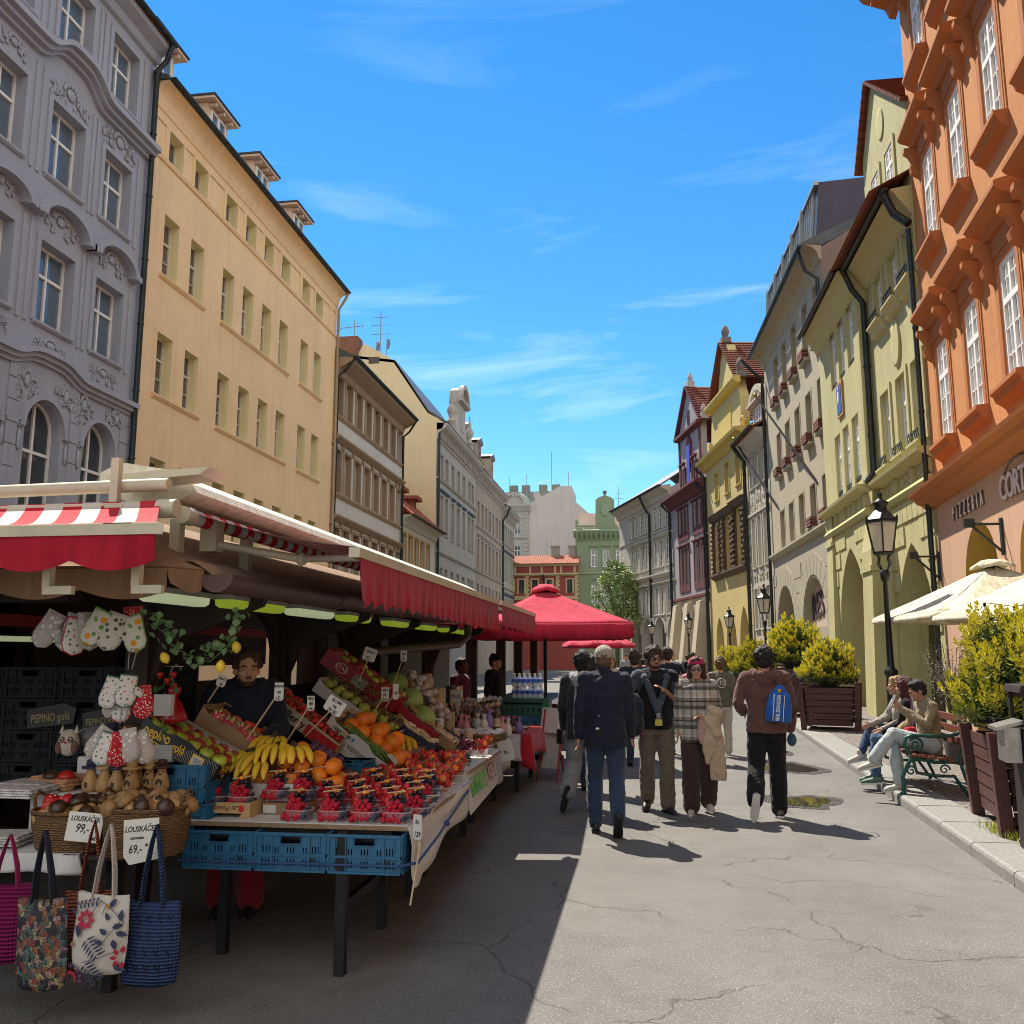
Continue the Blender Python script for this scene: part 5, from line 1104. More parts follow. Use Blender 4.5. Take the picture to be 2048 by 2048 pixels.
def at(px,py,Y=None,Z=None):
 u=(px-966)/FX;v=-(py-966)/FX;f=math.cos(TH)-v*math.sin(TH);dz=math.sin(TH)+v*math.cos(TH)
 dx=u*math.cos(PS)-f*math.sin(PS);dy=u*math.sin(PS)+f*math.cos(PS)
 t_=Y/dy if Y is not None else(Z-EYE)/dz
 return Vector((dx*t_,dy*t_,EYE+dz*t_))
class Proto:
 def __init__(s,name,cat,root=None,parts=()):s.name,s.cat,s.root,s.parts=name,cat,root,parts
 def put(s,T,label,group=None):
  o=obj(s.name,s.root,None,T);o.empty_display_size=.05;o.scale*=(1.12 if s.name=='fruit_punnet' else 1);tag(o,label,s.cat,group)
  for nm,me in s.parts:obj(nm,me,o)
  return o
def fruit_mat(name,c1,c2,rough=.35,sc_=6.,lo=.35,hi=.7,bump=.1,bs=120,spec=.5,sub=0.):
 n=NT(name);v=n.co();oi=n.n('ShaderNodeObjectInfo')
 base=n.mix(n.ramp(n.noise(v,sc_,4),[(lo,0.),(hi,1.)]),c1,c2)
 hv=n.n('ShaderNodeHueSaturation');n.l(base,hv.inputs['Color']);n.l(n.math('ADD',n.math('MULTIPLY',oi.outputs['Random'],.5),.75),hv.inputs['Value'])
 n.set(base=hv.outputs[0],rough=rough,spec=spec,sub=sub)
 if bump:n.bump(n.noise(v,bs,2),bump,.002)
 return n.mat
leafm=fruit_mat('fresh_leaf',(.05,.14,.03),(.10,.22,.05),.5);stemw=simple('pale_wood_stick',(.55,.42,.25),.7)
def round_mesh(name,r,mat,sq=.9,dimple=.12,n=16,stem=None):
 m=MB();pr=[]
 for i in range(11):
  a=math.pi*i/10;q=math.sin(a)*r;z=-math.cos(a)*r*sq
  if i>6:z-=dimple*r*((i-6)/4)**2*1.6
  if i<2:z+=dimple*r*.5*(2-i)
  pr.append((max(q,.0001),z))
 m.lathe(pr,n)
 if stem:m.tube([(0,0,r*sq*.72),(r*.06,0,r*sq*1.02)],r*.05,5,1)
 return m.mesh(name,[mat]+([stem]if stem else[]))
twig=simple('dry_twig',(.10,.06,.03),.8)
apple_g=Proto('apple','apple',round_mesh('apple',.046,fruit_mat('green_apple_skin',(.42,.46,.06),(.30,.40,.04)),.88,.2,14,twig))
apple_r=Proto('apple','apple',round_mesh('apple',.046,fruit_mat('red_apple_skin',(.30,.02,.03),(.45,.10,.05),.3),.88,.2,14,twig))
orange_=Proto('orange','orange',round_mesh('orange',.052,fruit_mat('orange_peel',(.80,.22,.012),(.85,.28,.02),.45,5,.3,.7,.35,160),.95,.04,18))
orange_b=Proto('orange','orange',round_mesh('orange',.06,_o:=fruit_mat('large_orange_peel',(.82,.20,.01),(.85,.26,.015),.45,5,.3,.7,.35,130),.95,.04,18))
apricot=Proto('apricot','apricot',round_mesh('apricot',.027,fruit_mat('apricot_skin',(.80,.24,.04),(.75,.12,.04),.6,14),.95,.12,12))
plum=Proto('plum','plum',round_mesh('plum',.028,fruit_mat('plum_skin',(.06,.03,.07),(.14,.07,.13),.45,20),1.05,.08,12))
peach=Proto('nectarine','nectarine',round_mesh('nectarine',.035,fruit_mat('nectarine_skin',(.62,.05,.03),(.80,.25,.06),.45,16),.95,.12,12))
kiwi=Proto('kiwi','kiwi',round_mesh('kiwi',.033,fruit_mat('kiwi_skin',(.13,.085,.04),(.08,.05,.025),.9,30,.3,.7,.4,200),1.25,.02,12))
pearm=Proto('green_pear','pear',(lambda m:m.lathe([(.0001,-.04),(.025,-.036),(.037,-.015),(.036,.005),(.024,.03),(.014,.05),(.0001,.056)],12).tube([(0,0,.05),(.005,0,.075)],.003,5,1).mesh('green_pear',[fruit_mat('pear_skin',(.34,.40,.06),(.25,.30,.05)),twig]))(MB()))
tomato=Proto('tomato','tomato',round_mesh('tomato',.034,fruit_mat('tomato_skin',(.60,.03,.02),(.65,.06,.02),.25),.85,.12,12,leafm))
mandarin=Proto('mandarin','mandarin',round_mesh('mandarin',.026,fruit_mat('mandarin_peel',(.80,.16,.01),(.8,.22,.02),.45),.85,.1,12))
straw_m=fruit_mat('strawberry_skin',(.48,.012,.02),(.60,.03,.03),.35,30,.4,.6,.5,220)
rasp_m=NT('raspberry_skin');_v=rasp_m.co();_vo=rasp_m.n('ShaderNodeTexVoronoi');_vo.inputs['Scale'].default_value=170;rasp_m.l(_v,_vo.inputs['Vector'])
rasp_m.set(base=rasp_m.mix(rasp_m.noise(_v,25,3),(.42,.008,.03),(.62,.02,.06)),rough=.5,spec=.4,sub=.0);rasp_m.bump(rasp_m.math('SUBTRACT',1.,_vo.outputs[0]),1.,.005);rasp_m=rasp_m.mat
blue_m=fruit_mat('blueberry_skin',(.018,.022,.05),(.06,.07,.13),.5,40);black_m=fruit_mat('blackberry_skin',(.010,.006,.012),(.03,.015,.03),.3,60,.4,.6,.8,190)
physa=fruit_mat('physalis_skin',(.85,.32,.02),(.85,.40,.04),.35);currant=fruit_mat('redcurrant_skin',(.55,.01,.01),(.7,.03,.02),.15)
grape_g=fruit_mat('green_grape_skin',(.36,.42,.12),(.28,.36,.08),.25);grape_r=fruit_mat('red_grape_skin',(.14,.02,.05),(.20,.04,.07),.3)
def sberry(m,c,r,T=None,mi=0,li=1):
 M_=Matrix.Translation(c)@(T or Matrix());m.lathe([(.0001,-1.25*r),(.45*r,-.95*r),(.85*r,-.2*r),(.92*r,.25*r),(.6*r,.6*r),(.0001,.62*r)],10,(0,0,0),mi,M_)
 for i in range(6):a=i*math.pi/3;m.poly([(0,0,.63*r),(.4*r*math.cos(a-.4),.4*r*math.sin(a-.4),.7*r),(.95*r*math.cos(a),.95*r*math.sin(a),.55*r),(.4*r*math.cos(a+.4),.4*r*math.sin(a+.4),.7*r)],li,M_)
strawberry=Proto('strawberry','strawberry',(lambda m:(sberry(m,(0,0,0),.024),m)[1].mesh('strawberry',[straw_m,leafm]))(MB()))
banana_m=fruit_mat('banana_peel',(.68,.42,.025),(.62,.46,.04),.45,9,.3,.8);ban_tip=simple('banana_tip',(.06,.045,.02),.8)
def bananas(n_,seed,L=.20,r=.021,spread=.26,rows_=1):
 m=MB();q=random.Random(seed)
 for row in range(rows_):
  for i in range(n_):
   t_=(i-(n_-1)/2);x=t_*r*2.05;ang=t_*spread/n_*2
   pts=[]
   for k in range(9):
    f=k/8;a=-.25+1.25*f;R_=L*.85
    pts.append((x*(.35+.65*min(1,f*2.5))+.02*math.sin(ang*6)*f,-R_*math.sin(a)*.95-row*.035*min(1,f*2),-R_*(1-math.cos(a))*.8-row*.012+q.uniform(-.003,.003)))
   rr=[r*w_ for w_ in(.35,.5,.85,1.,1.05,1.05,.98,.72,.28)]
   m.tube(pts,rr,7);m.tube([pts[-1],Vector(pts[-1])+(Vector(pts[-1])-Vector(pts[-2]))*.45],[r*.3,r*.22],6,1)
 m.tube([(0,.055,.012),(0,.0,.004)],[r*.75,r*.9],7,1)
 return m.mesh('banana_bunch',[banana_m,ban_tip])
banana_p=[Proto('banana_bunch','bananas',bananas(5,1)),Proto('banana_bunch','bananas',bananas(4,2,.18,.022)),Proto('banana_bunch','bananas',bananas(5,3,.22,.021,.3))]
clearp=clear('clear_punnet_plastic',(.9,.92,.92),.22);greenp=simple('green_paper_punnet',(.12,.30,.12),.8,0,.1,30);greyp=simple('grey_paper_punnet',(.45,.44,.40),.85)
def sqr(n_,p=3.2):return[(math.copysign(abs(math.cos(2*math.pi*i/n_+.001))**(2/p),math.cos(2*math.pi*i/n_+.001)),math.copysign(abs(math.sin(2*math.pi*i/n_+.001))**(2/p),math.sin(2*math.pi*i/n_+.001)))for i in range(n_)]
def punnet(mat,w_=.075,h=.06,d_=.06,taper=.78,rim=.006,flute=0.):
 m=MB();n_=28;S_=sqr(n_);lev=[(taper,0.),(taper+.02,.004),(1,h),(1+rim/w_,h),(1+rim/w_,h-.005)]
 vs=[(x*w_*k*(1+flute*(i%2)*(z<h)),y*d_*k*(1+flute*(i%2)*(z<h)),z)for k,z in lev for i,(x,y)in enumerate(S_)]
 m.add(vs,[(j*n_+i,j*n_+(i+1)%n_,(j+1)*n_+(i+1)%n_,(j+1)*n_+i)for j in range(len(lev)-1)for i in range(n_)],0,True);m.poly(vs[:n_][::-1]);return m.mesh('punnet',mat)
def berries(seed,kind):
 r=random.Random(seed);out=[];m=MB();k=0;H_=.048
 def pile(m,rad_,x0,x1,y0,y1,z0,layers,sq=1.15,mi=0,j=.3):
  for l in range(layers):
   z=z0+l*rad_*1.35;sh=l*rad_*.55;x=x0+sh;
   while x<=x1-sh+1e-6:
    y=y0+sh
    while y<=y1-sh+1e-6:
     T=LT(x+r.uniform(-j,j)*rad_,y+r.uniform(-j,j)*rad_,z+r.uniform(-j,j)*rad_*.8,r.uniform(0,6),r.uniform(-.9,.9),r.uniform(-.9,.9))
     m.ell((0,0,0),(rad_,rad_,rad_*sq),8,5,mi,T);y+=rad_*1.85
    x+=rad_*1.85
 if kind=='mix':
  pile(m,.0145,-.06,.045,-.05,.05,.02,5,1.2);out.append(('raspberries',m.mesh('raspberries',rasp_m)))
  m=MB();pile(m,.0095,.035,.068,-.05,.04,.02,7,.95);pile(m,.0095,-.01,.04,.02,.045,.088,3,.95);out.append(('blueberries',m.mesh('blueberries',blue_m)))
  m=MB();pile(m,.0145,-.02,.03,-.01,.04,.105,2,1.1);out.append(('blackberries',m.mesh('blackberries',black_m)))
  m=MB()
  for i in range(3):sberry(m,(-.045+r.uniform(-.012,.012),-.01+i*.022,.085+.016*i),.024,LT(0,0,0,r.uniform(0,6),r.uniform(1.,2.2)))
  out.append(('strawberries',m.mesh('strawberries',[straw_m,leafm])))
  m=MB()
  for i in range(3):m.ell((r.uniform(-.015,.02),r.uniform(-.03,.03),.14+.004*i),.0105,8,6)
  out.append(('physalis',m.mesh('physalis',physa)))
  m=MB()
  for i in range(12):m.ell((-.005+r.uniform(-.02,.02),.02+r.uniform(-.015,.02),.142+r.uniform(-.014,.014)),.0058,6,4)
  out.append(('redcurrants',m.mesh('redcurrants',currant)))
  a=r.uniform(-.6,.6);m=MB();m.tube([(-.05*math.cos(a),-.02-.05*math.sin(a),.145),(.045*math.cos(a),-.02+.05*math.sin(a),.155)],.004,5);out.append(('wooden_pick',m.mesh('wooden_pick',stemw)))
 elif kind=='straw':
  for i in range(15):
   sberry(m,(r.uniform(-.05,.05),r.uniform(-.04,.04),.035+.0062*i+r.uniform(0,.008)),.024,LT(0,0,0,r.uniform(0,6),r.uniform(.4,2.8)))
  out.append(('strawberries',m.mesh('strawberries',[straw_m,leafm])));m=MB()
  for i in range(3):m.ell((r.uniform(-.04,.05),-.03+.025*i,.1+r.uniform(0,.015)),(.025,.025,.024),12,8)
  out.append(('apricots',m.mesh('apricots',bpy.data.materials['apricot_skin'])))
 elif kind=='small':
  pile(m,.011,-.062,.0,-.048,.05,.03,3,1.1);out.append(('raspberries',m.mesh('raspberries',rasp_m)))
  m=MB();pile(m,.0085,.0,.065,-.045,.045,.03,4,.95);out.append(('blueberries',m.mesh('blueberries',blue_m)))
  m=MB()
  for i in range(4):m.ell((r.uniform(-.05,.05),r.uniform(-.03,.03),.085),.009,8,6)
  out.append(('physalis',m.mesh('physalis',physa)))
  m=MB();m.tube([(-.06,-.04,.075),(-.01,-.03,.09)],.0035,5);out.append(('wooden_pick',m.mesh('wooden_pick',stemw)))
 elif kind=='grapes':
  for i in range(38):m.ell((r.uniform(-.055,.055),r.uniform(-.045,.045),.03+.0022*i),.0135,9,6)
  out.append(('grapes',m.mesh('grapes',grape_r)))
 return out
pc,pg_,pw=punnet(clearp,.074,.058,.062,.8,.006,.0),punnet(greenp,.072,.052,.06,.76),punnet(greyp,.072,.055,.06,.78)
mixA=[Proto('fruit_punnet','fruit punnet',pc,berries(s_,'mix'))for s_ in(1,2,3,4)]
mixG=[Proto('fruit_punnet','fruit punnet',pg_,berries(s_,'straw'))for s_ in(5,6)];smallG=[Proto('fruit_punnet','fruit punnet',pg_,berries(s_,'small'))for s_ in(7,8)]
strawC=[Proto('fruit_punnet','fruit punnet',pc,berries(s_,'straw'))for s_ in(9,10)];grapeC=Proto('fruit_punnet','fruit punnet',pc,berries(11,'grapes'));mixW=Proto('fruit_punnet','fruit punnet',pw,berries(12,'mix'))
TZ=.766
GP='punnets of berries on the fruit tables'
for i,x in enumerate((-1.98,-1.775,-1.58,-1.40)):mixA[i].put(LT(x,5.15+.01*(i%2),TZ,U(-.15,.15)),'clear punnet of raspberries and blueberries, '+['leftmost','second from left','third from left','right end'][i]+' in the front row on the table',GP)
for ri,(y,xs)in enumerate(((5.33,(-1.88,-1.70,-1.52,-1.39)),(5.50,(-1.98,-1.79,-1.61,-1.43)),(5.67,(-1.88,-1.70,-1.53,-1.40)),(5.84,(-1.80,-1.62,-1.44)))):
 for x in xs:x+=.05;(mixW if(ri==2 and x>-1.45)else rng.choice(mixA)).put(LT(x+U(-.012,.012),y+U(-.015,.015),TZ+ri*.012,U(-.25,.25)),'berry punnet with a wooden pick in the crowded rows behind the front row',GP)
for y,xs in((6.05,(-1.86,-1.68,-1.51,-1.37)),(6.25,(-1.92,-1.73,-1.55,-1.38)),(6.47,(-1.84,-1.64,-1.43)),(6.68,(-1.9,-1.72,-1.55,-1.40)),(6.86,(-1.8,-1.62,-1.45))):
 for x in xs:rng.choice(mixG+strawC).put(LT(x+U(-.01,.01),y+U(-.01,.01),TZ+.01,U(-.3,.3)),'punnet heaped with strawberries and apricots behind the raspberry punnets',GP)
for y,xs in((7.14,(-1.85,-1.68,-1.52)),(7.33,(-1.75,-1.6,-1.5))):
 for x in xs:rng.choice(mixG+strawC).put(LT(x,y,.786,U(-.3,.3)),'punnet heaped with strawberries and apricots at the near end of the second table',GP)
for y,xs in((7.72,(-2.1,-1.92,-1.73,-1.55)),(7.95,(-2.0,-1.82,-1.6))):
 for x in xs:rng.choice(smallG).put(LT(x,y,.776,U(-.1,.1)),'green paper punnet of blueberries and raspberries on the second table',GP)
for x,y in((-1.62,8.25),(-1.55,8.5),(-1.72,8.55)):grapeC.put(LT(x,y,.79,U(0,3)),'clear punnet of red grapes at the back of the second table',GP)
for x,y in((-1.52,8.75),(-2.02,8.3),(-1.9,8.6),(-1.5,8.3)):rng.choice(strawC).put(LT(x,y,.79,U(0,3)),'clear punnet of strawberries at the back of the second table',GP)
card=simple('brown_cardboard',(.30,.19,.10),.85,0,.12,6);cardl=simple('pale_cardboard',(.50,.42,.30),.85,0,.1,6)
def hatch():
 n=NT('black_hatched_print');v=n.co((1,1,1),(0,0,0),(0,rad(50),0));w2=n.n('ShaderNodeTexWave',wave_type='BANDS',bands_direction='X');w2.inputs['Scale'].default_value=22;n.l(v,w2.inputs[0])
 n.set(base=n.ramp(w2.outputs[1],[(.78,(.012,.012,.016)),(.86,(.28,.28,.27))]),rough=.5);return n.mat
blackc=simple('black_printed_card',(.012,.013,.018),.45,0,.2,5);hatchm=hatch()
redcard=simple('red_printed_card',(.34,.012,.03),.45,0,.2,5);whitecard=simple('white_printed_card',(.55,.55,.53),.6,0,.05,4);navycard=simple('navy_printed_card',(.02,.025,.06),.5)
inner_grey=simple('grey_box_liner',(.42,.42,.42),.8)
def carton(name,label,T,L,D,H,mf,mi=None,group=None,tabs=True,notch=True):
 mi=mi or card;t_=.006;m=MB()
 if notch:
  pts=[(0,0),(L,0),(L,H*.8),(L*.72,H*.8),(L*.62,H*.98),(L*.4,H*1.0),(L*.33,H*.85),(.1*L,H*.9),(0,H*1.15)]
  m.prism(pts,0,t_,0);m.prism(pts,D-t_,D,0)
 else:m.box(0,0,0,L,t_,H,0);m.box(0,D-t_,0,L,D,H,0)
 m.box(0,t_,0,t_,D-t_,H*1.15 if tabs else H,1);m.box(L-t_,t_,0,L,D-t_,H*.8 if notch else H,0);m.box(t_,t_,0,L-t_,D-t_,t_,1)
 m.box(t_,t_,t_,L-t_,t_+.003,H*.78,1);m.box(t_,D-t_-.003,t_,L-t_,D-t_,H*.78,1)
 if tabs:
  m.box(-.002,.0,H*1.15,.055,D*.3,H*1.16+.004,1);m.box(-.002,D*.7,H*1.15,.055,D,H*1.16+.004,1)
 o=m.build(name,[mf,mi],None,T);tag(o,label,'box',group);return o
def lie(T,x,y):return T@Matrix.Translation((x,-.0015,y))@FACE
def incl(p_hi,p_lo,Y):
 a=Vector((p_hi[0],Y,p_hi[1]));b_=Vector((p_lo[0],Y,p_lo[1]));d=b_-a
 return Matrix.Translation(a)@Matrix.Rotation(math.atan2(-d.z,d.x),4,'Y'),d.length
def fill(T,protos,xs,ys,z,label,group,jit=.004,pick=None,tumble=.35):
 for i,x in enumerate(xs):
  for j,y in enumerate(ys):
   p_=pick(i,j)if pick else rng.choice(protos)
   if p_:
    lb=label(p_)if callable(label)else label
    p_.put(T@LT(x+U(-jit,jit),y+U(-jit,jit),z+U(-jit,jit),U(0,6),U(-tumble,tumble),U(-tumble,tumble)),lb,group)
def lin(a,b_,n_):return[a+(b_-a)*i/(n_-1)for i in range(n_)]
bluep=simple('blue_crate_plastic',(.018,.125,.25),.45,0,.16,12,.15,60);bluem=None
def crate_mesh(w_,d_,h):
 m=MB();t_=.006
 def side(L,T):
  q=MB();ops=[(L*.36,L*.64,h*.72,h*.90)]
  for cx in(.15,.30,.5,.70,.85):
   k=3 if cx!=.30 and cx!=.70 else 2
   for i in range(k):
    x=L*cx+(i-(k-1)/2)*.017
    ops.append((x-.0035,x+.0035,h*.14,h*.32))
    if abs(cx-.5)>.3:ops.append((x-.0035,x+.0035,h*.47,h*.66))
    elif cx!=.5 or True:ops.append((x-.0035,x+.0035,h*.47,h*.62))
  facade(q,0,L,0,h,ops,t_);
  for z in(0,h*.40,h*.93):q.box(0,-.010,z,L,0,z+(.012 if z<h*.9 else h*.07))
  for x in(0,L*.08,L*.235,L*.765,L*.92-.006,L-.006):q.box(x,-.008,0,x+.006,0,h*.93)
  q.prism([(L*.33,h*.93),(L*.36,h*.70),(L*.64,h*.70),(L*.67,h*.93),(L*.66,h*.93),(L*.635,h*.715),(L*.365,h*.715),(L*.34,h*.93)],-.008,0)
  m.add(q.v,q.f,0,False,T)
 side(w_,Matrix());side(w_,Matrix.Translation((w_,d_,0))@Matrix.Rotation(math.pi,4,'Z'));side(d_,Matrix.Translation((w_,0,0))@Matrix.Rotation(math.pi/2,4,'Z'));side(d_,Matrix.Translation((0,d_,0))@Matrix.Rotation(-math.pi/2,4,'Z'))
 m.box(.006,.006,0,w_-.006,d_-.006,.006);m.poly([(.012,.012,h*.45),(w_-.012,.012,h*.45),(w_-.012,d_-.012,h*.45),(.012,d_-.012,h*.45)],1)
 return m.mesh('crate',[bluep,blackm])
cm=crate_mesh(.405,.30,.205);crate=Proto('blue_crate','crate',cm);crateW=Proto('blue_crate','crate',crate_mesh(.52,.40,.21))
GC='blue plastic crates of the stall'
for i,(x,nm)in enumerate(((-2.575,'leftmost'),(-2.155,'middle'),(-1.735,'right end'))):
 o=crate.put(LT(x,4.975,.525,0),'blue plastic crate hanging under the plywood table edge, '+nm+' of three',GC)
 text('M',blackm,Matrix.Translation((.33,-.0015,.06))@FACE,o,'moulded_letter',size=.045,ext=.001)
o=crateW.put(LT(-3.04,5.07,.86,0,0,0),'wider blue plastic crate standing beneath the black apple box',GC)
text('W',blackm,Matrix.Translation((.14,-.0015,.15))@FACE,o,'moulded_letter',size=.04,ext=.001)
crateW.put(LT(-3.02,5.09,.645,0),'blue plastic crate lowest in the stack behind the right nutcracker basket',GC)
crate.put(LT(-2.32,6.1,.77,0),'blue plastic crate standing behind the plums below the strawberry box',GC)
yell=simple('yellow_print',(.80,.50,.03),.5)
T,L=incl((-3.0,1.22),(-2.51,.975),5.13)
bx=carton('fruit_carton','black box with yellow lettering holding rows of green and red apples',T,L,.36,.125,blackc,card,'fruit boxes tilted towards the aisle')
m=MB();m.poly([(.25,-.0012,.0),(L-.005,-.0012,.0),(L-.005,-.0012,.097),(.36,-.0012,.097),(.30,-.0012,.06)]);obj('hatched_print',m.mesh('hatched_print',hatchm),bx)
text('pepino',yell,lie(Matrix(),.118,.074)@Matrix.Rotation(rad(4),4,'Z'),bx,size=.092,sx=.72,ext=.0008,bold=.0016);text('gold',yell,lie(Matrix(),.275,.062)@Matrix.Rotation(rad(8),4,'Z'),bx,size=.066,sx=.75,ext=.0008,bold=.0012)
m=MB();m.tube([(.0,-.003,.05),(.06,-.003,.028),(.18,-.003,.026),(.32,-.003,.040)],[.001,.004,.004,.0015],5);m.build('swoosh',yell,bx);m=MB();m.ell((.15,-.002,.128),(.012,.002,.02),8,5,0,LT(0,0,0));m.build('leaf_print',leafm,bx)
m=MB();m.box(.375,-.004,.0,.455,-.0015,.085,1);m.box(.383,-.0055,.008,.447,-.0042,.078,0);
for i in range(6):m.box(.40+.006*i,-.006,.012,.402+.006*i,-.0057,.028,2)
for i in range(3):m.box(.392,-.006,.045+.01*i,.438,-.0057,.048+.01*i,2)
m.build('paper_label',[whitecard,yell,blackm],bx)
text('PEPINO g',yell,Matrix.Translation((L+.0015,.17,.05))@Matrix.Rotation(rad(90),4,'Z')@Matrix.Rotation(rad(90),4,'X'),bx,size=.075,sx=.7,ext=.0008)
MB().box(.02,.27,.012,L-.02,.352,.13).build('box_liner',inner_grey,bx)
lab=lambda p_:('green' if p_ is apple_g else 'red')+' apple laid in rows in the black box with yellow lettering'
for k,(dx,dz)in enumerate(((0,0),)):
 fill(T,None,lin(.055,L-.035,6),(.055,.128,.2,.272),.10,lab,'apples in the black box',.003,lambda i,j:apple_g if j in(0,2)and i>0 or(j==0)else apple_r,.5)
m=MB();m.box(0,0,0,.17,.12,.10);tag(m.build('small_box',inner_grey,None,LT(-2.93,5.12,1.075),.004),'small grey carton propping up the black apple box','box')
T,L=incl((-2.86,1.27),(-2.42,1.02),5.56)
bx=carton('fruit_carton','brown cardboard box split between dragon fruit and nectarines, before the seller',T,L,.40,.11,card,card,'fruit boxes tilted towards the aisle')
MB().box(.01,.19,.01,L-.01,.196,.11).build('divider',card,bx)
dfm=fruit_mat('dragonfruit_skin',(.62,.03,.12),(.66,.10,.16),.5,10)
m=MB();m.ell((0,0,0),(.042,.042,.055),12,8)
for i in range(22):
 a=i*2.4;z=-.045+.09*(i/22);q=.042*math.sqrt(max(.05,1-(z/.056)**2));d=Vector((math.cos(a),math.sin(a),.8));p_=Vector((q*math.cos(a),q*math.sin(a),z))
 s_=Vector((-math.sin(a),math.cos(a),0))*.009;m.add([p_-s_,p_+s_,p_+d*.026],[(0,1,2)],1);
dragon=Proto('dragon_fruit','dragon fruit',m.mesh('dragon_fruit',[dfm,fruit_mat('dragonfruit_scale',(.45,.50,.15),(.6,.35,.2),.5)]))
fill(T,[dragon],lin(.09,L-.06,5),(.06,.13),.07,'pink dragon fruit in the split cardboard box','dragon fruits',.006,None,1.4)
fill(T,[peach],lin(.05,L-.04,6),(.235,.30,.36),.075,'red and orange nectarine in the split cardboard box','nectarines',.005)
T,L=incl((-2.74,1.36),(-2.2,.99),6.32)
bx=carton('fruit_carton','pale long box lettered Extra Berry holding punnets of strawberries',T,L,.30,.10,cardl,card,'fruit boxes tilted towards the aisle',True,False)
text('Extra Berry',blackc,lie(Matrix(),.19,.05),bx,size=.075,ext=.0008,bold=.001)
m=MB();m.box(L*.58,-.003,.003,L-.003,-.001,.085);m.build('strawberry_print',straw_m,bx)
fill(T,[strawberry],lin(.06,L-.05,11),(.04,.09,.14,.19,.25),.105,'strawberry in the pale Extra Berry box','strawberries in the long box',.012,None,1.6)
m=MB();m.box(0,0,0,.05,.14,.006);m.box(0,0,-.05,.006,.14,0);tag(m.build('box_flap',cardl,None,T@LT(L-.06,.03,.15)),'bent pale cardboard flap over the low end of the strawberry box','flap')
T,L=incl((-2.36,1.12),(-1.90,.80),6.46)
bx=carton('fruit_carton','white grape carton printed viantosur, filled with green beans and oranges',T,L,.46,.17,whitecard,cardl,'fruit boxes tilted towards the aisle')
text('viantosur',blackc,lie(Matrix(),.32,.075),bx,size=.065,sx=.8,ext=.0008);text('GRAPES',blackc,lie(Matrix(),.12,.12),bx,size=.034,ext=.0008,bold=.0008)
m=MB();bl=simple('blue_grape_print',(.03,.22,.38),.4);r=random.Random(3)
for i in range(26):m.ell((L-.1+r.uniform(-.07,.085),-.001,.035+r.uniform(-.03,.05)),(.016,.003,.016),8,5)
m.ell((.2,-.001,.125),(.012,.003,.012),8,5);m.ell((.235,-.001,.128),(.012,.003,.012),8,5);m.build('grape_print',bl,bx)
beanm=fruit_mat('green_bean',(.10,.20,.03),(.14,.24,.05),.45)
m=MB()
for i in range(46):
 x=r.uniform(.14,L-.1);y=r.uniform(.02,.13);z=.13+r.uniform(0,.045);a=r.uniform(-.3,.3);l=r.uniform(.06,.1)
 m.tube([(x-l*math.cos(a),y-l*math.sin(a),z),(x,y,z+.012),(x+l*math.cos(a),y+l*math.sin(a),z-.004)],[.003,.0055,.003],5)
tag(m.build('green_beans',beanm,None,T),'heap of long green beans in the front of the white grape carton','green beans',kind='stuff')
fill(T,[orange_b],lin(.12,L-.02,5),(.20,.30,.39),.16,'large orange heaped in the white grape carton','oranges in the grape carton',.01)
fill(T,[orange_b],lin(.16,L-.12,3),(.25,.34),.235,'large orange on top of the heap in the white grape carton','oranges in the grape carton',.01)
m=MB();m.box(0,0,0,.09,.1,.004);m.box(.085,0,-.1,.09,.1,0);tag(m.build('box_flap',whitecard,None,T@LT(L-.06,.0,.19,0,0,.2)),'white folded flap at the low end of the grape carton','flap')
T,L=incl((-2.62,1.42),(-2.02,1.02),7.0)
bx=carton('fruit_carton','white carton of green pears and kiwis behind the strawberry box',T,L,.5,.10,whitecard,cardl,'fruit boxes tilted towards the aisle')
fill(T,[pearm],lin(.08,L-.04,8),(.05,.12),.11,'green pear in the white carton beside kiwis','pears',.008,None,1.5)
fill(T,[kiwi],lin(.06,L-.05,8),(.22,.29,.36),.115,'brown kiwi in the white carton beside pears','kiwis',.008,None,1.5)
m=MB();lf=MB()
for i in range(60):
 x,y,z=U(.1,.42),U(.40,.55),.12+U(0,.09);a=U(0,6.3);l=U(.03,.07);lf.tube([(x,y,z),(x+l*math.cos(a)*.6,y+l*math.sin(a)*.6,z+.02),(x+l*math.cos(a),y+l*math.sin(a),z-.005)],[.002,.007,.001],4,0,True,None,.3)
tag(lf.build('green_peppers',beanm,None,T),'tangle of thin green peppers behind the kiwis','peppers',kind='stuff')
T,L=incl((-2.84,1.63),(-2.2,1.20),7.75)
bx=carton('fruit_carton','dark red printed apple carton tilted high behind the kiwis',T,L,.40,.15,redcard,redcard,'fruit boxes tilted towards the aisle',False,False)
m=MB();m.box(.33,-.003,.02,.47,-.001,.11);m.build('paper_label',inner_grey,bx);m=MB()
for i in range(24):a=i*math.pi/12;m.tube([(.2+.06*math.cos(a),-.002,.075+.04*math.sin(a)),(.2+.06*math.cos(a+.27),-.002,.075+.04*math.sin(a+.27))],.0035,5)
m.build('emblem',lw,bx);text('STAR',lw,lie(Matrix(),.2,.075),bx,size=.05,ext=.0008);text('FRENCH STAR',lw,Matrix.Translation((L*.45,.401,.14))@FACE,bx,size=.05,ext=.001)if 0 else None
fill(T,[apple_g,apple_r,apple_r],lin(.06,L-.06,7),(.06,.14,.22,.3),.135,lambda p_:('green' if p_ is apple_g else 'red')+' apple in the dark red printed carton','apples in the red carton',.006)
wb=MB();wb.box(-2.55,5.38,TZ,-2.05,5.6,.93);tag(wb.build('small_box',whitecard,None,None,.004),'white low box under the front bananas','box')
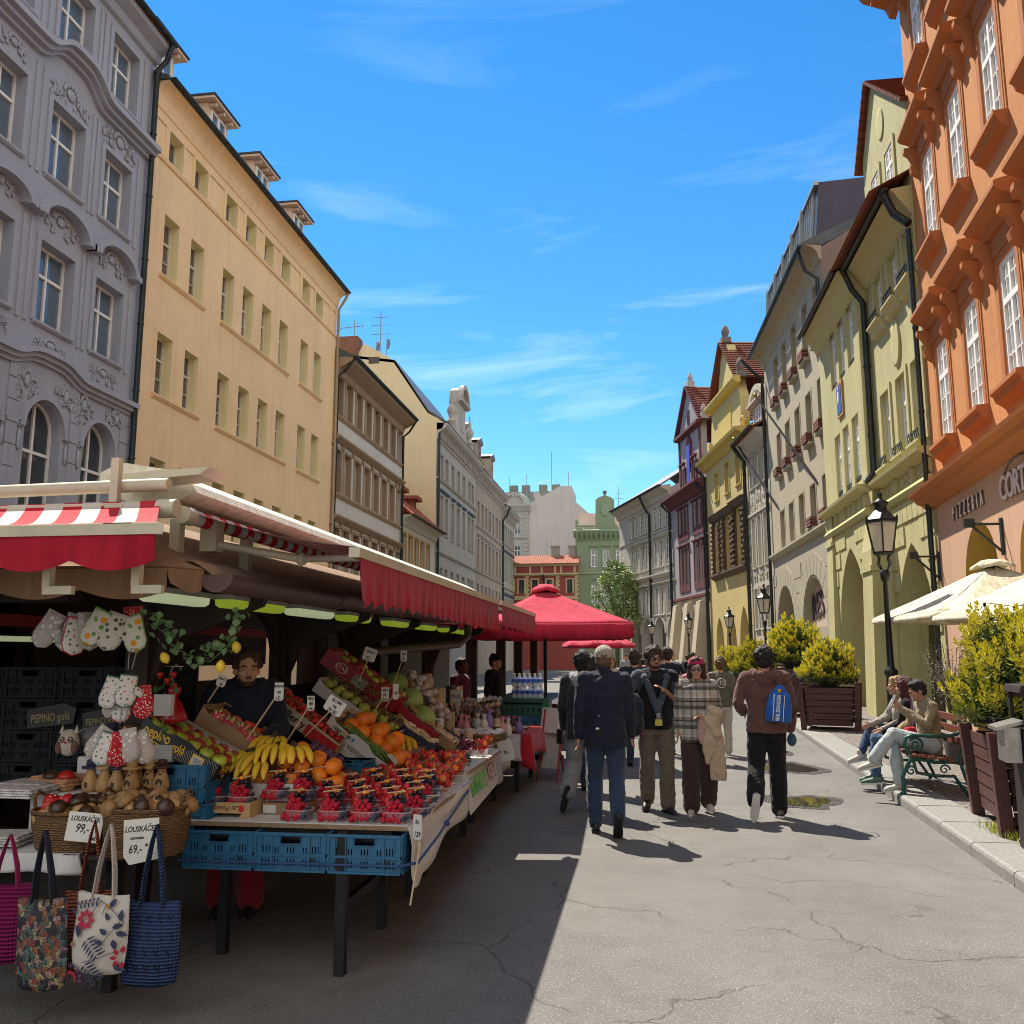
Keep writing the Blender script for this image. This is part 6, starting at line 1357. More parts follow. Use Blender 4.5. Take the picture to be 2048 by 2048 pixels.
wb=MB();wb.box(-2.5,5.4,.931,-2.1,5.62,.985);tag(wb.build('small_box',simple('orange_box_card',(.55,.18,.03),.6),None,None,.004),'flat orange box under the front bananas','box')
for i,(x,y,z,rz,lb)in enumerate(((-2.43,5.27,1.06,-.5,'banana bunch drooping lowest at the front corner of the pile'),(-2.36,5.24,1.01,.1,'small banana bunch hanging over the white box edge'),(-2.27,5.34,1.10,.2,'banana bunch in the middle of the front pile'),(-2.16,5.36,1.09,.55,'banana bunch nearest to the front oranges'),(-2.33,5.42,1.14,.0,'banana bunch on top of the front pile'))):
 banana_p[i%2].put(LT(x,y+.15,z+.04,rz,.25),lb,'banana bunches')
T=LT(-2.2,5.52,1.04,rad(12),0,rad(24))
fill(T,[orange_],lin(-.02,.32,4),lin(0,.19,3),.0,'orange in the loose pile between bananas and plums','oranges in the front pile',.008)
fill(T,[orange_],lin(.03,.26,3),lin(.05,.14,2),.075,'orange on top of the pile between bananas and plums','oranges in the front pile',.01)
MB_=MB();MB_.prism([(-2.3,.955),(-1.93,.80),(-1.93,.766),(-2.6,.766),(-2.6,1.0)],5.60,6.08);tag(MB_.build('small_box',card),'brown sloping box under the oranges and plums','box')
T=LT(-2.12,5.82,1.03,rad(10),0,rad(30))
fill(T,[plum],lin(-.1,.2,7),lin(-.04,.16,4),.0,'dark purple plum behind the front oranges','plums',.006);fill(T,[plum],lin(-.07,.12,5),lin(0,.12,3),.045,'dark purple plum on top of the plum heap','plums',.006)
m=MB();r=random.Random(5)
for i in range(46):m.ell((r.gauss(0,.06),r.gauss(0,.045),.015+abs(r.gauss(0,.03))),.014,9,6)
tag(m.build('grape_bunch',grape_g,None,LT(-1.93,5.72,.86,0,0,.3)),'bunch of green grapes beside the plums','grapes')
m=MB()
for i in range(40):m.ell((r.gauss(0,.05),r.gauss(0,.045),.015+abs(r.gauss(0,.025))),.013,9,6)
tag(m.build('grape_bunch',grape_r,None,LT(-1.98,5.9,.86)),'bunch of dark red grapes behind the green grapes','grapes')
for x,y,z,rz,k,lb in((-2.42,7.25,1.27,.4,2,'banana bunch behind the white grape carton, upper one'),(-2.3,7.1,1.2,.2,2,'banana bunch resting on the large oranges'),(-2.25,7.45,1.25,.8,2,'banana bunch beside the kiwis in the middle of the stall'),(-1.98,7.35,1.03,.5,2,'banana bunch by the blueberry box on the second table')):banana_p[k].put(LT(x,y,z,rz,.5),lb,'banana bunches')
T=LT(-1.88,7.5,.98);fill(T,[mandarin],(-.03,.03),(-.03,.03),.0,'small mandarin in the pile on the second table','mandarins',.005);mandarin.put(T@LT(0,0,.045),'small mandarin crowning the pile on the second table','mandarins')
tag(MB().box(-2.15,7.3,.776,-1.8,7.62,.955).build('small_box',card),'brown box under the small mandarins on the second table','box')
lp=simple('thin_wood_crate',(.50,.35,.16),.75,0,.12,12)
def flatcrate(label,T,w_,d_,h,txt):
 t_=thing('punnet_crate',label,'crate',T=T)
 m=MB();m.prism([(0,.025),(.05,.025),(.065,0),(.0,0)],0,.008);m.prism([(w_,.025),(w_-.05,.025),(w_-.065,0),(w_,0)],0,.008);m.box(0,0,.025,w_,.008,h);m.box(0,d_-.008,0,w_,d_,h);m.box(0,.008,.0,.008,d_-.008,h);m.box(w_-.008,.008,0,w_,d_-.008,h);m.box(.008,.008,h*.5,w_-.008,d_-.008,h*.56);m.build('frame',lp,t_)
 text(txt,simple('brown_print',(.18,.03,.05),.6),Matrix.Translation((w_/2,-.002,h*.62))@FACE@Matrix.Rotation(math.pi,4,'Z'),t_,size=.042,ext=.0006,shear=.3)
 m=MB();m.ell((.05,-.001,h*.65),(.014,.002,.012),8,5,0);m.ell((.03,-.001,h*.6),(.012,.002,.011),8,5,0);m.ell((w_-.05,-.001,h*.62),(.017,.002,.02),8,5,1);m.build('fruit_print',[blue_m,straw_m],t_);return t_
flatcrate('thin wooden crate printed Las Posadillas carrying two berry punnets',LT(-2.62,5.16,TZ),.34,.28,.085,'Las Posadillas')
for i,x in enumerate((-2.54,-2.37)):mixA[i+1].put(LT(x,5.26,.815,U(-.2,.2)),'clear berry punnet on the thin wooden crate, '+('left' if i==0 else 'right')+' one of the pair',GP)
m=MB();m.box(-2.26,5.3,TZ,-1.98,5.62,.83,0);m.box(-2.26,5.298,.775,-2.18,5.2995,.82,1);tag(m.build('small_box',[card,whitecard],None,None,.003),'brown low box with a white label under the left berry punnets','box')
for x,y in((-2.2,5.38),(-2.05,5.42),(-2.18,5.55),(-2.02,5.58)):rng.choice(mixA).put(LT(x,y,.84,U(-.3,.3)),'clear berry punnet raised on the brown low box at left',GP)
tagw=simple('white_price_card',(.66,.65,.60),.6,0,.04,5);ink=simple('black_ink',(.012,.012,.015),.6)
def price(label,foot,head,lines,w_=.075,h=.095,rz=0.,roll=0.):
 f,hd=Vector(foot),Vector(head);d=(hd-f).normalized()
 t_=thing('price_tag',label,'price tag',f,0,'price tags on sticks')
 m=MB();m.tube([(0,0,0),hd-f],.0055,6);m.build('stick',stemw,t_)
 T=Matrix.Translation(hd-f)@Matrix.Rotation(rz,4,'Z')@FACE@Matrix.Rotation(roll,4,'Z')
 m=MB();m.prism([(-w_/2,-h/2+.012),(-w_/2+.012,-h/2),(w_/2-.012,-h/2),(w_/2,-h/2+.012),(w_/2,h/2),(-w_/2,h/2)],-.007,-.004);m.build('card',tagw,t_,T@FACE.inverted())
 for i,(s_,sz)in enumerate(lines):text(s_,ink,T@Matrix.Translation((0,h*.5-h*(i+.6)/len(lines),.0085)),t_,size=sz,ext=.0004,sx=.8,shear=.15,bold=.0008)
price('price tag reading BLUMY 29,90, tilted diamond-wise over the plums',at(487,1150+165,6.0)if 0 else at(575,1390,5.9),at(632,1332,5.7),(('BLUMY',.03),('100g',.022),('29,90',.036)),.125,.10,.1,rad(-32))
price('narrow price tag on a long stick between Extra Berry box and plums',at(540,1400,5.75),at(587,1327,5.7),(('HRO',.026),('40',.034),('2 EU',.022)),.05,.095,.05)
price('price tag left of the seller in the Extra Berry box, on a slanted stick',at(466,1395,5.5),at(527,1305,5.4),(('BANAN',.022),('100',.02),('15,-',.032)),.058,.11,.05)
price('rounded price tag standing up behind the dragon fruit',at(392,1325,5.75),at(418,1285,5.75),(('DRACI',.02),('15',.03)),.06,.075,.3,rad(-15))
price('large square price tag on a stick above the dark red apple carton',at(660,1325,7.4),at(698,1235,7.5),(('JABLKA',.026),('22,-',.04)),.11,.11,.1,rad(-18))
price('narrow upright price tag on a stick behind the large oranges',at(668,1400,6.9),at(727,1310,7.2),(('MRK',.03),('40,-',.034),('2 EU',.025)),.062,.11,.1)
price('narrow price tag turned away beside the bananas',at(705,1370,7.4),at(746,1305,7.5),(('40',.034),),.05,.13,.6)
price('price tag on a thick stick in front of the cabbages',at(735,1310,8.),at(762,1238,8.2),(('ZELI',.025),('10',.03)),.06,.1,.1)
price('price tag sign on a fork among the honey jars',at(825,1400,8.4),at(824,1365,8.4),(('MED',.035),('80,-',.035)),.13,.1,.1)
price('price tag hanging on the white skirt corner of the front table',at(790,1610,4.99),at(789,1560,4.98),(('Kc',.03),('129',.04)),.06,.13,-.5)
price('price tag hanging by the far end of the front white skirt',at(852,1480,6.75),at(854,1468,6.75),(('120',.03),),.05,.12,-.7)
price('blank looking price card hanging from the grey linen cloth',at(962,1450,9.2),at(955,1416,9.2),(('79,-',.05),),.17,.2,-.4,rad(15))
for i,(a,b_)in enumerate((((872,1472,6.9),(858,1535,6.6)),((897,1468,7.0),(886,1515,7.0)),((800,1600,5.0),(776,1708,4.85)))):
 pass
price('long bare wooden stick hanging down from the front skirt corner',at(774,1708,4.9),at(793,1590,4.95),(),.012,.012)
cabm=fruit_mat('cabbage_leaf',(.20,.34,.06),(.34,.44,.14),.5,5,.3,.7,.6,16)
m=MB();m.ell((0,0,0),(.12,.12,.105),18,12)
for v_ in range(len(m.v)):p_=Vector(m.v[v_]);m.v[v_]=tuple(p_*(1+.06*noise.noise(p_*14)+.03*abs(math.sin(p_.z*60+3*math.atan2(p_.y,p_.x)))))
cab=Proto('cabbage','cabbage',m.mesh('cabbage',cabm))
for x,y,z,lb in((-2.3,8.3,1.43,'pale green cabbage, topmost of the three'),(-2.14,8.25,1.29,'pale green cabbage, middle of the three'),(-2.0,8.15,1.14,'pale green cabbage, lowest of the three')):cab.put(LT(x,y,z,U(0,6),U(-.5,.5)),lb,'cabbages')
T,L=incl((-2.3,1.25),(-1.86,.93),7.95)
bx=carton('fruit_carton','red box of ginger roots below the cabbages',T,L,.2,.1,redcard,card,'fruit boxes tilted towards the aisle',False,False)
gm=fruit_mat('ginger_skin',(.42,.28,.14),(.34,.2,.1),.8,20);m=MB()
for i in range(14):
 x,y=U(.05,L-.05),U(.03,.17);
 for k in range(4):m.ell((x+U(-.025,.025),y+U(-.02,.02),.1+U(0,.02)),(U(.012,.022),U(.012,.018),.013),7,5)
tag(m.build('ginger_roots',gm,None,T),'pile of knobbly ginger roots filling the red box','ginger',kind='stuff')
garm=fruit_mat('garlic_skin',(.56,.50,.44),(.42,.36,.34),.7,12);m=MB();m.lathe([(.004,-.022),(.022,-.018),(.028,-.003),(.022,.014),(.008,.026),(.005,.05),(.0001,.052)],10)
gar=Proto('garlic_bulb','garlic',m.mesh('garlic_bulb',garm))
for i in range(34):
 f=i/33;gar.put(LT(-2.24+.34*f+U(-.05,.05),8.75+U(-.1,.1),1.50-.42*f+U(-.03,.03),U(0,6),U(-2,2),U(-1,1),1.25),'white garlic bulb hanging in the plaited string by the honey','garlic bulbs')
m=MB();m.prism([(-2.6,.77),(-1.75,.77),(-1.75,.86),(-2.05,1.05),(-2.3,1.33),(-2.6,1.4)],7.9,8.95);tag(m.build('display_riser',blackm),'black stepped support beneath the cabbages and garlic','display step')
m=MB();m.prism([(-2.95,.77),(-2.05,.77),(-2.05,.82),(-2.35,1.0),(-2.95,1.45)],6.2,7.9);tag(m.build('display_riser',blackm),'black sloping support beneath the fruit cartons','display step')
T,L=incl((-2.14,1.1),(-1.78,.88),7.45);bx=carton('fruit_carton','navy blue box of wrapped nougat beside the mandarins',T,L,.22,.10,navycard,card,'fruit boxes tilted towards the aisle',True,False)
T2,L2=incl((-1.95,1.0),(-1.72,.84),8.05);bx=carton('fruit_carton','small brown box of dried fruit rings by the green punnets',T2,L2,.2,.09,card,card,'fruit boxes tilted towards the aisle',True,False)
wrap=fruit_mat('wrapped_sweet',(.55,.40,.22),(.62,.55,.42),.4,20);m=MB();m.tube([(-.045,0,0),(-.03,0,0),(.03,0,0),(.045,0,0)],[.012,.016,.016,.012],8);swt=Proto('wrapped_roll','pastry roll',m.mesh('wrapped_roll',wrap))
fill(T,[swt],lin(.06,L-.05,5),lin(.05,.18,4),.1,'wrapped nougat roll in the navy box','nougat rolls',.006);fill(T2,[swt],lin(.05,L2-.04,4),lin(.04,.16,4),.09,'pale dried fruit roll in the small brown box','dried fruit rolls',.006)
jarg=clear('jar_glass',(.9,.9,.88),.3,.03);lidm=simple('brass_lid',(.45,.30,.10),.35,.7);lidw=simple('pale_lid',(.6,.57,.5),.5)
def jar(name,cat,prof,fillmat,lid,fh,lidr):
 m=MB();m.lathe(prof,16);g_=m.mesh('glass',jarg);f_=MB();f_.lathe([(max(.001,r_*.92),z+.003)for r_,z in prof if z<=fh]+[(.001,fh+.003)],16)
 l_=MB();zt=prof[-1][1];l_.lathe([(lidr,zt-.012),(lidr,zt+.006),(.001,zt+.008)],16);return Proto(name,cat,None,(('glass',g_),('contents',f_.mesh('contents',fillmat)),('lid',l_.mesh('lid',lid))))
honey1=simple('dark_honey',(.42,.12,.01),.15,0,.1,6);honey2=simple('golden_honey',(.66,.34,.03),.15,0,.1,6);nutm=fruit_mat('mixed_nuts',(.45,.22,.04),(.62,.40,.12),.5,60,.4,.6,.8,90)
pj=[(.04,0),(.048,.008),(.048,.075),(.04,.09),(.04,.10)];pj2=[(.04,0),(.06,.012),(.066,.05),(.058,.095),(.042,.115),(.042,.125)]
jh1,jh2,jn=jar('honey_jar','jar',pj2,honey1,lidm,.1,.044),jar('honey_jar','jar',pj2,honey2,lidm,.1,.044),jar('nut_jar','jar',pj,nutm,lidw,.075,.043)
GJ='honey and nut jars'
m=MB();m.box(-2.6,9.0,.76,-1.95,9.35,1.12);m.box(-2.6,9.05,1.12,-2.05,9.35,1.36);tag(m.build('display_riser',wood('pale_shelf_wood',(.42,.34,.22),0)),'pale wooden steps carrying the honey jars','display step')
for x,z,p_,lb in((-2.34,1.36,jh2,'golden honey jar on the top step, left'),(-2.19,1.36,jh1,'dark honey jar on the top step, right'),(-2.26,1.12,jh2,'golden honey jar on the lower step, left'),(-2.08,1.12,jh1,'dark honey jar on the lower step, right')):p_.put(LT(x,9.08 if z>1.2 else 9.03,z,0,0,0,1.15),lb,GJ)
for i,(x,y)in enumerate(((-1.95,8.7),(-1.82,8.75),(-1.7,8.78),(-1.9,9.15),(-1.78,9.2),(-2.05,8.9))):jn.put(LT(x,y,.79 if y<9 else.86,U(0,3)),'glass jar of mixed nuts near the honey, '+['first of the front trio','middle of the front trio','last of the front trio','left of the rear pair','right of the rear pair','alone at the left'][i],GJ)
botg=clear('dark_bottle_glass',(.10,.05,.03),.8,.06);m=MB();m.lathe([(.03,0),(.034,.006),(.034,.15),(.012,.20),(.012,.26),(.001,.262)],12);bm_=m.mesh('glass',botg);m=MB();m.lathe([(.0345,.03),(.0345,.11)],12);lm_=m.mesh('paper_label',fruit_mat('bottle_label',(.6,.5,.35),(.5,.3,.2),.6));m=MB();m.lathe([(.014,.235),(.014,.268),(.001,.27)],10);cm_=m.mesh('cap',simple('gold_cap',(.5,.32,.12),.35,.6));cm2=m.mesh('cap',simple('red_cap',(.5,.02,.02),.4))
bott=Proto('liqueur_bottle','bottle',None,(('glass',bm_),('paper_label',lm_),('cap',cm_)));bott2=Proto('liqueur_bottle','bottle',None,(('glass',bm_),('paper_label',lm_),('cap',cm2)))
for i in range(16):(bott if i%3 else bott2).put(LT(-2.28+.085*(i%8)+U(-.01,.01),10.35+.13*(i//8)+U(-.01,.01),.86+.04*(i//8),U(0,6),0,0,.9+.25*(i%3==1)),'small liqueur bottle in the crowd behind the wicker basket','liqueur bottles')
for i in range(10):bott2.put(LT(-1.95+.075*(i%5),11.55+.1*(i//5),.73,0,0,0,.75),'red capped little bottle on the red cloth','red capped bottles')
m=MB();m.box(-2.5,10.2,.75,-1.65,10.6,.86);tag(m.build('display_riser',wood('pale_shelf_wood',0,0)),'low wooden step under the liqueur bottles','display step')
netm=[simple('pink_gauze',(.62,.25,.30),.8,0,.2,30),simple('white_gauze',(.62,.60,.56),.8,0,.15,30),simple('lilac_gauze',(.25,.18,.42),.8,0,.15,30)]
m=MB();m.lathe([(.03,0),(.045,.02),(.045,.09),(.03,.13),(.012,.15),(.03,.19),(.035,.2)],12)
bagp=[Proto('gift_bag','gift bag',m.mesh('gift_bag',q))for q in netm]
for i,(x,y,z)in enumerate(((-1.9,9.7,.86),(-1.75,9.95,.86),(-1.72,10.1,.9),(-1.62,10.4,.8),(-1.6,10.7,.76),(-1.58,11.5,.73),(-1.72,11.45,.73),(-1.85,11.5,.73),(-1.68,11.7,.73),(-2.0,9.9,.86),(-1.85,10.1,.86))):bagp[i%3].put(LT(x,y,z,U(0,6)),['pink','white','lilac'][i%3]+' gauze gift bag tied at the neck, standing among bottles and basket','gauze gift bags')
def wicker(name,c):
 n=NT(name);v=n.co();w1=n.n('ShaderNodeTexWave',wave_type='BANDS',bands_direction='Z');w1.inputs['Scale'].default_value=26;w1.inputs['Distortion'].default_value=3.5;w1.inputs['Detail'].default_value=2;w1.inputs['Detail Scale'].default_value=3
 n.l(v,w1.inputs[0]);a=n.noise(v,34,4,.7)
 n.set(base=n.mix(w1.outputs[1],n.mix(a,mul(c,.35),mul(c,.6)),n.mix(a,mul(c,.8),mul(c,1.4))),rough=.75,spec=.3);n.bump(n.math('ADD',w1.outputs[1],n.math('MULTIPLY',a,.5)),1.,.012);return n.mat
wick=wicker('woven_wicker',(.28,.165,.075));wick2=wicker('pale_wicker',(.36,.24,.11))
def basket(name,label,c,a,b_,h,mat,handle=True,taper=.86):
 t_=thing(name,label,'basket',c);m=MB();n_=36;lev=[(taper,0),(taper+.04,h*.2),(.97,h*.6),(1.0,h),(.96,h),(.94,h*.6),(taper-.03,.02)];S_=sqr(n_,2.6)
 r=random.Random(len(label));
 vs=[(x*a*k*(1+.012*((i+j)%2)),y*b_*k*(1+.012*((i+j)%2)),z+.004*math.sin(i*2.1))for j,(k,z)in enumerate(lev)for i,(x,y)in enumerate(S_)]
 m.add(vs,[(j*n_+i,j*n_+(i+1)%n_,(j+1)*n_+(i+1)%n_,(j+1)*n_+i)for j in range(len(lev)-1)for i in range(n_)],0,True);m.poly(vs[:n_][::-1]);m.poly(vs[-n_:]);m.build('woven_body',mat,t_)
 m=MB();P=[(x*a*.985,y*b_*.985,h+.003*math.sin(i*3))for i,(x,y)in enumerate(S_)];m.tube(P+[P[0]],.011,6);m.build('rim',mat,t_)
 if handle:
  for sg in(1,-1):
   m=MB();m.tube([(sg*a*.95,-.05,h-.02),(sg*a*1.02,-.045,h+.06),(sg*a*1.06,0,h+.085),(sg*a*1.02,.045,h+.06),(sg*a*.95,.05,h-.02)],.009,6);m.build('handle',mat,t_)
 return t_
basket('basket','flat pale wicker basket of white packets on the grey linen cloth',(-1.72,9.62,.748),.26,.2,.13,wick2,False)
m=MB();m.prism([(-.06,0),(.06,0),(.05,.02),(.0,.035),(-.05,.02)],-.04,.04);pk_=Proto('white_packet','packet',m.mesh('white_packet',cloth('white_packet_paper',(.66,.67,.70),.08,.3,.6)))
for i in range(22):pk_.put(LT(-1.72+U(-.2,.2),9.62+U(-.14,.14),.85+U(0,.05),U(0,6),U(-.6,.6),U(-.5,.5)),'white paper packet in the flat wicker basket','white packets')
for i in range(5):tag(MB().box(-.12,-.08,0,.12,.08,.012).build('booklet',[whitecard,redcard][i%2],None,LT(-1.62+U(-.03,.03),11.75+U(-.03,.03),.73+.013*i,U(-.3,.3))),'thin '+['white','red'][i%2]+' booklet in the stack on the red cloth','booklet','booklets on the red cloth')
greenc=simple('green_crate_plastic',(.015,.10,.07),.45,0,.15,10);m=MB();facade(m,0,.75,0,.22,[(.1,.65,.14,.17)]+[(x,x+.02,.04,.09)for x in lin(.06,.67,9)],.01)
m.poly([(.75,0,0),(.75,.4,0),(.75,.4,.22),(.75,0,.22)]);m.poly([(0,0,0),(0,0,.22),(0,.4,.22),(0,.4,0)]);m.poly([(0,.4,0),(0,.4,.22),(.75,.4,.22),(.75,.4,0)]);m.poly([(0,0,.2),(.75,0,.2),(.75,.4,.2),(0,.4,.2)]);m.box(-.01,-.01,.2,.76,0,.23)
gcr=m.mesh('green_crate',greenc);o=Proto('green_crate','crate',gcr).put(LT(-2.1,12.95,.86,0),'green plastic crate carrying water bottles above the red cloth')
Proto('blue_crate','crate',cm).put(LT(-2.05,12.9,.63,0,0,0,1.1),'blue plastic crate under the green crate of water bottles',GC);Proto('blue_crate','crate',cm).put(LT(-1.62,13.,.63,0,0,0,1.1),'blue plastic crate at the far corner, right of the green crate',GC)
wat=clear('water_bottle_plastic',(.75,.82,.9),.42,.05);m=MB();m.lathe([(.03,0),(.034,.01),(.033,.06),(.034,.08),(.033,.13),(.013,.17),(.013,.19),(.001,.191)],12);wb_=m.mesh('bottle_body',wat);m=MB();m.lathe([(.0345,.07),(.0345,.12)],12);wl_=m.mesh('paper_label',simple('blue_bottle_label',(.06,.15,.5),.4));m=MB();m.lathe([(.0145,.175),(.0145,.2),(.001,.201)],10);wc_=m.mesh('cap',lidw)
wbt=Proto('water_bottle','bottle',None,(('bottle_body',wb_),('paper_label',wl_),('cap',wc_)))
for k in range(30):wbt.put(LT(-1.86+.075*(k%6),13.0+.08*(k//6%3),1.08+.16*(k//18),0,0,0,.95),'clear water bottle with a blue label on the green crate','water bottles')
m=MB();m.lathe([(.02,0),(.034,.004),(.034,.1),(.02,.13),(.02,.14)],12);cup_=Proto('plastic_bottle','bottle',m.mesh('plastic_bottle',clear('clear_bottle_plastic',(.85,.87,.88),.35,.05)))
for k in range(40):
 lv=k//14;cup_.put(LT(-2.42+.072*(k%7)+.02*lv,12.3+.07*(k//7%2),.95+.075*lv+.02*math.sin(k),0,rad(90)),'empty clear bottle lying in the pile left of the water bottles','empty bottles')
m=MB();m.box(-2.6,12.2,.72,-1.98,12.6,.92);tag(m.build('display_riser',blackm),'dark box under the pile of empty bottles','display step')
m=MB();m.lathe([(.11,0),(.11,.36),(.10,.37),(.001,.372)],20);o=tag(m.build('steel_urn',simple('brushed_steel',(.4,.38,.35),.25,.9),None,LT(-2.35,11.2,.95)),'steel drinks urn with a white menu card by the empty bottles','drinks urn');m=MB();m.box(-.02,-.13,.02,.11,-.115,.32);c_=m.build('menu_card',tagw,o);text('MED',ink,Matrix.Translation((.045,-.132,.24))@FACE,c_,size=.06,ext=.0006)
es=thing('easel_sign','tall leaning signboard on thin red legs beside the far table','signboard',(-1.32,12.55,0),rad(-20));m=MB();m.box(-.13,-.01,.18,.13,.0,.80,0,LT(0,0,0,0,rad(-14)));m.build('board',simple('worn_white_board',(.42,.40,.37),.7,0,.2,10),es)
for x in(-.15,.15):m=MB();m.tube([(x,-.06,0),(x*.9,.18,.95)],.012,6);m.build('leg',redcard,es)
m=MB();m.tube([(0,.5,0),(0,.18,.93)],.012,6);m.build('leg',redcard,es)
m=MB();m.box(-.16,-.1,0,.16,.02,.34);tag(m.build('paper_notice',tagw,None,LT(-1.28,12.75,.62,rad(-35),rad(-12))),'white paper notice hanging at the corner of the far table','notice')
pwood=wood('turned_light_wood',(.50,.31,.13),2,.45,3.,.1);dwood=simple('dark_brown_lacquer',(.055,.028,.018),.3,0,.2,20);pnavy=simple('navy_paint',(.03,.03,.07),.4);pred=simple('toadstool_red',(.48,.02,.02),.3);mwood=wood('turned_brown_wood',(.30,.17,.07),2,.45,3.,.1)
basket('basket','oval wicker basket of wooden mushroom nutcrackers with the 99 crown card',(-2.97,4.58,.705),.225,.18,.19,wick)
basket('basket','oval wicker basket of wooden nutcrackers with the 69 crown card, at the right',(-2.555,4.52,.70),.215,.18,.23,wick)
def nutcracker(capm,body=pwood,dots=False):
 m=MB();m.lathe([(.001,-.05),(.028,-.05),(.036,-.03),(.036,-.005),(.026,.022),(.022,.03)],14);m.lathe([(.020,.026),(.038,.03),(.04,.042),(.03,.062),(.001,.07)],14,(0,0,0),1)
 m.lathe([(.019,.0),(.019,.004),(.001,.0045)],12,(0,0,0),2,LT(.0,-.0345,-.015,0,rad(90)));m.lathe([(.024,.0),(.019,.006),(.019,.002)],12,(0,0,0),0,LT(.0,-.033,-.015,0,rad(90)))
 if dots:
  for i in range(7):a=i*2.4;q=.012+.022*(i/7);m.ell((q*math.cos(a),q*math.sin(a),.068-.022*(i/7)**1.5),(.005,.005,.003),6,4,3)
 return Proto('nutcracker','nutcracker',m.mesh('nutcracker',[body,capm,dwood,white_paint]))
nc=[nutcracker(dwood),nutcracker(dwood,mwood),nutcracker(pred,pwood,True),nutcracker(mwood)]
for k,(cx,cy,z0)in enumerate(((-2.97,4.58,.87),(-2.555,4.52,.91))):
 for i in range(22):
  a=i*2.4;q=.175*math.sqrt((i+.5)/22);p_=nc[(0,1,2,1,3)[i%5]]if k==0 else nc[(3,3,1,3)[i%4]]
  cp='red spotted cap' if p_ is nc[2]else('dark cap' if p_ in(nc[0],nc[1])else 'plain brown cap')
  p_.put(LT(cx+q*math.cos(a)*1.1,cy+q*math.sin(a)*.8,z0+.05*(1-q/.175)+U(0,.02),U(-.8,.8),U(-1.4,1.4),U(-1.3,1.3),1.15),'wooden nutcracker with a '+cp+', heaped in the '+('left' if k==0 else 'right')+' wicker basket','wooden nutcrackers in the baskets')
def figure(body,brim,hat,face=True,burn=False):
 m=MB();m.lathe([(.001,0),(.036,0),(.042,.02),(.040,.05),(.024,.09),(.021,.115)],16);m.lathe([(.046,.113),(.048,.118),(.046,.124),(.026,.125),(.025,.152),(.020,.157),(.001,.158)],16,(0,0,0),1)
 if face:
  m.lathe([(.024,0),(.019,.004),(.019,-.004)],14,(0,0,0),0,LT(0,-.038,.045,0,rad(90)));m.lathe([(.019,.0),(.001,.0005)],14,(0,0,0),2,LT(0,-.0395,.045,0,rad(90)))
  for x in(-.012,.012):m.ell((x,-.025,.098),(.006,.005,.006),6,5,3)
  m.ell((0,-.028,.085),(.009,.008,.005),6,4,2)
 if burn:m.box(-.012,-.0415,.02,.004,-.040,.05,2)
 return Proto('wooden_figure','figure',m.mesh('wooden_figure',[body,brim,dwood,pred]))
fg=[figure(pwood,pnavy,pnavy,False,True),figure(pwood,pwood,pwood,False),figure(pwood,pwood,pwood,True),figure(pwood,dwood,dwood,True)]
mush=[Proto('wooden_mushroom','wooden mushroom',(lambda m:m.lathe([(.001,0),(.036,0),(.043,.02),(.038,.045),(.018,.065)],14).lathe([(.018,.06),(.046,.064),(.044,.078),(.028,.096),(.001,.1)],14,(0,0,0),1).mesh('wooden_mushroom',[pwood,c_]))(MB()))for c_ in(dwood,pred)]
GF='wooden figures on the steps'
for x,p_,lb in((-3.31,mush[0],'wooden mushroom with a dark cap at the left end of the lower step'),(-3.22,mush[1],'wooden mushroom with a red cap on the lower step'),(-3.07,fg[0],'wooden bottle figure with a navy hat, first on the lower step'),(-2.985,fg[1],'wooden bottle figure with a plain wooden hat on the lower step')):p_.put(LT(x-.07,4.93,.932,U(-.2,.2),0,0,1.12),lb,GF)
for i,(x,p_,lb)in enumerate(((-2.90,fg[0],'wooden bottle figure with a navy hat, second on the lower step'),(-2.81,fg[2],'wooden figure with a round open mouth, in front at the right of the lower step'))):p_.put(LT(x-.08,4.93,.932,U(-.2,.2),0,0,1.12),lb,GF)
for i in range(5):fg[2 if i%2 else 3].put(LT(-3.06+.075*i,5.02,.932,U(-.3,.3),0,0,1.1),'wooden figure standing in the rear rank of the lower step',GF)
fg[0].put(LT(-3.17,5.16,1.1,0,0,0,1.25),'large wooden bottle figure with a navy hat on the upper step',GF);fg[3].put(LT(-2.985,5.16,1.1,0,0,0,1.15),'wooden figure with an open mouth and brown hat on the upper step',GF)
for x,w_,lb in((-3.08,.075,'pale wooden house ornament with a lemon print on the upper step'),(-2.9,.06,'small dark roofed wooden house ornament on the upper step')):
 m=MB();m.prism([(-w_/2,0),(w_/2,0),(w_/2,.13),(0,.18),(-w_/2,.13)],0,.07);m.ell((0,-.002,.05),(w_*.3,.002,.025),8,5,1);o=tag(m.build('house_ornament',[pwood,simple('lemon_print',(.6,.5,.08),.6)],None,LT(x,5.14,1.101)),lb,'ornament')
m=MB();m.ell((0,0,.08),(.062,.05,.08),14,9,0)
for sg in(-1,1):m.lathe([(.018,0),(.001,.05)],6,(sg*.042,0,.135));m.ell((sg*.024,-.046,.1),(.019,.008,.02),10,6,1);m.ell((sg*.024,-.053,.1),(.013,.006,.014),8,6,0);m.ell((sg*.024,-.058,.1),(.007,.004,.008),6,5,2);m.ell((sg*.045,-.03,.055),(.022,.02,.04),8,6,1)
m.lathe([(.008,0),(.001,.016)],6,(0,-.055,.08),3)
tag(m.build('owl_cushion',[cloth('cream_felt',(.55,.50,.42)),cloth('brown_felt',(.16,.09,.07)),black_m,pred],None,LT(-3.42,5.12,1.1,.2)),'stuffed cream owl with big brown ringed eyes at the far left','stuffed toy')
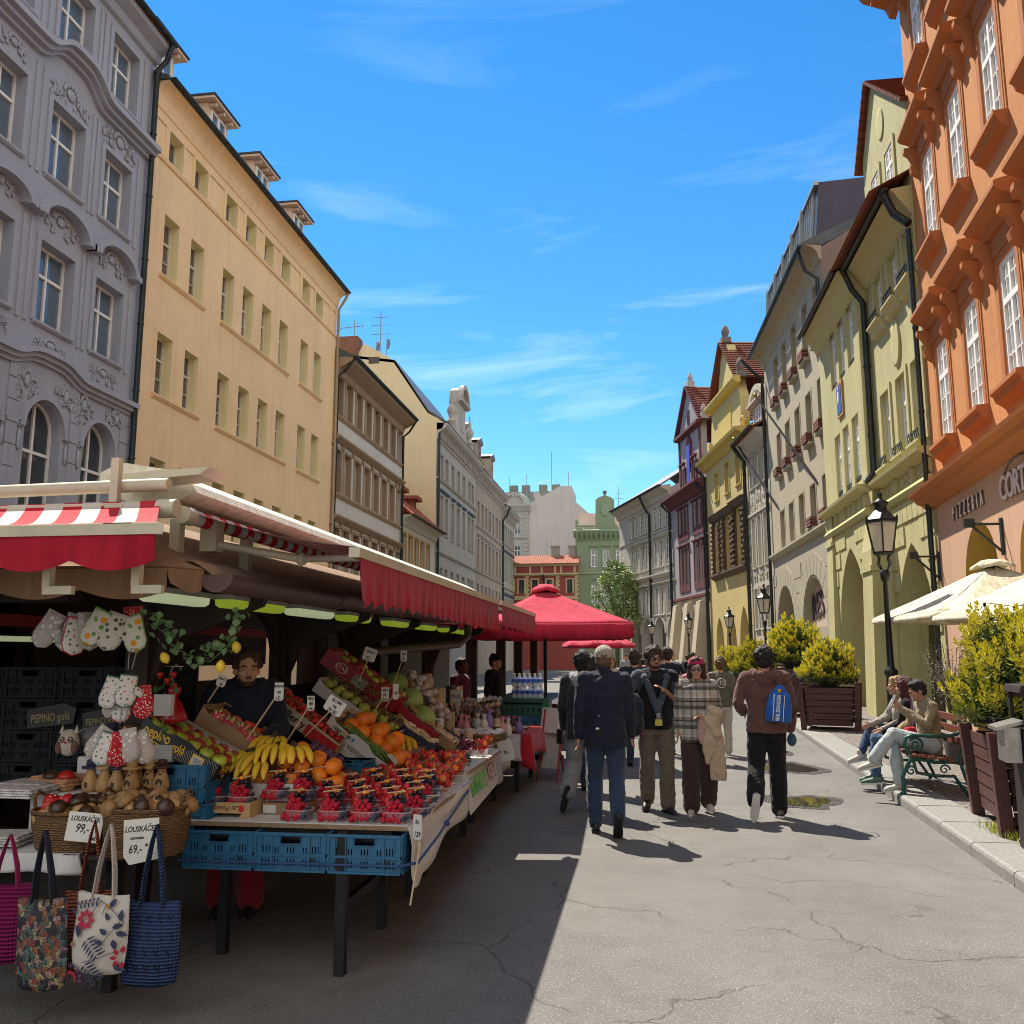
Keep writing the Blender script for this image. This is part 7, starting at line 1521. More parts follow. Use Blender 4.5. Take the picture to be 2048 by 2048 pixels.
for i,(x,y,z,c_,lb)in enumerate(((-3.5,4.9,.94,(.45,.42,.42),'folded grey tea towel stacked left of the wooden mushrooms'),(-3.38,5.02,.96,(.6,.28,.15),'folded orange printed towel left of the wooden figures'),(-3.45,4.75,.93,(.62,.6,.6),'folded white towel hanging over the step edge'),(-3.4,4.55,.72,(.5,.49,.47),'stack of folded pale towels left of the baskets'))):
 m=MB()
 for k in range(4):m.box(-.16+.01*k,-.12+.006*k,.012*k,.16-.01*(k%2),.12,.012*k+.010)
 tag(m.build('folded_towel',cloth('towel_cloth_%d'%i,c_,.4,.4,.9,30),None,LT(x,y,z,U(-.4,.4),0,0),.004),lb,'towel')
m=MB();m.ell((0,0,0),(.2,.12,.07),12,7)
for q_ in range(len(m.v)):p_=Vector(m.v[q_]);m.v[q_]=tuple(p_*(1+.25*noise.noise(p_*12)))
tag(m.build('cloth_bag',cloth('grey_bag_cloth',(.16,.15,.16)),None,LT(-3.27,5.28,1.2,.2)),'crumpled grey cloth bag lying behind the wooden figures','bag')
def mitt_mat(name,base,spots,sc_=30):
 n=NT(name);v=n.co();vo=n.n('ShaderNodeTexVoronoi');vo.inputs['Scale'].default_value=sc_;n.l(v,vo.inputs['Vector'])
 f=n.ramp(vo.outputs[0],[(.28,1.),(.36,0.)]);cc=n.ramp(vo.outputs[1],[(i/len(spots)+.01,c_)for i,c_ in enumerate(spots)],'CONSTANT')
 n.set(base=n.mix(f,base,cc),rough=.9,spec=.2);n.bump(n.noise(v,20,3),.3,.01);return n.mat
mm=[mitt_mat('beige_daisy_cloth',(.42,.38,.36),[(.66,.65,.62),(.6,.58,.55)],26),mitt_mat('white_floral_cloth',(.62,.60,.57),[(.45,.12,.08),(.10,.20,.10),(.5,.2,.12),(.2,.22,.25)],34),mitt_mat('sunflower_cloth',(.60,.58,.50),[(.75,.40,.02),(.12,.28,.05),(.70,.30,.02),(.10,.25,.04)],15),mitt_mat('red_dotted_cloth',(.40,.02,.03),[(.65,.62,.6),(.6,.55,.55)],60),mitt_mat('leaf_print_cloth',(.55,.53,.45),[(.06,.10,.05),(.10,.14,.07)],24)]
gcuff=simple('green_piping',(.035,.12,.07),.8);rcuff=simple('red_piping',(.42,.03,.04),.8);ecuff=simple('beige_piping',(.38,.34,.31),.85);bcuff=simple('bright_green_piping',(.09,.25,.04),.8)
def mitt_mesh(mt,cuff,thumb=True,L=.24,w_=.075):
 out=[(-w_*.85,0),(w_*.85,0),(w_*.9,-.08)]+([(w_*1.45,-.10),(w_*1.75,-.14),(w_*1.55,-.17),(w_*1.05,-.15)]if thumb else[])+[(w_,-.19),(w_*.75,-L*.96),(0,-L*1.06),(-w_*.75,-L*.96),(-w_,-.18),(-w_*.9,-.08)]
 c=(0,-.12);m=MB();n_=len(out);rings=[(1,0),(.97,.010),(.8,.022),(.4,.03)]
 for sg in(1,-1):
  vs=[(c[0]+(x-c[0])*k,sg*(h+.001),c[1]+(z-c[1])*k)for k,h in rings for x,z in out]+[(c[0],sg*.032,c[1])]
  fs=[(j*n_+i,j*n_+(i+1)%n_,(j+1)*n_+(i+1)%n_,(j+1)*n_+i)for j in range(3)for i in range(n_)]+[(3*n_+i,3*n_+(i+1)%n_,4*n_)for i in range(n_)]
  m.add(vs,[f if sg<0 else f[::-1]for f in fs],0,True)
 m.tube([(x,0,z)for x,z in out]+[(out[0][0],0,out[0][1])],.006,5,1);m.box(-w_*.88,-.013,-.014,w_*.88,.013,.004,1);return m.mesh('oven_mitt',[mt,cuff])
def mitts(hook,specs,grp,S9=.82):
 for i,(k,cf,dx,dy,dz,rz,ry,th,lb)in enumerate(specs):
  Proto('oven_mitt','oven mitt',mitt_mesh(mm[k],cf,th)).put(LT(hook[0]+dx*S9,hook[1]+dy,hook[2]+dz,rz,rad(-8),ry,S9),lb,grp)
GM='oven mitts hung on hooks'
mitts((-3.19,4.7,1.93),((0,ecuff,-.09,0,0,.1,.45,True,'beige daisy oven mitt at the far left under the awning'),(0,ecuff,.02,.05,-.01,.2,.30,False,'beige daisy oven mitt partly hidden in the left bunch'),(1,rcuff,.07,-.01,-.03,.9,.15,False,'white floral oven mitt with red edge in the left bunch'),(0,ecuff,.13,.0,-.0,1.1,-.05,False,'beige daisy oven mitt turned sideways in the left bunch')),GM)
mitts((-2.98,4.68,1.94),((2,bcuff,.03,-.02,0,.0,.42,True,'sunflower oven mitt with bright green edge, larger left one'),(4,ecuff,.13,.0,-.02,.3,.32,True,'leaf print oven mitt between two sunflower mitts'),(2,bcuff,.2,.02,-.03,.1,-.28,False,'sunflower oven mitt with bright green edge at the right'),(3,rcuff,.18,.06,.02,.1,-.1,False,'red dotted oven mitt behind the sunflower mitts')),GM)
mitts((-2.80,4.62,1.58),((1,gcuff,-.03,-.03,0,.1,.22,True,'white floral oven mitt with green edge, front of the middle bunch'),(1,gcuff,.07,-.01,.01,.5,.12,True,'white floral oven mitt with green edge, right of the middle bunch'),(1,rcuff,.0,.03,-.07,.2,.05,False,'white floral mitt with red edge below the middle bunch'),(3,rcuff,.15,.03,-.05,.3,-.12,False,'red dotted stocking mitt at the right of the middle bunch'),(0,ecuff,-.07,.03,-.05,-.3,.2,False,'beige mitt behind the middle bunch')),GM,.68)
mitts((-2.78,4.58,1.31),((0,ecuff,-.08,0,0,.1,.55,False,'beige daisy mitt splayed left in the lowest bunch'),(1,gcuff,-.02,-.04,-.02,.1,.3,True,'white floral mitt with green edge in the lowest bunch'),(3,rcuff,.05,-.02,-.02,.7,.12,False,'red dotted mitt in the lowest bunch'),(0,ecuff,.09,-.01,0,.2,-.18,False,'beige daisy mitt right in the lowest bunch'),(0,ecuff,.14,.02,-.02,.6,-.42,False,'beige mitt splayed far right in the lowest bunch')),GM,.68)
for p_,lb in(((-2.77,4.62,1.62),'wire hook holding the middle bunch of oven mitts'),((-2.77,4.58,1.34),'wire hook holding the lowest bunch of oven mitts')):
 m=MB();m.tube([(0,0,0),(0,0,.08),(.012,0,.11),(.03,0,.11),(.035,0,.09)],.003,5);m.tube([(.01,.02,0),(.03,.02,.09),(.045,.02,.11)],.003,5);tag(m.build('wire_hook',ant,None,Matrix.Translation(p_)),lb,'hook')
m=MB();P=[at(257,1169,4.78),at(290,1180,4.75),at(314,1196,4.75),at(330,1222,4.75),at(359,1238,4.78),at(395,1249,4.8),at(427,1222,4.82),at(444,1195,4.85),at(458,1160,4.9)]
gl=thing('lemon_garland','artificial leafy garland with small yellow lemons strung below the eave','garland',P[0])
m.tube([p_-P[0]for p_ in P],.004,5);m.build('wire',leafm,gl)
m=MB();r=random.Random(8);gleaf=fruit_mat('garland_leaf',(.12,.25,.09),(.22,.36,.16),.55,12)
for i in range(95):
 f=r.uniform(0,len(P)-1.01);k=int(f);p_=P[k].lerp(P[k+1],f-k)-P[0]+Vector((r.uniform(-.05,.05),r.uniform(-.05,.03),r.uniform(-.06,.06)))
 T=LT(p_.x,p_.y,p_.z,r.uniform(0,6),r.uniform(.3,1.9),r.uniform(-.6,.6));l,w_=r.uniform(.035,.05),r.uniform(.017,.024)
 m.add([(0,0,0),(w_*.8,l*.35,.004),(w_,l*.65,.003),(0,l,-.004),(-w_,l*.65,.003),(-w_*.8,l*.35,.004),(0,l*.5,-.004)],[(0,1,6),(1,2,6),(2,3,6),(3,4,6),(4,5,6),(5,0,6)],0,True,T)
m.build('leaves',gleaf,gl)
lemn=fruit_mat('lemon_peel',(.72,.50,.03),(.75,.55,.05),.45,8)
for x,y in((311,1241),(416,1257),(446,1221)):
 p_=at(x,y,4.72)-P[0];m=MB();m.lathe([(.001,-.036),(.008,-.032),(.022,-.018),(.026,0),(.021,.018),(.008,.032),(.001,.035)],12);m.build('lemon',lemn,gl,LT(*p_,U(0,3),U(-.7,.7)))
m=MB();p_=at(330,1290,5.2);m.lathe([(.03,-.02),(.045,-.04),(.03,-.07),(.02,-.08)],10);m.lathe([(.015,-.07),(.05,-.12),(.085,-.2),(.08,-.22),(.001,-.225)],12)
for q_ in range(len(m.v)):w_=Vector(m.v[q_]);m.v[q_]=tuple(w_+Vector((1,1,.4))*.012*noise.noise(w_*30))
tag(m.build('red_bag',clear('red_film',(.42,.01,.02),.85,.25),None,Matrix.Translation(p_)),'red plastic bag tied and hung on a wire hook behind the apples','bag')
m=MB();q_=p_+Vector((0,0,-.02));m.tube([(0,0,0),(-.02,0,.05),(-.03,0,.1),(0,0,.135),(.03,0,.12),(.035,0,.1)],.004,6);tag(m.build('wire_hook',ant,None,Matrix.Translation(q_)),'large wire hook holding the red plastic bag','hook')
m=MB();p_=at(310,1320,5.0);m.tube([(0,0,-.25),(0,0,.04)],.006,5);m.prism([(-.05,-.09),(.05,-.09),(.055,.03),(-.055,.03)],-.02,.02,1)
tag(m.build('small_sign',[leafm,whitecard],None,Matrix.Translation(p_)),'small white planter sign beside the dark post by the apples','sign');m=MB()
for i in range(4):sberry(m,(U(-.06,.06),U(-.02,.02),.12+U(-.04,.05)),.022)
for i in range(14):
 T=LT(U(-.07,.07),U(-.03,.03),.07+U(-.04,.05),U(0,6),U(0,2));m.add([(0,0,0),(.018,.02,0),(0,.05,0),(-.018,.02,0)],[(0,1,2,3)],1,True,T)
tag(m.build('artificial_strawberries',[straw_m,leafm],None,Matrix.Translation(p_)),'small artificial strawberry plant by the dark post','artificial plant')
def pricecard(label,T,w_,h,rows_,cut=False):
 t_=thing('price_card',label,'price card',T=T);m=MB();m.prism([(-w_/2+.03*cut,-h/2),(w_/2,-h/2+.02*cut),(w_/2,h/2),(-w_/2,h/2),(-w_/2,-h/2+.04*cut)],-.002,.002);m.build('card',tagw,t_)
 for s_,x,z,sz,sh in rows_:text(s_,ink,Matrix.Translation((x,-.003,z))@FACE,t_,size=sz,ext=.0005,sx=.8,shear=sh,bold=.0006)
pricecard('white handwritten card reading LOUSKACEK 99 crowns on the left nutcracker basket',LT(-2.80,4.37,.845,.05,rad(-8),rad(4)),.185,.14,(('LOUSKÁČEK',0,.038,.034,.15),('99,-',-.01,-.008,.06,.25),('4€',.06,-.052,.024,.1),('00',.055,.018,.016,.1)))
pricecard('white handwritten card reading LOUSKACEK 69 crowns on the right nutcracker basket',LT(-2.45,4.30,.80,.05,rad(-4),rad(-5)),.18,.21,(('LOUSKÁČEK',0,.058,.037,.25),('nutcracker',-.02,.018,.02,.2),('69,-',-.03,-.035,.055,.15),('80',.028,-.018,.018,.1),('3€',.05,-.055,.026,.1)),True)
def tote(label,T,w_,h,d_,mat,strap,sl,sw=.013,patt=None,group='tote bags hung under the souvenir table',knit=False):
 t_=thing('tote_bag',label,'bag',T=T);m=MB();nx,nz=18,14;r=random.Random(int(w_*999));vs=[]
 for sg in(-1,1):
  for k in range(nz+1):
   v_=k/nz;
   for i in range(nx+1):
    u=-1+2*i/nx;bul=(1-u*u)**.6*(math.sin(math.pi*min(1,.12+v_*.88))**.7)*(.35+.65*(1-v_))
    wr_=.012*noise.noise(Vector((u*2.2,v_*2.5,sg*3+w_*50)))
    x=u*w_/2*(1-.06*v_+.05*math.sin(v_*math.pi)-(.10*(1-v_)**6));z=-h+h*v_-(.012*(1-u*u)if v_<.05 else 0)+(-.012*(1-u*u)if v_>.97 else 0)
    vs.append((x,sg*(d_*bul+.004)+wr_,z))
 n1=(nx+1)*(nz+1);fs=[]
 for s_ in(0,1):
  for k in range(nz):
   for i in range(nx):
    q=s_*n1+k*(nx+1)+i;f=(q,q+1,q+nx+2,q+nx+1);fs.append(f if s_==0 else f[::-1])
 for k in range(nz):
  a=k*(nx+1);fs.append((n1+a,a,a+nx+1,n1+a+nx+1));a+=nx;fs.append((a,n1+a,n1+a+nx+1,a+nx+1))
 for i in range(nx):fs.append((i+1,i,n1+i,n1+i+1))
 m.add(vs,fs,0,True);m.build('bag_body',mat,t_)
 for sg,y in((1,-.006),(1,.006)):
  m=MB();x0=w_*.2;L_=[(-x0,y*2,-.03),(-x0*.75,y*2,sl*.35),(-x0*.3,y,sl*.8),(0,y*.5,sl),(x0*.3,y,sl*.8),(x0*.75,y*2,sl*.35),(x0,y*2,-.03)];m.tube(L_,sw,6,0,True,None,.28);m.build('strap',strap,t_)
 if patt:patt(t_,w_,h)
 return t_
def knit(name,c,sc_=70):
 n=NT(name);v=n.co();w1=n.n('ShaderNodeTexWave',wave_type='BANDS',bands_direction='Z');w1.inputs['Scale'].default_value=sc_/3;w1.inputs['Distortion'].default_value=1.2;n.l(v,w1.inputs[0])
 w2=n.n('ShaderNodeTexWave',wave_type='BANDS',bands_direction='X');w2.inputs['Scale'].default_value=sc_/2.4;w2.inputs['Distortion'].default_value=2.;n.l(v,w2.inputs[0])
 n.set(base=n.mix(w1.outputs[1],mul(c,.6),mul(c,1.25)),rough=.9,spec=.2);n.bump(n.math('ADD',w1.outputs[1],n.math('MULTIPLY',w2.outputs[1],.5)),1.,.012);return n.mat
def city():
 n=NT('city_print_cloth');v=n.co();br=n.n('ShaderNodeTexVoronoi',distance='CHEBYCHEV');br.inputs['Scale'].default_value=46;br.inputs['Randomness'].default_value=.85;n.l(n.co((1,0,.8)),br.inputs['Vector'])
 c=n.ramp(br.outputs[1],[(0,(.02,.02,.035)),(.22,(.30,.12,.05)),(.34,(.07,.13,.12)),(.45,(.36,.20,.20)),(.55,(.03,.03,.05)),(.68,(.45,.36,.18)),(.78,(.35,.05,.04)),(.88,(.10,.20,.18)),(.95,(.5,.48,.4))],'CONSTANT')
 d=n.n('ShaderNodeTexVoronoi',distance='CHEBYCHEV');d.inputs['Scale'].default_value=120;n.l(n.co((1,0,1.2)),d.inputs['Vector'])
 n.set(base=n.mix(n.ramp(d.outputs[0],[(.3,0.),(.45,.7)]),c,(.02,.018,.02)),rough=.8);n.bump(n.noise(v,9,3),.4,.03);return n.mat
def floral(t_,w_,h):
 navy=simple('navy_textile_print',(.035,.04,.09),.8);redp=simple('red_textile_print',(.40,.02,.05),.8);tanp=simple('mustard_textile_print',(.40,.2,.05),.8);purp=simple('plum_textile_print',(.12,.03,.09),.8)
 def yy(x,z):
  u=2*x/w_;v_=min(1,max(0,1+z/h));return-(.055*max(0,1-u*u)**.6*(max(0,math.sin(math.pi*min(1,.12+v_*.88)))**.7)*(.35+.65*(1-v_))+.019)
 def leaf(m,x,z,a,l,wd,k=0):
  P_=[(0,0),(.3*l,wd),(.65*l,wd*.8),(l,0),(.65*l,-wd*.8),(.3*l,-wd)];ca,sa=math.cos(a),math.sin(a)
  pts=[(x+p*ca-q*sa,z+p*sa+q*ca)for p,q in P_];m.poly([(p,yy(p,q)-.001,q)for p,q in pts][::-1],k)
 m=MB()
 def stem(pts,k=0,r_=.0028):m.tube([(x,yy(x,z),z)for x,z in pts],r_,4,k,True,None,.5)
 stem([(-.13,-.06),(-.05,-.045),(0,-.03)]);stem([(0,-.03),(.06,-.06),(.13,-.12)]);stem([(.0,-.03),(-.04,-.1),(-.12,-.16)]);stem([(.03,-.05),(.02,-.09)]);stem([(-.05,-.3),(.04,-.27),(.11,-.24)]);stem([(.05,-.2),(.09,-.14),(.12,-.1)])
 for i in range(6):leaf(m,-.12+.02*i,-.058+.005*i,1.1,.022,.005);leaf(m,-.12+.02*i,-.06+.005*i,-1.2,.024,.005)
 for x,z,a,l in((.05,-.055,.9,.05),(.08,-.14,.3,.05),(.1,-.16,-.3,.05),(.06,-.17,2.6,.045),(.09,-.19,-1.2,.05),(.05,-.21,2.9,.045),(-.1,-.14,-1.2,.06),(.06,-.11,2.2,.04),(.11,-.11,1.5,.05),(-.12,-.1,2.4,.04),(.1,-.30,-.5,.06)):leaf(m,x,z,a,l,l*.26)
 for cx,cz in((-.0,-.22),(.0,-.33)):
  for i in range(6):leaf(m,cx-.035+.012*i,cz-.012*i+.02,.5,.05,.0045);leaf(m,cx-.035+.012*i,cz-.012*i+.02,3.6+.6,.045,.0045)
 for i in range(8):a=i*math.pi/4;leaf(m,-.06+.014*math.cos(a),-.115+.014*math.sin(a),a,.034,.012,1)
 for i in range(8):a=i*math.pi/4;leaf(m,.135+.02*math.cos(a),-.27+.02*math.sin(a),a,.03,.010,1)if math.cos(a)<.2 else None
 leaf(m,.05,-.06,2.4,.03,.01,2);leaf(m,-.13,-.24,.8,.03,.01,2)
 for i in range(9):a=i*math.pi/8;leaf(m,-.115+.045*math.cos(a),-.385+.05*math.sin(a),a,.026,.009,3)
 for i in range(9):a=i*math.pi/8;leaf(m,-.115+.02*math.cos(a),-.385+.022*math.sin(a),a,.02,.006,1)
 m.build('flower_print',[navy,redp,tanp,purp],t_)
strapw=mitt_mat('speckled_strap_cloth',(.52,.50,.46),[(.2,.15,.2),(.3,.2,.15)],170)
mag=knit('magenta_weave',(.24,.012,.10),50);terr=knit('terracotta_knit',(.36,.11,.075),60);bknit=knit('denim_blue_knit',(.045,.085,.20),60)
tote('magenta woven tote bag with long straps, cut off at the far left',LT(-3.12,4.26,.60,.15),.30,.36,.06,mag,simple('magenta_strap',(.30,.015,.11),.8),.22)
tote('dark tote bag printed with a colourful crowd of town houses, on navy straps',LT(-2.85,4.16,.565,-.05,0,rad(-3)),.27,.40,.05,city(),simple('navy_strap',(.012,.018,.035),.8),.30,.015)
tote('terracotta knitted bag squeezed between the printed and the floral bag',LT(-2.70,4.30,.57,.3),.24,.36,.05,terr,terr,.32,.017)
tote('cream tote bag with red flower and navy leaf print',LT(-2.55,4.18,.59,-.02,0,rad(2)),.275,.345,.05,cloth('cream_canvas',(.56,.52,.46),.06,.4,.9,6),strapw,.31,.012,floral)
b_=tote('blue crocheted bag with rows of small holes, rightmost of the hanging bags',LT(-2.35,4.26,.545,.05),.29,.37,.06,bknit,bknit,.34,.02)
m=MB()
for r0 in range(4):
 for k in range(5):
  for dx,dz in((0,0),(.009,.012),(-.009,.012),(.009,-.012)):
   x,z=-.105+.052*k+dx+.01*(r0%2),-.08-.072*r0+dz;u=2*x/.29;v_=1+z/.37;m.ell((x,-(.06*max(0,1-u*u)**.6*(math.sin(math.pi*min(1,.12+v_*.88))**.7)*(.35+.65*(1-v_))+.010),z),(.0035,.006,.0045),6,4)
m.build('crochet_holes',simple('dark_hole',(.004,.006,.012),.9),b_)
m=MB();m.box(-.02,-.001,-.03,.02,.001,0);text('PRAHA',ink,Matrix.Translation((-2.745,4.08,.555))@FACE,None,size=.016)if 0 else None
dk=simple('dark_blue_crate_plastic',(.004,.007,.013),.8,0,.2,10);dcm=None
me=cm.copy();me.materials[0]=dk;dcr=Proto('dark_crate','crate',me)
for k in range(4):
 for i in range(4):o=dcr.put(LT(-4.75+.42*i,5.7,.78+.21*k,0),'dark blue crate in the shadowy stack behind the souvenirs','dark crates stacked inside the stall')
for x,z,s_ in((-3.92,1.28,1.),(-3.55,1.26,.8)):
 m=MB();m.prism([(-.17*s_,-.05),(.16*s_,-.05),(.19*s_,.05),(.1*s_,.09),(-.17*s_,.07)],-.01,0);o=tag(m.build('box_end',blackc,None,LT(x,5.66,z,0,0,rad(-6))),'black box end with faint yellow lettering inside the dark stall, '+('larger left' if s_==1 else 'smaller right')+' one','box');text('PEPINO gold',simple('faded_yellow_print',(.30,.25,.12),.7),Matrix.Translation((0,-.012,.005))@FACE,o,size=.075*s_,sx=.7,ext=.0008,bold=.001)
def loft(m,rings,n=20,mi=0,p=2.4):
 S_=sqr(n,p);vs=[(cx+x*rx,cy+y*ry,z)for cx,cy,z,rx,ry in rings for x,y in S_]
 m.add(vs,[(j*n+i,j*n+(i+1)%n,(j+1)*n+(i+1)%n,(j+1)*n+i)for j in range(len(rings)-1)for i in range(n)],mi,True)
 m.poly(vs[:n][::-1],mi);m.poly(vs[-n:],mi)
def limb(m,pts,rs,n=10):
 m.tube(pts,rs,n)
 for p_,r_ in zip(pts,rs):m.ell(p_,r_*.985,10,6)
def remesh(mb,name,mat,vox,smooth=3,wr=0.,seed=0,sc_=7.):
 me=mb.mesh(name,mat);o=bpy.data.objects.new('tmp',me);col.objects.link(o)
 r=o.modifiers.new('r','REMESH');r.mode='VOXEL';r.voxel_size=vox;r.use_smooth_shade=True
 s_=o.modifiers.new('s','SMOOTH');s_.iterations=smooth;s_.factor=.5
 dg=bpy.context.evaluated_depsgraph_get();out=bpy.data.meshes.new_from_object(o.evaluated_get(dg));out.name=name
 bpy.data.objects.remove(o);bpy.data.meshes.remove(me)
 out.materials.clear();out.materials.append(mat)
 if wr:
  nv=[v.normal.copy()for v in out.vertices]
  for v,nn in zip(out.vertices,nv):
   c=v.co;q=Vector((c.x*sc_+seed,c.y*sc_,c.z*sc_*.8))
   d=noise.noise(q)*.6+abs(noise.noise(q*2.1+Vector((0,0,c.x*6))))*.7-.2
   v.co=c+nn*(wr*d)
 return out
def skin_mat(name,c):
 if name in _m:return _m[name]
 n=NT(name);v=n.co();n.set(base=n.mix(n.noise(v,18,4),mul(c,.85),mul(c,1.12)),rough=.5,spec=.4,sub=.08);n.b.inputs['Subsurface Radius'].default_value=(.02,.008,.004);n.bump(n.noise(v,160,3),.15,.002);_m[name]=n.mat;return n.mat
def hair_mat(name,c):
 if name in _m:return _m[name]
 n=NT(name);v=n.co((1,1,.25));n.set(base=n.mix(n.noise(v,90,4),mul(c,.5),mul(c,1.6)),rough=.5,spec=.4);n.bump(n.noise(v,110,4),.9,.02);_m[name]=n.mat;return n.mat
sk1,sk2,sk3=skin_mat('fair_skin',(.50,.27,.18)),skin_mat('tan_skin',(.40,.205,.13)),skin_mat('warm_skin',(.46,.25,.165))
hb,hd_,hm,hbl,hg=hair_mat('black_hair',(.012,.010,.010)),hair_mat('dark_brown_hair',(.035,.02,.013)),hair_mat('maroon_hair',(.07,.012,.018)),hair_mat('blonde_hair',(.35,.22,.10)),hair_mat('brown_hair',(.12,.07,.035))
soleM=simple('white_sole',(.55,.54,.5),.6);shoeb=simple('black_shoe',(.015,.015,.017),.5);shoew=simple('pale_shoe',(.42,.40,.35),.6);eyew=simple('eye_white',(.6,.58,.55),.3);eyed=simple('eye_iris',(.03,.02,.015),.2);lipm=simple('lips',(.34,.12,.09),.5);sung=glassy('sunglass_lens',(.008,.008,.010));
def person(label,loc,rz,H=1.75,J=None,sex='m',skin=sk1,top=None,hem=.86,sleeve=1.,collar=0.,trouser=None,wide=0.,trim=1.,shoe=shoeb,hair=hd_,hstyle='short',vox=.010,face=True,look=0.,tilt=0.,hood=None,beard=None,glasses=None,lean=0.,hands=True,seat=False,inner=None,group=None,bulk=1.,open_=False):
 k=H/1.75;t_=thing('person',label,'person',loc,rz,group)
 hw=.092 if sex=='m' else.095;sw=.185 if sex=='m' else.165
 P=dict(hip=(0,0,.93),chest=(0,0,1.28),neck=(0,.005,1.475),head=(0,-.02,1.60),sR=(-sw,.01,1.425),sL=(sw,.01,1.425),hR=(-hw,0,.93),hL=(hw,0,.93),kR=(-hw-.005,-.01,.50),kL=(hw+.005,-.01,.50),aR=(-hw-.005,.02,.085),aL=(hw+.005,.02,.085),eR=(-sw-.055,.03,1.13),eL=(sw+.055,.03,1.13),wR=(-sw-.075,-.03,.875),wL=(sw+.075,-.03,.875),tR=(0,-1,-.12),tL=(0,-1,-.12))
 P.update(J or{});V={a:Vector(b)for a,b in P.items()}
 G=lambda a:V[a]
 up=(G('neck')-G('chest')).normalized()
 Rh=Matrix.Translation(G('head'))@Matrix.Rotation(look,4,'Z')@Matrix.Rotation(tilt,4,'X')
 S_=Matrix.Scale(k,4)
 b=MB()
 hp,ch,nk=G('hip'),G('chest'),G('neck')
 if seat or(nk-hp).normalized().z<.97:
  limb(b,[hp,hp.lerp(ch,.5),ch,ch.lerp(nk,.6)],[.115,.105,.118,.085],12)
 else:loft(b,[(hp.x,hp.y,.84,.15,.105),(hp.x,hp.y,.93,.155,.11),(hp.x,hp.y,1.08,.13,.095),(ch.x,ch.y,1.28,.155,.11),(ch.x,ch.y,1.40,.16,.095),(nk.x,nk.y,1.46,.07,.06)])
 limb(b,[G('sR'),ch+up*.12,G('sL')],[.06,.08,.06]);limb(b,[nk-up*.06,nk,G('head')],[.06,.056,.058])
 for s in 'RL':
  limb(b,[G('h'+s),G('k'+s).lerp(G('h'+s),.5),G('k'+s),G('a'+s).lerp(G('k'+s),.6),G('a'+s)],[.083,.072,.05,.052,.036]);limb(b,[G('s'+s),G('e'+s),G('w'+s)],[.05,.038,.027])
  toe=G('t'+s).normalized();limb(b,[G('a'+s)+Vector((0,0,-.03)),G('a'+s)+toe*.13+Vector((0,0,-.05))],[.034,.028])
 hb_=MB()
 hb_.ell((0,.008,.035),(.074,.094,.098),16,12,0,Rh);hb_.ell((0,-.028,-.03),(.057,.062,.075),14,10,0,Rh);hb_.ell((0,-.062,-.085),(.03,.026,.022),10,6,0,Rh)
 hb_.ell((0,-.093,-.012),(.012,.018,.024),8,6,0,Rh);hb_.ell((0,-.102,-.024),(.016,.013,.011),8,6,0,Rh);hb_.ell((0,-.078,.028),(.052,.018,.014),10,6,0,Rh);hb_.ell((0,-.084,-.055),(.026,.012,.012),8,6,0,Rh)
 for s in(-1,1):hb_.ell((s*.076,.01,-.005),(.012,.022,.034),8,6,0,Rh);hb_.ell((s*.045,-.062,-.018),(.022,.022,.024),8,6,0,Rh)
 b.add(hb_.v,hb_.f)
 if hands:
  for s,sg in(('R',-1),('L',1)):
   w_,e_=G('w'+s),G('e'+s);d=(w_-e_).normalized();f_=P.get('f'+s);d2=Vector(f_).normalized()if f_ else(d+Vector((0,-.12,0))).normalized()
   side=Vector((0,-1,0))if abs(d2.y)<.8 else Vector((0,0,1));side=(side-d2*side.dot(d2)).normalized();pal=d2.cross(side).normalized()*(-sg)
   c=w_+d2*.055;
   for q in(-.026,-.009,.009,.026):limb(b,[w_+side*q*.6,c+side*q+d2*.02],[.016,.014],7)
   for i,q in enumerate((.030,.011,-.010,-.029)):
    L_=(.068,.078,.072,.056)[i];p0=w_+d2*.085+side*q;p1=p0+d2*L_*.5+pal*.006;p2=p1+(d2*.8+pal*.6).normalized()*L_*.45;limb(b,[p0,p1,p2],[.0095,.009,.0075],7)
   p0=w_+d2*.03+side*.026;limb(b,[p0,p0+(side*.8+d2*.6+pal*.4)*.035,p0+(side*.6+d2*1.1+pal*.5)*.05],[.012,.011,.009],7)
 bo=obj('body',remesh(b,'body',skin,min(vox,.0085)if vox<.012 else vox,2),t_,S_)
 if trouser:
  m=MB();
  if seat:limb(m,[hp+Vector((0,.03,.06)),hp],[.13,.145]);limb(m,[G('hR'),G('hL')],[.115,.115])
  else:loft(m,[(hp.x,hp.y,.80,.155,.115),(hp.x,hp.y+.01,.92,.178,.128),(hp.x,hp.y,1.03,.155,.112)])
  for s in 'RL':
   h_,kn,an=G('h'+s),G('k'+s),G('a'+s);an2=kn+(an-kn)*trim
   limb(m,[h_,h_.lerp(kn,.5),kn,kn.lerp(an2,.5),an2],[.098+wide*.3,.088+wide*.5,.068+wide*.7,.064+wide*.9,.056+wide],12)
  obj('trousers',remesh(m,'trousers',trouser,vox,3,.016,len(label)),t_,S_)
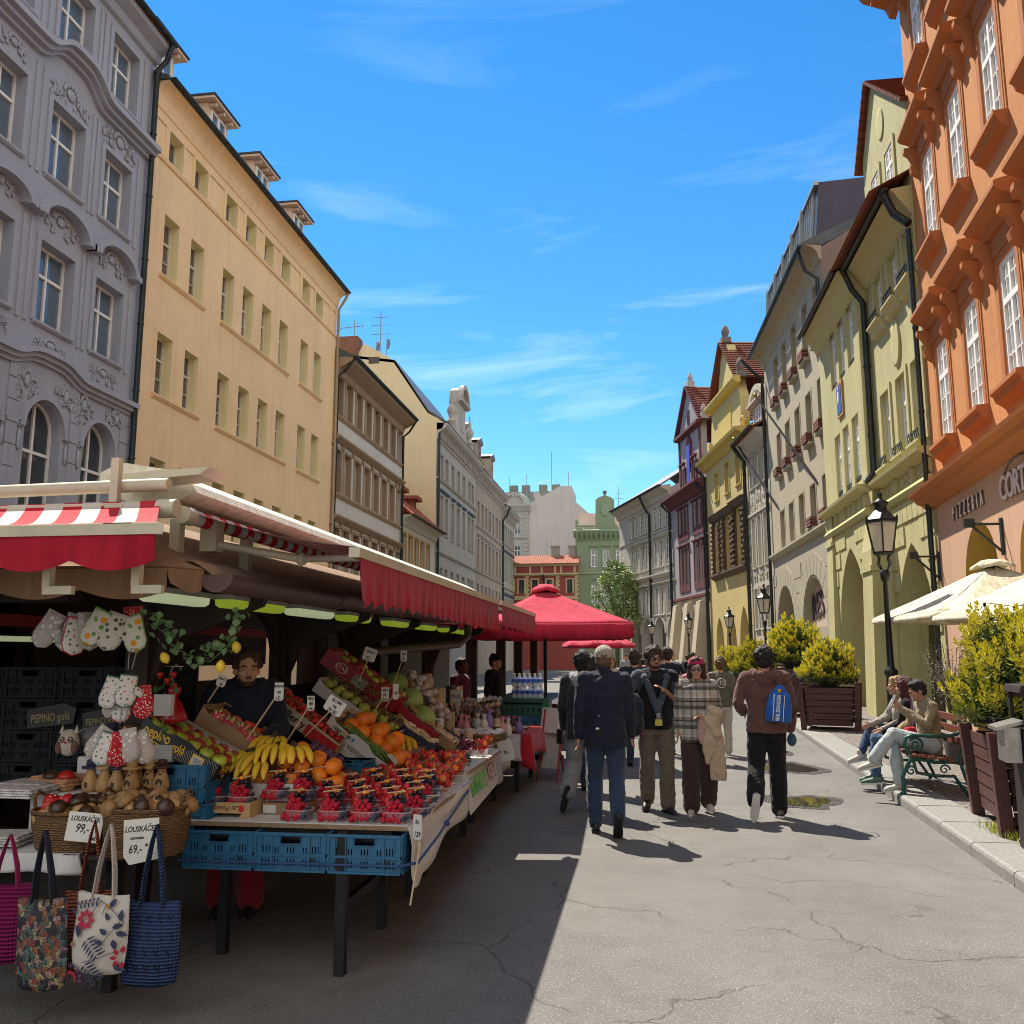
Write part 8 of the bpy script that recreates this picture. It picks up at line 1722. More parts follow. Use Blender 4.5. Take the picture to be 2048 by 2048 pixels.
 if top:
  m=MB();B=bulk
  if seat or(nk-hp).normalized().z<.97:limb(m,[hp-(ch-hp)*.12,hp.lerp(ch,.5),ch,ch.lerp(nk,.62)],[.140*B,.135*B,.142*B,.098],14)
  else:loft(m,[(hp.x,hp.y,hem,.19*B,.145*B),(hp.x,hp.y,hem+.1,.185*B,.145*B),(hp.x,hp.y,1.1,.168*B,.128*B),(ch.x,ch.y,1.28,.188*B,.142*B),(ch.x,ch.y,1.40,.19*B,.122*B),(nk.x,nk.y,1.462,.085,.078)])
  limb(m,[G('sR')-up*.012,ch+up*.125,G('sL')-up*.012],[.078*B,.092*B,.078*B])
  for s in 'RL':
   s_,e_,w_=G('s'+s),G('e'+s),G('w'+s)
   if sleeve>.6:limb(m,[s_-up*.01,s_.lerp(e_,.5),e_,e_.lerp(w_,.5),e_.lerp(w_,sleeve)],[.076*B,.066*B,.058*B,.054*B,.046*B],11)
   else:limb(m,[s_-up*.01,s_.lerp(e_,sleeve*1.6)],[.076*B,.068*B],11)
  if collar:limb(m,[nk-up*.04,nk+up*collar],[.082,.074])
  obj('jacket' if sleeve>.6 else 'shirt',remesh(m,'jacket',top,vox,3,.018,len(label)*1.3),t_,S_)
 if hood:
  m=MB();
  for i in range(13):a=math.pi*i/12;m.ell(nk+Vector((.115*math.cos(a),.02+.085*math.sin(a)*1.1,-.01-.035*math.sin(a))),(.042,.045,.045+.02*math.sin(a)),8,6)
  m.ell(nk+Vector((0,.11,-.07)),(.11,.05,.09),10,8);obj('hood',remesh(m,'hood',hood,vox,3,.02,3),t_,S_)
 for s in 'RL':
  m=MB();toe=G('t'+s).normalized();an=G('a'+s);ax=toe.cross(Vector((0,0,1))).normalized()if abs(toe.z)<.95 else Vector((1,0,0));dn=ax.cross(toe).normalized();dn=dn if dn.z<0 or abs(toe.z)>.9 else-dn
  if s and 'd'+s in P:dn=Vector(P['d'+s]).normalized()
  c0=an+dn*.035;pts=[c0-toe*.055,c0-toe*.01+dn*.0,c0+toe*.07+dn*.014,c0+toe*.145+dn*.022,c0+toe*.185+dn*.026]
  limb(m,pts,[.040,.045,.041,.037,.026],10);limb(m,[an-dn*.03,an+dn*.02],[.042,.045])
  so=obj('shoe',remesh(m,'shoe',shoe,min(vox,.010),2),t_,S_)
  m=MB();q=[(-.098,.0),(-.08,.036),(0,.038),(.09,.045),(.15,.042),(.205,.018),(.212,0)];q=q+[(x,-y)for x,y in q[-2:0:-1]]
  a0=[c0+toe*x+ax*y+dn*.036 for x,y in q];a1=[c0+toe*x+ax*y+dn*.058 for x,y in q];n_=len(q);m.add(a0+a1,[list(range(n_)),list(range(2*n_-1,n_-1,-1))]+[(i,n_+i,n_+(i+1)%n_,(i+1)%n_)for i in range(n_)]);sm=m.mesh('sole',soleM if shoe is not shoeb else shoe);obj('sole',sm,so)
 if hair:
  m=MB();r=random.Random(len(label)+int(H*100))
  if hstyle in('short','buzz','curly','wavy','long','mid'):
   ex={'buzz':.004,'short':.014,'curly':.026,'wavy':.026,'long':.02,'mid':.022}[hstyle]
   m.ell((0,.024,.048),(.075+ex,.088+ex,.088+ex),16,10,0,Rh);
   m.ell((0,.05,-.01),(.068+ex*.8,.062+ex*.5,.075),12,8,0,Rh)
   if hstyle!='buzz':m.ell((0,-.045,.105),(.062,.036,.026+ex*.4),12,8,0,Rh)
   for i in range({'buzz':0,'short':10,'curly':70,'wavy':46,'long':26,'mid':30}[hstyle]):
    a=r.uniform(0,6.28);e_=r.uniform(-.25,1.3);d=Vector((math.cos(a)*math.cos(e_),math.sin(a)*math.cos(e_),math.sin(e_)))
    if d.y<-.45 and d.z<.45:continue
    m.ell((d.x*(.074+ex),.02+d.y*(.088+ex),.042+d.z*(.088+ex)),r.uniform(.013,.022),6,5,0,Rh)
   if hstyle in('long','mid'):
    L_=.30 if hstyle=='long' else.17
    for i in range(26):
     a=math.pi*(-.08+1.16*i/25);x,y=.078*math.cos(a),.02+.085*math.sin(a);wv=r.uniform(-.015,.015)
     m.tube([Rh@Vector((x,y,.06)),Rh@Vector((x*1.12,y*1.1,-.05)),Rh@Vector((x*1.15+wv,y*1.1+.01,-.05-L_*.6)),Rh@Vector((x*1.0+wv*2,y*1.05+.015,-.06-L_*r.uniform(.85,1.1)))],[.022,.026,.024,.010],6)
  if m.v:obj('hair',remesh(m,'hair',hair,min(vox,.009),1,.012,2,30.),t_,S_)
 if beard:
  m=MB()
  for i in range(17):a=math.pi*(i/16);m.ell((.052*math.cos(a),-.022-.060*math.sin(a),-.066-.024*math.sin(a)),(.011,.012,.018),7,5,0,Rh)
  m.ell((0,-.088,-.043),(.028,.010,.008),8,5,0,Rh);m.ell((0,-.084,-.086),(.026,.014,.02),8,5,0,Rh)
  obj('beard',remesh(m,'beard',beard,.006,1),t_,S_)
 if face:
  m=MB()
  for s in(-1,1):m.ell((s*.031,-.079,.006),(.0115,.009,.0055),10,6,0,Rh);m.ell((s*.031,-.0855,.006),(.0055,.004,.0052),8,6,1,Rh)
  obj('eyes',m.mesh('eyes',[eyew,eyed]),t_,S_)
  m=MB();m.ell((0,-.096,-.0505),(.024,.006,.0035),10,6,0,Rh);m.ell((0,-.095,-.058),(.019,.006,.004),10,6,0,Rh);obj('lips',m.mesh('lips',lipm),t_,S_)
  m=MB()
  for s in(-1,1):m.tube([Rh@Vector((s*.014,-.094,.025)),Rh@Vector((s*.032,-.094,.033)),Rh@Vector((s*.052,-.082,.026))],[.004,.005,.003],5)
  obj('eyebrows',m.mesh('eyebrows',hair or hd_),t_,S_)
 if glasses:
  m=MB()
  for s in(-1,1):m.ell((s*.034,-.101,.004),(.029,.007,.0225),12,7,0,Rh);m.tube([Rh@Vector((s*.06,-.095,.012)),Rh@Vector((s*.08,-.03,.012)),Rh@Vector((s*.084,.02,.005))],.003,5,1)
  m.tube([Rh@Vector((-.01,-.105,.012)),Rh@Vector((.01,-.105,.012))],.003,5,1);obj('sunglasses',m.mesh('sunglasses',[sung,simple('dark_frame',(.05,.03,.02),.3)]),t_,S_)
 t_['_k']=k;t_['_R']=[v for row in(S_@Rh)for v in row]
 return t_
def headm(t_):
 v=list(t_['_R']);return Matrix([v[i*4:i*4+4]for i in range(4)])
def walk(s=1,step=.16,lift=.0,arm=.10,hw=.1):
 f,g_=('R','L')if s>0 else('L','R');X={'R':-1,'L':1};J={}
 J['k'+f]=(X[f]*hw,-step*.75,.50);J['a'+f]=(X[f]*hw,-step*.8,.085);J['k'+g_]=(X[g_]*hw,step*.1-.03,.50)
 J['a'+g_]=(X[g_]*hw,step*1.0+.06*lift,.13+.14*lift);J['t'+g_]=(0,-1,-.5-1.6*lift)
 J['e'+f]=(X[f]*.235,arm*.5+.03,1.14);J['w'+f]=(X[f]*.25,arm*.6,.90);J['e'+g_]=(X[g_]*.235,-arm*.1+.02,1.14);J['w'+g_]=(X[g_]*.25,-arm-.05,.90);return J
navyj=cloth('navy_jacket_cloth',(.012,.016,.032),.2,.8,.75,9,.1);blackt=cloth('black_jersey',(.010,.010,.012),.2,.6,.9,10,.1);jeans=cloth('blue_denim',(.030,.052,.105),.3,.7,.9,8);greyj=cloth('washed_grey_denim',(.22,.235,.25),.2,.8,.9,8);khaki=cloth('khaki_cotton',(.125,.108,.08),.15,.8,.9,9);brownw=cloth('dark_brown_corduroy',(.052,.026,.024),.2,.6,.95,10);hoodb=cloth('brown_hoodie_cloth',(.115,.055,.048),.15,.7,.95,9);darkj=cloth('charcoal_jacket_cloth',(.022,.026,.034),.2,.8,.8,9);greyh=cloth('grey_hood_cloth',(.28,.29,.32),.12,.6);olive=cloth('olive_sweatshirt',(.12,.12,.09),.15,.6);beige=cloth('beige_coat_cloth',(.44,.345,.25),.1,.7,.95,7);tanb=cloth('tan_blazer_cloth',(.255,.20,.125),.12,.8,.9,7);paleb=cloth('pale_blue_denim',(.40,.45,.47),.12,.6,.9,8);midj=cloth('mid_blue_denim',(.055,.10,.19),.25,.7,.9,8);pinkc=cloth('pink_cloth',(.50,.22,.25),.1,.6);creamt=cloth('cream_trousers',(.50,.47,.40),.1,.5);whitec=cloth('white_shirt_cloth',(.66,.66,.66),.05,.4);purplec=cloth('plum_sweater',(.10,.02,.06),.15,.6)
p=person('man in a navy jacket, jeans and a beige cap walking away, nearest to the camera',(-.40,9.05,0),math.pi+.06,1.80,walk(-1,.17,.4,.06),top=navyj,hem=.80,bulk=1.09,trouser=jeans,wide=.012,collar=.03,hair=hg,hstyle='buzz',skin=sk3,face=False,vox=.009)
R_=headm(p);m=MB();m.ell((0,.018,.062),(.090,.104,.082),18,10,0,R_);m.box(-.083,-.10,.02,.083,.115,.045,0,R_)if 0 else m.lathe([(.089,.025),(.092,.05),(.088,.075)],18,(0,.016,0),0,R_,True,0,1,1.13);m.ell((0,-.125,.045),(.07,.07,.010),14,6,0,R_);m.ell((0,.018,.145),(.01,.01,.006),6,4,0,R_)
m.lathe([(.022,0),(.026,.003),(.022,.006)],10,(0,0,0),1,R_@LT(0,.118,.045,0,rad(90)));m.build('cap',[cloth('beige_cap_cloth',(.34,.31,.26),.1,.5,.9,20),simple('cap_strap',(.10,.07,.05),.8)],p)
m=MB();m.ell((.06,.155,1.12),(.006,.003,.006),6,5);m.ell((.075,.158,1.0),(.02,.004,.012),6,5);m.build('jacket_badge',whitec,p)
J=walk(1,.14,.0,.08);J.update(aL=(.14,.26,.23),kL=(.11,.0,.50),tL=(.25,-.25,-1),dL=(0,1,-.15))
p=person('man with black wavy hair, dark jacket with pale grey hood and loose grey jeans',(-.70,10.35,0),math.pi-.1,1.74,J,top=darkj,hem=.78,bulk=1.06,trouser=greyj,wide=.035,hood=greyh,hair=hb,hstyle='wavy',face=False,shoe=shoeb,vox=.010)
m=MB();m.box(.27,-.2,.70,.33,-.12,.86);m.build('camera_case',blackt,p,None,.01)
J=walk(-1,.10,.0,.0);J.update(eL=(.245,.03,1.14),wL=(.09,-.16,1.27),fL=(-.5,-.35,.35),eR=(-.25,.02,1.13),wR=(-.27,-.10,.93),tL=(.35,-1,-.12),tR=(-.25,-1,-.12))
p=person('bearded man in sunglasses, black shirt and khaki cargo trousers walking towards the camera',(.10,10.45,0),.10,1.80,J,top=blackt,hem=.86,sleeve=.38,trouser=khaki,wide=.024,trim=1.0,shoe=shoeb,skin=sk2,hair=hd_,hstyle='wavy',beard=hd_,glasses=True,look=rad(8),vox=.009)
k_=p['_k'];m=MB()
limb(m,[(-.10,-.135,1.36),(-.05,-.16,1.22),(.0,-.175,1.06),(.03,-.165,.99)],[.035,.04,.04,.03]);limb(m,[(.10,-.13,1.36),(.06,-.16,1.22),(.02,-.178,1.08),(.02,-.17,1.02)],[.03,.036,.036,.026]);limb(m,[(-.12,-.10,1.40),(-.1,.06,1.46),(.1,.06,1.46),(.12,-.1,1.40)],[.04,.045,.045,.04]);limb(m,[(-.18,0,1.42),(-.245,.03,1.25),(-.27,-.02,1.1)],[.08,.085,.075]);limb(m,[(.17,.01,1.42),(.235,.03,1.24)],[.078,.08])
obj('tied_jacket',remesh(m,'tied_jacket',cloth('slate_blue_jersey',(.05,.07,.095),.2,.8),.010,3,.016,2),p,Matrix.Scale(k_,4))
m=MB();m.ell((-.24,-.13,1.05),(.115,.10,.20),14,10);m.ell((-.23,-.17,.93),(.10,.08,.13),12,8);limb(m,[(-.2,-.1,1.22),(-.14,-.12,1.36),(-.12,-.02,1.44)],[.02,.02,.02]);bp_=obj('backpack',remesh(m,'backpack',cloth('dark_navy_pack',(.012,.022,.035),.2,.8,.7),.010,2,.016,7),p,Matrix.Scale(k_,4))
m=MB();m.box(-.03,-.215,.93,.05,-.185,1.0);m.ell((.01,-.20,1.03),(.03,.02,.05),8,6,1);m.build('belt_pouch',[simple('yellow_pouch',(.45,.40,.05),.6),simple('grey_pouch',(.2,.2,.2),.6)],p,None,.006)
m=MB();m.box(-.17,-.16,.83,-.155,-.15,.96,0,LT(0,0,0,0,0,.25)if 0 else None);m.build('red_strap',simple('red_strap',(.5,.02,.04),.6),p)
m=MB();
for i in range(6):a=math.pi*(i/5);m.tube([(.07*math.cos(a),-.115-.03*math.sin(a),1.42-.12*math.sin(a)),(.07*math.cos(a+.6),-.115-.03*math.sin(a+.6),1.42-.12*math.sin(a+.6))],.002,4)
m.build('necklace',simple('dark_cord',(.03,.02,.02),.6),p)
def plaid():
 n=NT('grey_plaid_wool');v=n.co();sx_=n.n('ShaderNodeSeparateXYZ');n.l(v,sx_.inputs[0])
 def band(o_,f,st):return n.ramp(n.math('FRACT',n.math('MULTIPLY',o_,f)),st,'CONSTANT')
 h_=band(sx_.outputs[2],4.6,[(0,(.40,.37,.33)),(.30,(.10,.095,.10)),(.5,(.30,.28,.26)),(.68,(.025,.025,.035)),(.74,(.24,.20,.15)),(.9,(.46,.44,.40))]);v_=band(sx_.outputs[0],6.5,[(0,(.95,.95,.95)),(.4,(.55,.55,.58)),(.62,(1.1,1.05,1.0)),(.85,(.7,.66,.6))])
 n.set(base=n.mix(1.,h_,v_,'MULTIPLY'),rough=.95,sheen=.3);n.bump(n.noise(n.co(),14,3),.6,.03);return n.mat
J=walk(1,.09,.0,.0);J.update(eL=(.225,.0,1.14),wL=(.07,-.20,1.10),fL=(-.7,-.3,-.1),eR=(-.215,.02,1.13),wR=(-.23,-.04,.9),tR=(-.15,-1,-.12),tL=(.1,-1,-.12))
p=person('woman in a crimson headband, sunglasses and grey plaid jacket, carrying a beige coat',(.56,10.40,0),.0,1.68,J,'f',top=plaid(),hem=.80,bulk=1.08,trouser=brownw,wide=.045,shoe=shoew,hair=hd_,hstyle='long',glasses=True,look=rad(-4),skin=sk1,vox=.009)
R_=headm(p);k_=p['_k'];m=MB();m.lathe([(.086,.045),(.094,.07),(.092,.10),(.084,.118)],20,(0,.012,0),0,R_@Matrix.Rotation(rad(-8),4,'X'),True,0,1,1.12);m.ell((0,.02,.10),(.082,.095,.05),16,8,0,R_);m.build('headband',cloth('crimson_headband',(.42,.02,.10),.1,.4),p)
m=MB();limb(m,[(.13,-.17,1.16),(.20,-.16,1.12),(.22,-.1,1.02)],[.06,.075,.06]);limb(m,[(.05,-.2,1.10),(.13,-.22,1.0),(.19,-.20,.9)],[.04,.07,.07]);loft(m,[(.20,-.17,.38,.09,.02),(.19,-.17,.6,.10,.03),(.17,-.18,.85,.10,.045),(.14,-.18,1.08,.09,.06)]);loft(m,[(.08,-.2,.55,.02,.02),(.10,-.2,.7,.07,.03),(.12,-.2,.85,.09,.045),(.12,-.19,1.05,.09,.06)])
obj('carried_coat',remesh(m,'carried_coat',beige,.009,3,.02,5),p,Matrix.Scale(k_,4))
m=MB();limb(m,[(.02,-.2,1.10),(.01,-.215,.98),(.0,-.215,.86),(.02,-.21,.80)],[.03,.035,.035,.02]);limb(m,[(.04,-.21,1.1),(.05,-.225,.95),(.03,-.22,.82)],[.03,.032,.02]);obj('scarf',remesh(m,'scarf',cloth('dusty_pink_scarf',(.42,.26,.24),.15,.8),.008,2,.014,1),p,Matrix.Scale(k_,4))
J=walk(1,.12,.0,.05);J.update(aL=(.16,.28,.21),kL=(.12,.02,.50),tL=(.12,-.25,-1),dL=(0,1,-.1),eL=(.29,.06,1.16),wL=(.22,-.14,1.06),eR=(-.25,.05,1.14),wR=(-.25,-.06,.9))
J={**J,'aR':(-.10,-.05,.085),'kR':(-.10,-.05,.5)}
p=person('man in a brown hoodie and black trousers with a blue drawstring sack, walking away',(1.27,10.22,0),math.pi-.05,1.79,J,top=hoodb,hem=.86,bulk=1.10,trouser=blackt,wide=.03,hood=hoodb,hair=hb,hstyle='curly',skin=sk3,face=False,shoe=simple('grey_shoe',(.11,.10,.10),.6),vox=.009)
k_=p['_k'];bl_=cloth('blue_gym_sack_nylon',(.012,.10,.42),.15,.7,.5,8);m=MB();
loft(m,[(0,.175,.98,.13,.03),(0,.20,1.03,.135,.06),(0,.215,1.14,.13,.07),(0,.205,1.26,.105,.055),(0,.185,1.335,.05,.03),(0,.175,1.36,.03,.02)]);sk_=obj('gym_sack',remesh(m,'gym_sack',bl_,.008,2,.010,4),p,LT(.0,0,0,0,0,rad(-6))@Matrix.Scale(k_,4))
m=MB();m.box(-.022,.275,1.0,.052,.288,1.26);st_=m.build('white_stripe',[bl_],sk_);text('REAL ZARAGOZA',simple('white_print',(.7,.7,.7),.6),LT(.015,.290,1.13)@Matrix.Rotation(math.pi,4,'Z')@FACE@Matrix.Rotation(rad(90),4,'Z'),sk_,size=.052,sx=.62,ext=.001,bold=.0012);m=MB();m.box(-.042,.270,1.0,-.036,.292,1.26);m.box(.058,.270,1.0,.064,.292,1.26);m.build('stripe_edges',simple('white_print',0),sk_)
m=MB();m.ell((.01,.245,1.30),(.02,.012,.025),8,6);m.build('emblem',simple('gold_emblem',(.5,.3,.05),.5),sk_)
m=MB();
for s in(-1,1):m.tube([(s*.03,.19,1.36),(s*.10,.13,1.44),(s*.15,.0,1.49),(s*.2,-.10,1.38),(s*.21,.02,1.15),(s*.12,.18,1.0)],.006,5)
m.build('cord',blackt,sk_)
m=MB();m.ell((-.26,-.05,.80),(.05,.05,.07),10,7);m.build('carried_bag',cloth('teal_cloth',(.03,.09,.14),.2,.8),p)
far=[('man with short dark hair in a navy jacket walking away beyond the capped man',(-.16,14.4),math.pi,1.77,dict(top=navyj,hem=.84,bulk=1.08,trouser=jeans,hair=hd_,hstyle='short',face=False)),('man in a dark blazer with white sleeve stripes, elbow out, walking away',(.38,16.2),math.pi+.5,1.84,dict(top=navyj,hem=.82,trouser=blackt,hair=hd_,hstyle='short',face=False)),('woman with dark wavy hair half hidden behind the capped man',(-.70,11.8),math.pi,1.70,dict(sex='f',top=olive,trouser=jeans,hair=hb,hstyle='mid',face=False)),('person with brown curls in an olive sweatshirt with a round white emblem',(1.28,16.2),math.pi,1.66,dict(sex='f',top=olive,hem=.86,trouser=creamt,wide=.02,hair=hg,hstyle='curly',face=False,shoe=shoew)),('woman with blonde curls in a pink top walking away behind the headband woman',(.80,15.2),math.pi,1.64,dict(sex='f',top=pinkc,trouser=greyj,hair=hbl,hstyle='mid',face=False)),('man in a charcoal coat walking away beside the blazer man',(-.2,19.5),math.pi,1.72,dict(top=darkj,trouser=jeans,hair=hg,hstyle='mid',face=False)),('woman facing the camera in a cream top beside the small far parasol',(-.75,20.5),.3,1.66,dict(sex='f',top=creamt,trouser=jeans,hair=hg,hstyle='long',skin=sk1)),('small man in black walking away near the far planters',(1.35,27),math.pi,1.78,dict(top=blackt,trouser=blackt,hair=hd_)),('small woman in a red jacket far down the street',(.62,31),math.pi,1.68,dict(sex='f',top=redcard and cloth('red_jacket_cloth',(.35,.03,.04)),trouser=jeans,hair=hbl,hstyle='mid')),('small man in a white shirt far down the street',(.95,33),.2,1.76,dict(top=whitec,trouser=greyj,hair=hg)),('small woman in pale clothes with a sun hat of grey hair far away',(.3,36),math.pi,1.62,dict(sex='f',top=creamt,trouser=creamt,hair=hair_mat('grey_hair',(.35,.33,.31)))),('small couple member in dark blue far away by the white arcades',(-.2,40),math.pi,1.75,dict(top=navyj,trouser=greyj,hair=hd_)),('small person in grey far away by the white arcades',(-.9,43),0,1.7,dict(top=greyh,trouser=jeans,hair=hb)),('small person in maroon far away in front of the burgundy gabled house',(1.0,44),math.pi,1.7,dict(top=hoodb,trouser=blackt,hair=hg)),('small person in a teal jacket close to the far lamp posts',(1.7,38),math.pi,1.7,dict(top=cloth('teal_cloth',0),trouser=jeans,hair=hd_)),('small person in pink far along the middle of the street',(.1,29),math.pi,1.62,dict(sex='f',top=pinkc,trouser=jeans,hair=hg,hstyle='mid')),]
for i,(lb,(x,y),rz,H,kw)in enumerate(far):
 J=walk(1 if i%2 else-1,.13,.2,.06)
 if i==1:J.update(eR=(-.34,.06,1.22),wR=(-.17,-.10,1.05))
 p=person(lb,(x,y,0),rz,H,J,vox=.014 if y<18 else.022,hands=y<25,face=kw.pop('face',False),**kw)
 if i==1:
  m=MB()
  for s in(-1,1):
   for q in(0,.02,.04):m.tube([(s*.20+q*.4,.10,1.40-q*2),(s*.29+q*.3,.10,1.2-q)],.006,4)
  m.build('sleeve_stripes',whitec,p)
 if i==3:
  m=MB();C_=[(.075*math.cos(a*math.pi/12),.152,1.22+.075*math.sin(a*math.pi/12))for a in range(25)];m.tube(C_,.006,5);em=m.build('emblem',lw,p);text('TS',lw,LT(0,.155,1.22)@Matrix.Rotation(math.pi,4,'Z')@FACE,em,size=.1,ext=.001,shear=.2)
J=dict(head=(.03,-.07,1.56),neck=(0,-.01,1.46),eR=(-.27,-.05,1.16),wR=(-.18,-.26,1.10),eL=(.27,-.08,1.17),wL=(.2,-.28,1.12))
p=person('young seller with cropped hair and short beard, in a dark jumper behind the fruit boxes',(-2.74,6.02,0),rad(12),1.79,J,top=navyj,hem=.84,bulk=1.1,collar=.02,trouser=cloth('red_sweatpants',(.26,.015,.03),.15,.7),wide=.03,hair=hair_mat('chestnut_hair',(.05,.028,.016)),hstyle='short',beard=hair_mat('chestnut_hair',0),skin=sk1,face=True,look=rad(20),tilt=rad(3),shoe=shoeb,vox=.009)
R_=headm(p);m=MB();m.ell((-.088,.0,-.015),(.006,.008,.014),8,6,0,R_);m.build('earphone',soleM,p)
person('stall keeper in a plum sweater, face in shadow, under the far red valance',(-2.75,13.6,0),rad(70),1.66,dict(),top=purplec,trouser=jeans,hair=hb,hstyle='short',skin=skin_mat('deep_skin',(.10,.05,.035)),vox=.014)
p=person('stall keeper in black with a black beanie looking right, under the red parasol',(-2.45,14.9,0),rad(75),1.72,dict(),top=blackt,trouser=jeans,hair=hb,hstyle='short',skin=sk1,vox=.012,look=0.)
R_=headm(p);m=MB();m.ell((0,.015,.065),(.088,.102,.075),14,8,0,R_);m.lathe([(.09,.03),(.093,.06)],16,(0,.014,0),0,R_,True,0,1,1.12);m.build('beanie',blackt,p)
def sit(H_=.47,cross=False,kneeout=.0):
 J=dict(hip=(0,.02,H_+.09),chest=(0,-.0,H_+.44),neck=(0,-.03,H_+.635),head=(0,-.06,H_+.76),sR=(-.175,-.01,H_+.58),sL=(.175,-.01,H_+.58),hR=(-.095,.0,H_+.09),hL=(.095,.0,H_+.09),kR=(-.11,-.42,H_+.10),kL=(.11,-.42,H_+.10),aR=(-.11,-.44,.085),aL=(.11,-.44,.085),eR=(-.24,-.08,H_+.32),eL=(.24,-.08,H_+.32),wR=(-.12,-.30,H_+.20),wL=(.12,-.30,H_+.20))
 return J
BZ=.112
J=sit();J.update(kR=(-.09,-.40,.60),aR=(-.09,-.36,.085),kL=(.06,-.46,.70),aL=(-.02,-.70,.37),tL=(-.35,-1,-.30),tR=(0,-1,-.1),eL=(.25,-.10,.82),wL=(.06,-.34,1.0),fL=(-.3,-.4,.7),eR=(-.25,-.12,.80),wR=(-.16,-.36,.68),fR=(.1,-.5,-.75),head=(.0,-.10,1.215),neck=(0,-.04,1.10))
p=person('seated man in a tan blazer and pale jeans looking at his phone on the bench',(3.30,11.6,BZ),rad(-83),1.66,J,top=tanb,bulk=1.05,trouser=paleb,wide=.02,trim=.93,shoe=shoew,hair=hb,hstyle='short',skin=sk2,seat=True,face=True,tilt=rad(22),vox=.009)
k_=p['_k'];m=MB();m.box(-.037,-.004,-.075,.037,.004,.075,0);m.box(-.034,-.0055,-.07,.034,-.0042,.07,1);m.build('phone',[simple('silver_phone',(.4,.4,.42),.3,.6),glassy('phone_screen',(.02,.02,.025))],p,LT(.02*k_,-.42*k_,1.10*k_,rad(180),rad(25)),.002)
m=MB();limb(m,[(-.06,-.06,1.075),(-.04,.02,1.115),(.04,.02,1.115),(.06,-.06,1.075)],[.022]*4);obj('shirt_collar',remesh(m,'shirt_collar',whitec,.008,1),p,Matrix.Scale(k_,4));m=MB();m.prism([(-.035,.87),(.0,.80),(.035,.87),(.02,1.08),(-.02,1.08)],-.165,-.155);m.build('shirt_front',whitec,p);m=MB();m.prism([(-.03,.80),(0,.76),(.03,.80),(.014,1.03),(.018,1.07),(-.018,1.07),(-.014,1.03)],-.175,-.168);m.build('tie',simple('purple_tie',(.10,.03,.12),.5),p)
m=MB();loft(m,[(0,0,0,.10,.07),(0,0,.08,.13,.09),(0,0,.17,.06,.04)]);tag(obj('carrier_bag',remesh(m,'carrier_bag',redc,.01,2,.02,3),None,LT(3.12,11.68,BZ+.56)),'red carrier bag on the lap of the seated blazer man','bag')
J=sit();J.update(head=(.0,-.05,1.235),aR=(-.12,-.50,.085),kR=(-.12,-.42,.56),eR=(-.25,-.06,.82),wR=(-.2,-.34,.66))
p=person('seated woman with maroon hair, black jacket, jeans and a pink and grey backpack',(3.25,12.15,BZ),rad(-112),1.66,J,'f',top=blackt,bulk=.98,trouser=midj,wide=.01,trim=.9,shoe=simple('green_shoe',(.08,.13,.10),.6),hair=hm,hstyle='mid',skin=sk1,seat=True,face=False,look=rad(-15),vox=.010)
k_=p['_k'];m=MB();loft(m,[(0,.17,.62,.11,.04),(0,.20,.68,.135,.075),(0,.215,.85,.135,.085),(0,.20,1.0,.11,.065),(0,.17,1.06,.06,.03)]);bp_=obj('backpack',remesh(m,'backpack',cloth('grey_pack_cloth',(.045,.05,.055),.15,.5),.01,2,.01,5),p,Matrix.Scale(k_,4));m=MB();loft(m,[(.04,.245,.66,.07,.03),(.04,.262,.75,.085,.045),(.04,.27,.88,.08,.045),(.03,.245,.98,.06,.03)]);obj('front_pocket',remesh(m,'front_pocket',cloth('raspberry_pack_cloth',(.30,.035,.10),.12,.5),.009,2,.008,6),bp_)
J=sit();J.update(kR=(-.02,-.44,.64),aR=(.10,-.62,.34),tR=(.3,-1,-.2),head=(0,-.07,1.23),wR=(-.02,-.42,.72),eR=(-.22,-.14,.82))
person('seated blonde woman in a grey top with legs crossed, farthest on the bench',(3.30,12.65,BZ),rad(-88),1.66,J,'f',top=cloth('beige_grey_top',(.30,.26,.23)),trouser=jeans,wide=.0,trim=.92,shoe=shoew,hair=hbl,hstyle='mid',skin=sk1,seat=True,face=False,vox=.011)
for o in bpy.data.objects:
 for a in('_k','_R'):
  if a in o:del o[a]
yleaf=fruit_mat('young_yellow_leaf',(.76,.68,.035),(.85,.74,.06),.45,9);gleaf2=fruit_mat('mature_green_leaf',(.05,.11,.02),(.13,.18,.035),.35,9);mleaf=fruit_mat('mid_green_leaf',(.33,.36,.035),(.46,.45,.04),.4,9);bark=simple('grey_bark',(.12,.09,.065),.9,0,.3,20,.5)
def leaf(m,p,d,l,w_,mi,r):
 d=Vector(d).normalized();s_=d.cross(Vector((r.uniform(-1,1),r.uniform(-1,1),r.uniform(-1,1)))).normalized()*w_;n_=d.cross(s_).normalized()*l*.12
 p=Vector(p);m.add([p,p+d*l*.5+s_-n_,p+d*l,p+d*l*.5-s_-n_],[(0,1,2,3)],mi)
